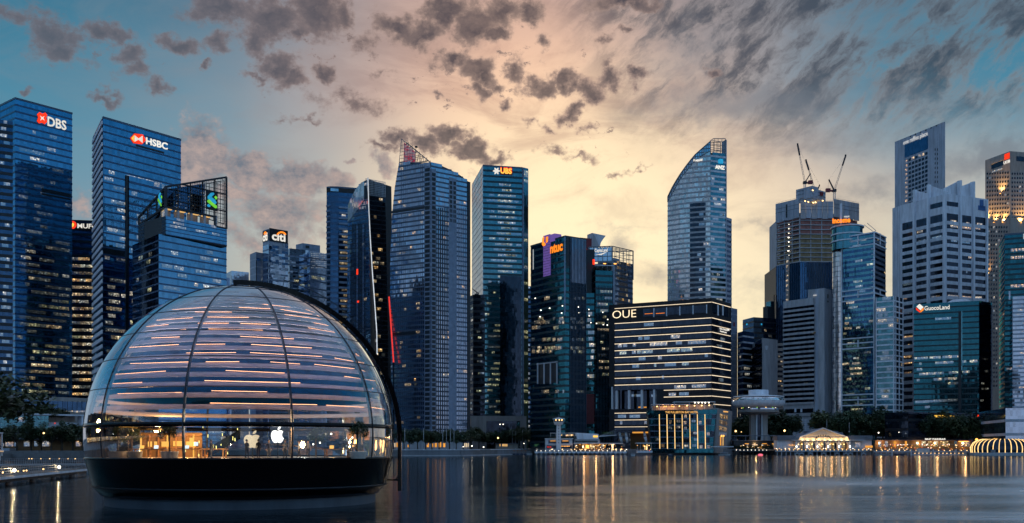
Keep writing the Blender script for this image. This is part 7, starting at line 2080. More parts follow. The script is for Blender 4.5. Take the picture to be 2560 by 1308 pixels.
dr = root('glass_dome', (DC.x, DC.y, 0), 'huge floating glass dome with sunshade rings and warm lit interior', 'pavilion')
RINGS = [-8.2, 3.3, 16.1, 27.4, 38.6, 49.4, 60.2, 71.0, 82.0]
SEAMS = [16.0 + 36 * k for k in range(10)]
for j in range(len(RINGS) - 1):
    for k, s in enumerate(SEAMS):
        e0, e1 = RINGS[j] + 0.10, RINGS[j + 1] - 0.10; ce = max(0.12, math.cos(R((e0 + e1) / 2)))
        a0, a1 = s + 0.12 / ce, s + 36 - 0.12 / ce
        b = MB(); na, ne = 14, 5
        for i in range(na + 1):
            for q in range(ne + 1):
                b.v.append(tuple(sph(a0 + (a1 - a0) * i / na, e0 + (e1 - e0) * q / ne, DRAD)))
        for i in range(na):
            for q in range(ne):
                v0 = i * (ne + 1) + q; b.f.append((v0, v0 + ne + 1, v0 + ne + 2, v0 + 1))
        b.build('glass_pane', 'dome_glass_clear' if j == 0 else 'dome_glass', dr, True)
b = MB(); b.lathe([(DRAD * math.cos(R(e)), DRAD * math.sin(R(e))) for e in (82, 84, 86, 88, 89.9)], 40, tuple(DC)); b.build('crown_cap', 'white_panel', dr, True)
def ring_band(e0, e1, r, mat, name, n=120, th=0.08, a0=0, a1=360):
    b = MB(); pr = [(r, e0), (r, (e0 + e1) / 2), (r, e1), (r - th, e1), (r - th, e0)]
    m = len(pr); nn = n
    for i in range(nn + 1):
        a = a0 + (a1 - a0) * i / nn
        for rr_, e in pr: b.v.append(tuple(sph(a, e, rr_)))
    for i in range(nn):
        for q in range(m):
            q2 = (q + 1) % m; b.f.append((i * m + q, (i + 1) * m + q, (i + 1) * m + q2, i * m + q2))
    return b.build(name, mat, dr, True)
for j, e in enumerate(RINGS[1:-1]):
    wdt = 1.5 if j == 0 else 0.22
    ring_band(e - wdt / 2, e + wdt / 2, DRAD + 0.03, 'hull_black' if j == 0 else 'rib_navy', 'ring_joint', th=0.4 if j == 0 else 0.1)
for s in SEAMS:                                                   # curved structural ribs behind the joints
    b = MB(); n = 30
    for i in range(n + 1):
        e = -8.2 + 90.2 * i / n; p = sph(s, e, DRAD - 0.10); p2 = sph(s, e, DRAD - 0.30); t_ = RV * math.cos(R(s)) - FW * math.sin(R(s)); w_ = t_ * 0.07
        for q in (p - w_, p + w_, p2 + w_, p2 - w_): b.v.append(tuple(q))
    for i in range(n):
        for q in range(4):
            q2 = (q + 1) % 4; b.f.append((i * 4 + q, (i + 1) * 4 + q, (i + 1) * 4 + q2, i * 4 + q2))
    b.build('rib', 'rib_navy', dr)
    b = MB()
    for i in range(n):
        b.bar(sph(s, -8.2 + 90.2 * i / n, DRAD + 0.02), sph(s, -8.2 + 90.2 * (i + 1) / n, DRAD + 0.02), 0.09)
    b.build('seam', 'rib_navy', dr)
# sunshade rings and the straight light strips tucked between them
es = []
for j in range(1, len(RINGS) - 1):
    for k in range(3):
        if j > 1 or k > 0: es.append(RINGS[j] + (RINGS[j + 1] - RINGS[j]) * (k + 0.5) / 3)
rd = random.Random(5)
for e in es:
    sr_ = ring_band(e - 0.85, e + 0.85, DRAD - 0.75, 'sunshade_fabric', 'sunshade_ring')
    if e < 62:
        a = -62 + rd.uniform(0, 12)
        while a < 66:
            if rd.random() < (0.55 if e < 45 else 0.42):
                L = rd.uniform(14, 40) * (1.0 if e < 20 else 0.8)
                b = MB(); p, q = sph(a, e + rd.uniform(0.8, 1.3), DRAD - 0.62), sph(a + L, e + rd.uniform(0.7, 1.2), DRAD - 0.62)
                b.bar(p, q, 0.036); b.build('light_strip', 'led_warm', sr_); a += L + rd.uniform(3, 12)
            else: a += rd.uniform(8, 20)
    if e > 46 or e < 16: continue
    b = MB()                                                      # added light bars, unseen behind the sunshades, brighten the fabric
    e2 = e + 0.2 * math.tan(R(max(0, e - 5))) * 3.82
    for i in list(range(0, 7)) + list(range(33, 40)):
        b.bar(sph(9 * i, e2, DRAD - 1.03), sph(9 * i + 9, e2, DRAD - 1.03), 0.03)
    b.build('fill_light', 'fill_led', sr_)
b = MB(); b.lathe([((DRAD - 1.7) * math.cos(R(e)), (DRAD - 1.7) * math.sin(R(e))) for e in [15.2 + 74.7 * i / 24 for i in range(25)]], 72, tuple(DC)); b.build('backing_shell', 'backing_navy', dr, True)  # added shell blocks the view through and keeps the ring gaps dark
# floor, hull, pontoon
b = MB(); b.lathe([(0.01, 4.50), (14.75, 4.50), (14.75, 4.30)], 96, (DC.x, DC.y, 0)); b.build('floor', 'floor_stone', dr)
b = MB(); b.lathe([(14.70, 4.62), (14.98, 4.60), (15.0, 4.42), (14.86, 4.36), (14.20, 1.88)], 128, (DC.x, DC.y, 0)); hl_ = b.build('hull', 'hull_black', dr, True)
b = MB(); b.lathe([(14.26, 1.90), (14.30, 1.80), (14.18, 1.72)], 128, (DC.x, DC.y, 0)); b.build('hull_rail', 'steel_dark', hl_, True)
b = MB(); b.lathe([(14.14, 1.74), (13.42, 0.92), (13.0, 0.86)], 128, (DC.x, DC.y, 0)); b.build('lower_hull', 'hull_black', dr, True)
b = MB(); b.lathe([(13.15, 0.9), (13.15, -1.5)], 96, (DC.x, DC.y, 0)); b.build('pontoon', 'pontoon_grey', dr, True)
# black gantry arch hugging one side, ending in a post in the water
b = MB(); n = 44; prev = None
for i in range(n + 1):
    t = R(-2 + 96 * i / n); r0 = 15.62 - 0.30 * min(1, i / n * 1.4)
    p = DC + RV * (r0 * math.cos(t)) + Vector((0, 0, r0 * math.sin(t))) + FW * 1.0
    if prev: b.bar(prev, p, 0.50, 0.40 - 0.24 * i / n, up=(FW.x, FW.y, 0))
    prev = p
ga_ = b.build('gantry_arch', 'hull_black', dr)
b = MB(); base = DC + RV * 15.62 + FW * 1.0
b.bar((base.x, base.y, 7.0), (base.x, base.y, 1.0), 0.36); b.build('gantry_post', 'hull_black', dr)
b = MB(); q = DC + RV * 14.1 + FW * 1.0; b.bar((base.x, base.y, 2.15), (q.x, q.y, 2.15), 0.16); b.bar((base.x, base.y, 2.75), (base.x * .7 + q.x * .3, base.y * .7 + q.y * .3, 2.15), 0.14); b.build('gantry_strut', 'hull_black', ga_)
b = MB(); prev = None
for i in range(14):
    t = R(42 + 34 * i / 13); p = DC + RV * (16.25 * math.cos(t)) + Vector((0, 0, 16.25 * math.sin(t))) + FW * 0.8
    p0 = DC + RV * (15.5 * math.cos(t)) + Vector((0, 0, 15.5 * math.sin(t))) + FW * 0.9
    b.bar(p0, p, 0.05)
    if prev: b.bar(prev, p, 0.07)
    prev = p
b.build('arch_railing', 'steel_dark', ga_)
# interior lamps
for x, d, z, e, c in ((360, 94, 8.0, 330, (1, .62, .30)), (460, 102, 7.6, 520, (1, .50, .18)), (560, 96, 8.0, 220, (1, .70, .45)), (690, 95, 8.2, 260, (1, .82, .62)), (850, 96, 8.0, 300, (1, .66, .36)), (420, 110, 7.4, 420, (1, .48, .14)), (760, 108, 7.8, 160, (.8, .9, 1))):
    p = P(x, 0, d); ld = bpy.data.lights.new('ceiling_lamp', 'POINT'); ld.energy = e * 4.2; ld.color = (c[0], c[1] * 0.9, c[2] * 0.72); ld.shadow_soft_size = 0.35
    lo = bpy.data.objects.new('ceiling_lamp', ld); lo.location = Vector((p.x, p.y, z)) - Vector(dr['_o']); lo.parent = dr; col.objects.link(lo)
for x, d, y in ((828, 90, 1085), (757, 93, 1112), (783, 93, 1111), (800, 93, 1107), (881, 96, 1094)):
    b = MB(); b.ball(tuple(P(x, y, d)), 0.08, 6); b.build('pendant_bulb', 'bulb_white', dr, True)
FLZ = 4.50
def at(x, d): 
    p = PX(x, d); return Vector((p.x, p.y, FLZ))
# ------------------------------------------------------------------ furniture in the dome
def table(x, d, L, label, rot=0.0):
    c = at(x, d); r_ = root('display_table', tuple(c), label, 'table', 'wooden display tables in the dome')
    r_.rotation_euler = (0, 0, rot)
    loc = lambda b, nm, m: (lambda o: (setattr(o, 'parent', r_), o))(b.build(nm, m))[1]
    b = MB(); b.box(-L / 2, L / 2, -.6, .6, .82, .92); o = b.build('tabletop', 'table_wood'); o.parent = r_
    for sx in (-L / 2 + .25, L / 2 - .25):
        for sy in (-.5, .5):
            b = MB(); b.box(sx - .06, sx + .06, sy - .06, sy + .06, 0, .82); o = b.build('leg', 'table_wood'); o.parent = r_
    return c
def tablet(x, d, dx, label, m='screen_white'):
    c = at(x, d) + Vector((dx, -0.1, .92)); r_ = root('display_tablet', tuple(c), label, 'tablet')
    b = MB(); b.quad((-.2, 0, 0), (.2, 0, 0), (.2, .1, .3), (-.2, .1, .3)); o = b.build('screen', m); o.parent = r_
    b = MB(); b.box(-.1, .1, .02, .2, 0, .03); o = b.build('stand', 'steel_dark'); o.parent = r_
for x, d, L, lb in ((372, 92, 3.4, 'long wooden table left of the dark rib in the dome'), (460, 96, 3.4, 'wooden table under the golden shelf in the dome'), (843, 93, 2.6, 'wooden table near the right end of the dome interior'), (405, 100, 3.2, 'rear wooden table behind the left planters in the dome'), (535, 99, 2.6, 'wooden table in shade beside the cream logo')):
    table(x, d, L, lb)
for x, d, dx, lb in ((372, 92, -.6, 'first tablet on the left wooden table'), (372, 92, .7, 'second tablet on the left wooden table'), (460, 96, .3, 'bright tablet on the table under the golden shelf'), (843, 93, -.5, 'tablet on the table at the right end of the dome')):
    tablet(x, d, dx, lb, 'screen_white' if dx > 0 else 'shelf_gold')
def planter(x, d, w, label):
    c = at(x, d); r_ = root('planter_bench', tuple(c), label, 'planter bench', 'pale planter benches in the dome')
    b = MB(); b.lathe([(w * .42, 0), (w * .5, .62), (w * .5, .68), (w * .36, .68), (w * .34, .58), (.01, .58)], 28); o = b.build('seat_ring', 'planter_pale', None, True); o.parent = r_
    b = MB(); b.lathe([(w * .34, .585), (.01, .60)], 20); o = b.build('soil', 'bark'); o.parent = r_
    return c
PL = [(294, 91, 1.7, 'leftmost pale planter bench behind the lowest glass'), (338, 90, 1.3, 'second pale planter bench in the dome, beside the left table'), (424, 90, 1.6, 'pale planter bench just left of the dark rib'), (892, 93, 1.9, 'pale planter bench at the right end of the dome')]
for a_ in PL: planter(*a_)
itrunk, icrown = tree_mesh(91, 5.0, 1.7, 1500, 0.16)
for x, d, s_, lb in ((294, 91, 0.62, 'slim indoor tree in the leftmost planter of the dome'), (424, 90, 0.55, 'slim indoor tree in the planter left of the dark rib'), (892, 93, 0.62, 'slim indoor tree in the right planter of the dome'), (330, 104, 0.66, 'indoor tree standing far back on the left of the dome'), (790, 106, 0.66, 'indoor tree far back behind the right table')):
    c = at(x, d) + Vector((0, 0, 0.58 if d < 95 else 0)); r_ = root('indoor_tree', tuple(c), lb, 'tree', 'indoor trees of the dome'); r_.scale = (s_, s_, s_); r_.rotation_euler = (0, 0, x)
    for nm, me in (('trunk', itrunk), ('crown', icrown)):
        o = bpy.data.objects.new(nm, me); col.objects.link(o); o.parent = r_; 
        if nm == 'trunk': o.scale = (.35, .35, 1)
# golden shelf wall and staircase
sw = root('display_wall', tuple(at(440, 108)), 'golden lit display shelf wall at the back of the dome', 'shelf')
f = Face(PX(352, 106), PX(505, 107), FLZ, 0, sw)
f.box('back_panel', 'wood_wall', 0, f.w, FLZ, FLZ + 2.6, -.3, 0)
for k in range(7): f.box('shelf_post', 'shelf_gold' if k % 3 == 0 else 'table_wood', f.w * k / 7, f.w * k / 7 + .10, FLZ, FLZ + 2.4, 0, .35)
for z in (1.0, 2.3): f.box('shelf_board', 'table_wood', 0, f.w, FLZ + z, FLZ + z + .07, 0, .45)
for u, w, z in ((.34, .6, 1.1), (.42, .3, 1.1), (.53, .9, 1.15), (.74, 1.0, 1.1), (.80, .4, 1.5), (.12, .4, 1.1), (.22, .3, 1.1)):
    f.box('shelf_light', 'shelf_gold', f.w * u, f.w * u + w, FLZ + z, FLZ + z + .55, .05, .2)
f.box('shelf_screen', 'screen_white', f.w * .86, f.w * .86 + .5, FLZ + 1.2, FLZ + 1.6, .2, .3)
st = root('staircase', tuple(at(560, 101)), 'dim staircase with glass side and spark lights in the middle of the dome', 'staircase')
f = Face(PX(520, 101), PX(600, 103), FLZ, 0, st)
for k in range(9): f.box('step', 'table_wood', f.w * k / 9, f.w * (k + 1) / 9, FLZ + .1 + k * .22, FLZ + .28 + k * .22, -1.2, 0)
f.poly('side_glass', 'glass_black', [(0, FLZ), (f.w, FLZ + 1.9), (f.w, FLZ + 2.9), (0, FLZ + 1.0)], 0.02, 0.08)
rd = random.Random(3)
for k in range(16):
    x = rd.uniform(462, 612); y = rd.uniform(1068, 1142)
    b = MB(); p = P(x, y, 97); b.bar(p, p + Vector((0, 0, rd.uniform(.15, .4))), 0.05); b.build('spark_light', 'spark_yellow', st)
# glowing fruit shaped logos
def logo(name, x, y, h, d, mat, label, bite=True, wide=1.0):
    c = P(x, y, d); s_ = h * d / FPX / 2.35
    half = [(0, .86), (.22, .97), (.45, 1.0), (.70, .92), (.88, .72), (.98, .45), (1.0, .10), (.93, -.28), (.78, -.62), (.58, -.88), (.38, -.98), (.20, -.93), (0, -.86)]
    right = half[:4] + [(.84, .78), (.72, .58), (.66, .34), (.68, .10), (.78, -.10), (.95, -.24)] + half[8:] if bite else half
    pts = [(x_, z_) for x_, z_ in right] + [(-x_, z_) for x_, z_ in half[1:-1][::-1]]
    r_ = root(name, tuple(c), label, 'logo')
    f = Face((c.x - 1, c.y), (c.x + 1, c.y), 0, 0, r_)
    f.poly('fruit_body', mat, [(1 + a * s_ * wide, c.z + b_ * s_) for a, b_ in pts], -0.05, 0.05)
    leaf = [(.02, 1.08), (.10, 1.38), (.30, 1.58), (.46, 1.60), (.44, 1.36), (.28, 1.16)]
    f.poly('leaf', mat, [(1 + a * s_ * wide, c.z + b_ * s_) for a, b_ in leaf], -0.05, 0.05)
    f.box('hanger', 'steel_dark', 0.97, 1.03, c.z - s_ * 1.0 - (c.z - s_ - FLZ), c.z - s_ * .8, -0.12, -0.06)
    return r_
logo('logo_sign', 694, 1092, 38, 92, 'logo_white', 'bright white glowing fruit shaped logo in the dome')
logo('logo_sign', 631, 1104, 40, 100, 'logo_cream', 'larger dim cream fruit shaped logo behind two standing people', True, 1.25)  # warped logo reflection built as a glowing shape

# ------------------------------------------------------------------ people
solid('skin', (0.36, 0.22, 0.16), 0.6, var=0.05); solid('hair_dark', (0.015, 0.012, 0.010), 0.6)
for nm, c in (('cloth_black', (.012, .012, .015)), ('cloth_navy', (.02, .03, .07)), ('cloth_grey', (.12, .12, .13)), ('cloth_white', (.5, .5, .5)), ('cloth_olive', (.07, .07, .04)), ('cloth_red', (.25, .03, .03))): solid(nm, c, 0.8, var=0.1)
def person_mesh(arm, stride):
    J = {'pelvis': (0, 0, .95, .15), 'waist': (0, .01, 1.10, .13), 'chest': (0, 0, 1.32, .16), 'neckb': (0, .01, 1.46, .075), 'neck': (0, 0, 1.53, .055), 'head': (0, -.02, 1.63, .10), 'top': (0, 0, 1.73, .075)}
    E = [('pelvis', 'waist'), ('waist', 'chest'), ('chest', 'neckb'), ('neckb', 'neck'), ('neck', 'head'), ('head', 'top')]
    for s_, S in ((-1, 'l'), (1, 'r')):
        f_ = stride * s_
        J.update({S + 'hip': (.10 * s_, 0, .90, .095), S + 'knee': (.11 * s_, f_ * .5 - .02, .50, .062), S + 'ankle': (.11 * s_, f_, .09, .042), S + 'toe': (.13 * s_, f_ - .15, .04, .035),
                  S + 'sh': (.20 * s_, 0, 1.40, .062)})
        if arm == S:
            J.update({S + 'el': (.25 * s_, -.06, 1.14, .043), S + 'wr': (.16 * s_, -.30, 1.20, .030), S + 'hand': (.13 * s_, -.38, 1.22, .030)})
        else:
            J.update({S + 'el': (.27 * s_, .03, 1.12, .043), S + 'wr': (.27 * s_, -.03, .87, .030), S + 'hand': (.27 * s_, -.05, .77, .030)})
        E += [('pelvis', S + 'hip'), (S + 'hip', S + 'knee'), (S + 'knee', S + 'ankle'), (S + 'ankle', S + 'toe'), ('chest', S + 'sh'), (S + 'sh', S + 'el'), (S + 'el', S + 'wr'), (S + 'wr', S + 'hand')]
        for q, (dx_, dy_, L) in enumerate(((.02, .018, .07), (.008, .006, .085), (-.006, -.006, .08), (-.02, -.018, .065), (-.03 * s_, -.03, .05))):
            hx, hy, hz, _ = J[S + 'hand']; dirv = (0, -1, 0.1) if arm == S else (0, -.15, -1)
            nm = S + 'f%d' % q; J[nm] = (hx + dx_ + dirv[0] * L, hy + (dy_ if arm != S else 0) + dirv[1] * L, hz + (dx_ if arm == S else 0) + dirv[2] * L, .010); E.append((S + 'hand', nm))
    names = list(J); me = bpy.data.meshes.new('person')
    me.from_pydata([J[k][:3] for k in names], [(names.index(a), names.index(b)) for a, b in E], [])
    o = bpy.data.objects.new('person_tmp', me); col.objects.link(o)
    md = o.modifiers.new('skin', 'SKIN'); sv_ = me.skin_vertices[0].data
    for i, k in enumerate(names): sv_[i].radius = (J[k][3], J[k][3] * (.82 if k in ('chest', 'waist', 'pelvis') else 1))
    sv_[0].use_root = True
    o.modifiers.new('sub', 'SUBSURF').levels = 1
    bpy.context.view_layer.update()
    out = bpy.data.meshes.new_from_object(o.evaluated_get(bpy.context.evaluated_depsgraph_get()))
    bpy.data.objects.remove(o)
    return out
PM = [person_mesh('r', 0.06), person_mesh('', 0.03), person_mesh('l', 0.16)]
def person(x, d, rot, kind, shirt, legs, label, k=1.0):
    me = PM[kind].copy(); me.materials.clear()
    for m_ in ('skin', shirt, legs, 'cloth_black'): me.materials.append(MATS[m_])
    for p in me.polygons:
        z = p.center.z; ax = abs(p.center.x)
        hand = (ax > .20 and z < .92) or (p.center.y < -.27 and z > 1.0)
        p.material_index = 0 if z > 1.49 or hand else (1 if z > .93 else (2 if z > .10 else 3)); p.use_smooth = True
    r_ = bpy.data.objects.new('person', me); col.objects.link(r_); c = at(x, d); r_.location = c; r_.rotation_euler = (0, 0, rot); r_.scale = (k, k, k); r_['_o'] = tuple(c)
    tag(r_, label, 'person', 'people inside the dome')
    b = MB(); b.ball((0, .025, 1.69), .108, 8, .95); o = b.build('hair', 'hair_dark', None, True); o.parent = r_
    for sx in (-.035, .035):
        b = MB(); b.ball((sx, -.118, 1.64), .012, 5); o = b.build('eye', 'hair_dark'); o.parent = r_
    b = MB(); b.tube((0, -.10, 1.62), (0, -.135, 1.60), .014, .020, 6); o = b.build('nose', 'skin'); o.parent = r_
for a_ in ((617, 91, 2.6, 0, 'cloth_black', 'cloth_black', 'person in black standing before the left half of the cream logo', 1.0), (646, 91, -2.2, 1, 'cloth_black', 'cloth_navy', 'person in dark clothes standing at the right edge of the cream logo', 1.02),
           (672, 95, .4, 1, 'cloth_navy', 'cloth_grey', 'person in navy standing under the bright white logo', .98), (713, 94, -.6, 0, 'cloth_grey', 'cloth_black', 'person in grey standing right of the bright white logo', 1.0), (528, 95, 1.2, 2, 'cloth_black', 'cloth_grey', 'person in black walking by the staircase', 1.0),
           (878, 97, 3.0, 0, 'cloth_navy', 'cloth_navy', 'person in navy behind the table at the right of the dome', 1.0), (320, 93, 2.0, 1, 'cloth_black', 'cloth_olive', 'person in black between the left planters', .97), (770, 100, 0.5, 1, 'cloth_grey', 'cloth_black', 'person in grey far back between the pendant bulbs', .98), (748, 99, -1.5, 2, 'cloth_white', 'cloth_black', 'person in white far back right of the dark rib', .98)):
    person(*a_)
# ------------------------------------------------------------------ tidy up helper properties
for o in bpy.data.objects:
    if '_o' in o:
        del o['_o']
# ------------------------------------------------------------------ left bank: jetty, podiums, trees
b = MB(); b.prism([(-420, -60), (-48, -60), (-64, 80), (-110, 205), (-162, 305), (-215, 405), (-215, 440), (-420, 440)], -3, 2.6); tag(b.build('bank', 'paving'), kind='structure')
# beige podium blocks behind the trees
t = Tower('podium_block', 'beige podium with dark glazing under the leftmost glass towers', 560, [(32, 988), (222, 996)], depth=40, body='stone_pale')
f = t.faces[0]; f.boxpx('window_band', 'glass_navy', 60, 1003, 222, 1026, 0, 0.2)
for k in range(14): f.boxpx('mullion', 'span_slate', 60 + k * 12, 1003, 60.8 + k * 12, 1026, 0.2, 0.4)
for k in range(16): f.boxpx('lit_window', 'room_warm', 142 + k * 4.4, 1027, 145.6 + k * 4.4, 1031, 0.1, 0.3)
t = Tower('podium_block', 'teal glazed podium with a pale roof slab at the left edge', 520, [(-40, 1034), (120, 1038)], depth=25, body='concrete_blue')
f = t.faces[0]; f.boxpx('roof_slab', 'concrete_pale', -40, 1034, 214, 1038, -8, 1.0)
for i in range(16):
    for j in range(4): f.boxpx('pane', 'glass_teal', -38 + i * 10, 1040 + j * 9, -29 + i * 10, 1048 + j * 9, 0, 0.15)
f.boxpx('lit_window', 'room_amber', 45, 1043, 60, 1055, 0.1, 0.25); f.boxpx('side_frame', 'concrete_pale', 203, 1038, 207, 1075, -4, 0.5)
f.boxpx('inner_wall', 'concrete_warm', 122, 1040, 203, 1080, -9, -7); f.boxpx('low_roof', 'concrete_pale', 128, 1056, 203, 1070, -7, -4)
f.boxpx('plant_box', 'steel_dark', 27, 1023, 80, 1034, -6, -2); f.boxpx('red_lamp', 'sign_red', 145, 1057, 147, 1059, -3.9, -3.6)
t = Tower('low_pavilion', 'low grey pavilion with a white framed doorway behind the jetty', 440, [(-40, 1121), (215, 1119)], depth=10, zbase=2.6, body='concrete_blue')
f = t.faces[0]; f.boxpx('door_frame', 'white_paint', 104, 1117, 170, 1121, 0, 0.8); f.boxpx('door_frame', 'white_paint', 104, 1118, 110, 1133, 0, 0.8); f.boxpx('door_frame', 'white_paint', 160, 1118, 168, 1133, 0, 0.8)
f.boxpx('doorway', 'glass_black', 122, 1121, 160, 1133, 0.02, 0.2); f.boxpx('poster_light', 'screen_white', 114, 1128, 117, 1133, 0.2, 0.4)
for k in range(5): f.boxpx('lamp', 'bulb_warm', 70 + k * 22, 1131, 72 + k * 22, 1133, 0.2, 0.5) if k != 2 else None
r_ = root('cafe_row', (PX(40, 470).x, 470, GZ), 'amber lit cafe fronts below the far left trees', 'cafe row')
f = Face(PX(0, 462), PX(215, 466), GZ, 0, r_); f.box('wall', 'wood_wall', 0, f.w, GZ, GZ + 5, -4, 0); f.box('roof', 'roof_grey', -1, f.w + 1, GZ + 5, GZ + 5.4, -5, 1.5)
for x, w, m in ((8, 26, 'room_amber'), (36, 8, 'room_dim'), (60, 14, 'room_white'), (86, 10, 'room_dim'), (106, 20, 'room_warm'), (190, 22, 'room_amber')): f.boxpx('lit_front', m, x, 1103, x + w, 1116, 0, 0.2)
for i, (x, y, d, k, w) in enumerate(((12, 1068, 452, 0, 1.2), (42, 1062, 450, 1, 1.2), (78, 1054, 452, 2, 1.2), (104, 1068, 455, 3, 1.1), (128, 1066, 450, 4, 1.2), (155, 1062, 452, 0, 1.2), (182, 1058, 454, 2, 1.2), (206, 1064, 452, 1, 1.2), (226, 1062, 452, 3, 1.2))):
    tree(x, y, d, ORD[i] + ' bushy tree from the left in the row before the teal glazed podium', 'trees before the left podium', k=k, wide=w)
tree(108, 1012, 556, 'small roof terrace tree on the beige podium', k=2, zb=18.0, wide=1.6)
tree(128, 1016, 556, 'low bush beside the roof terrace tree of the beige podium', k=4, zb=18.0, wide=1.8)
tree(-22, 896, 250, 'large near tree with deep green crown at the left edge', k=1, zb=2.6, wide=0.85)
street_lamp(110, 1083, 445, 'small yellow street lamp among the far left trees', 'bulb_warm', 0.35)
# floating jetty with railing and bollard lamps
A, B_ = PX(-60, 128), PX(222, 192)
jr = root('jetty', ((A.x + B_.x) / 2, (A.y + B_.y) / 2, 0), 'curved steel jetty with railing and glowing lamps leading to the dome', 'jetty')
f = Face(A, B_, 0, 0, jr); ZJ = 1.45
solid('deck_timber', (0.20, 0.15, 0.12), 0.7)
n = 44
for k in range(n): f.box('deck_plank', 'deck_timber', f.w * k / n + .02, f.w * (k + 1) / n - .02, ZJ - .12, ZJ, -5, 0)
f.box('edge_beam', 'white_panel', 0, f.w, ZJ - .42, ZJ - .05, -0.1, 0.12); f.box('under_beam', 'steel_dark', 0, f.w, ZJ - .9, ZJ - .14, -4.6, -0.4)
for k in range(5):
    u = f.w * (0.12 + .2 * k); b = MB(); b.tube(tuple(f.pt(u, -2, -2)), tuple(f.pt(u, ZJ - .3, -2)), .42, n=14); b.build('pile', 'concrete_grey', jr, True)
for o_ in (-0.15, -4.8):
    b = MB()
    for hh in (.35, .7, 1.08): b.bar(f.pt(0, ZJ + hh, o_), f.pt(f.w, ZJ + hh, o_), .045)
    for k in range(60): b.bar(f.pt(f.w * k / 59, ZJ, o_), f.pt(f.w * k / 59, ZJ + 1.1, o_), .05)
    b.build('railing', 'steel_pale', jr)
for k, x in enumerate((3, 28, 53, 73, 88, 102, 108, 148)):
    u = f.u_at(x); p = f.pt(u, ZJ + .35, -2.5)
    b = MB(); b.tube(tuple(f.pt(u, ZJ, -2.5)), tuple(p), .06); b.build('bollard', 'steel_dark', jr); b = MB(); b.ball(tuple(p), .13, 6); b.build('bollard_lamp', 'bulb_warm', jr, True)
for x, y in ((31, 1176), (144, 1168)):
    u = f.u_at(x); p = f.pt(u, f.z_at(u, y), .25); b = MB(); b.ball(tuple(p), .26, 8); b.build('flood_lamp', 'bulb_white', jr, True)
    ld = bpy.data.lights.new('flood_light', 'POINT'); ld.energy = 120; ld.color = (1, .75, .4); lo = bpy.data.objects.new('flood_light', ld); lo.location = p + Vector((0, -.5, .2)) - Vector(jr['_o']); lo.parent = jr; col.objects.link(lo)
A, B_ = PX(-40, 205), PX(235, 215)
r2 = root('rear_jetty', ((A.x + B_.x) / 2, 210, 0), 'straight rear walkway with white railing behind the curved jetty', 'jetty')
f = Face(A, B_, 0, 0, r2)
for k in range(18): f.box('deck_bay', 'concrete_grey', f.w * k / 18 + .03, f.w * (k + 1) / 18 - .03, 1.6, 2.0, -3, 0)
for k in range(9): b = MB(); b.tube(tuple(f.pt(f.w * (k + .5) / 9, -2, -1)), tuple(f.pt(f.w * (k + .5) / 9, 1.6, -1)), .3, n=10); b.build('pile', 'concrete_grey', r2)
b = MB()
for hh in (.4, .75, 1.1): b.bar(f.pt(0, 2 + hh, -.1), f.pt(f.w, 2 + hh, -.1), .05)
for k in range(50): b.bar(f.pt(f.w * k / 49, 2, -.1), f.pt(f.w * k / 49, 3.1, -.1), .05)
b.build('railing', 'steel_pale', r2)
for x in (72, 79, 102, 124, 148, 170, 188): f.boxpx('lamp', 'bulb_warm', x, 1146, x + 2, 1148, -1, -.8)
kr = root('jetty_shelter', tuple(PX(-4, 170)) + (1.4,), 'white framed shelter at the left edge of the jetty', 'shelter')
f = Face(PX(-30, 168), PX(7, 172), 0, 0, kr)
for x in (-28, 4.5): f.boxpx('post', 'white_paint', x, 1082, x + 2, 1140, -.15, 0)
f.boxpx('roof_beam', 'white_paint', -30, 1081, 7, 1083.5, -3, .1); f.boxpx('counter', 'white_paint', -30, 1125, 8, 1131, -2, .15); f.boxpx('glow_strip', 'glow_warm', -28, 1128, 6, 1129, .15, .25); f.boxpx('lower_panel', 'concrete_pale', -30, 1131, 4, 1152, -2, -.2)
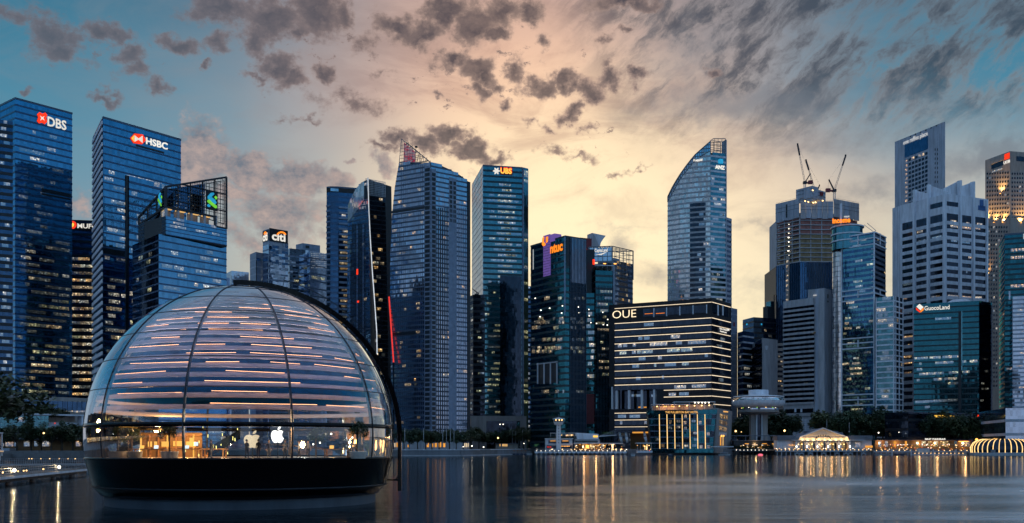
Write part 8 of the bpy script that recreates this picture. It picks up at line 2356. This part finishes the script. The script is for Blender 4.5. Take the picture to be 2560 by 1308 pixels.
f.boxpx('pane', 'glass_pale', -27, 1084, 4, 1125, -.1, -.06)

# ------------------------------------------------------------------ out of the picture, seen mirrored in the glass: mall on the left bank, hotel towers behind
mr = root('shopping_mall', (-150, 90, 2.6), 'long arched shopping mall with golden eaves, mirrored in the dome', 'building')
f = Face((-118, -50), (-150, 190), 2.6, 0, mr)
f.n = Vector((abs(f.n.x), f.n.y)) if f.n.x < 0 else f.n
f.box('wall', 'glass_black', 0, f.w, 2.6, 16, -30, 0)
for k in range(12):
    f.box('roof_arch', 'steel_dark', f.w * k / 12 + .3, f.w * (k + 1) / 12 - .3, 16, 20 + 5 * math.sin(math.pi * (k + .5) / 12), -34, 3)
f.box('golden_eave', 'glow_amber', 0, f.w, 12.8, 13.6, 0.1, 1.4); f.box('lit_arcade', 'room_amber', 0, f.w, 3.2, 6.0, 0.1, 0.3)
for k in range(10):
    b = MB(); p = f.pt(f.w * (k + .5) / 10, 2.6, 10); tree((p.x / p.y * FPX + CX) if p.y > 5 else 0, 0, 1, '', zb=0) if False else None
for k in range(6):
    c = Vector((-86 - k * 9, 20 + k * 32, 2.6)); r_ = root('tree', tuple(c), ORD[k] + ' bank tree beside the arched mall, outside the picture', 'tree', 'bank trees by the mall'); r_.scale = (.8, .8, .8)
    for nm, me in zip(('trunk', 'crown'), TREES[k % 5]): o = bpy.data.objects.new(nm, me); col.objects.link(o); o.parent = r_
for k, (xa, xb, nm) in enumerate(((-150, -82, 'first'), (-30, 38, 'second'), (92, 160, 'third'))):
    b = MB(); r_ = root('hotel_tower', ((xa + xb) / 2, -190, 0), nm + ' of three broad hotel towers, seen only as a dark mirror image', 'building', 'hotel towers behind the viewpoint')
    b.prism([(xa, -190), (xb, -190), (xb, -225), (xa, -225)], 0, 135); b.build('core', 'core_dark', r_)
    f = Face((xb, -189.9), (xa, -189.9), 0, 170, r_); f.n = Vector((0, 1))
    for i in range(26): f.box('balcony_band', 'span_slate', 0, f.w, 6 + i * 4.8, 7.6 + i * 4.8, 0, 0.8)
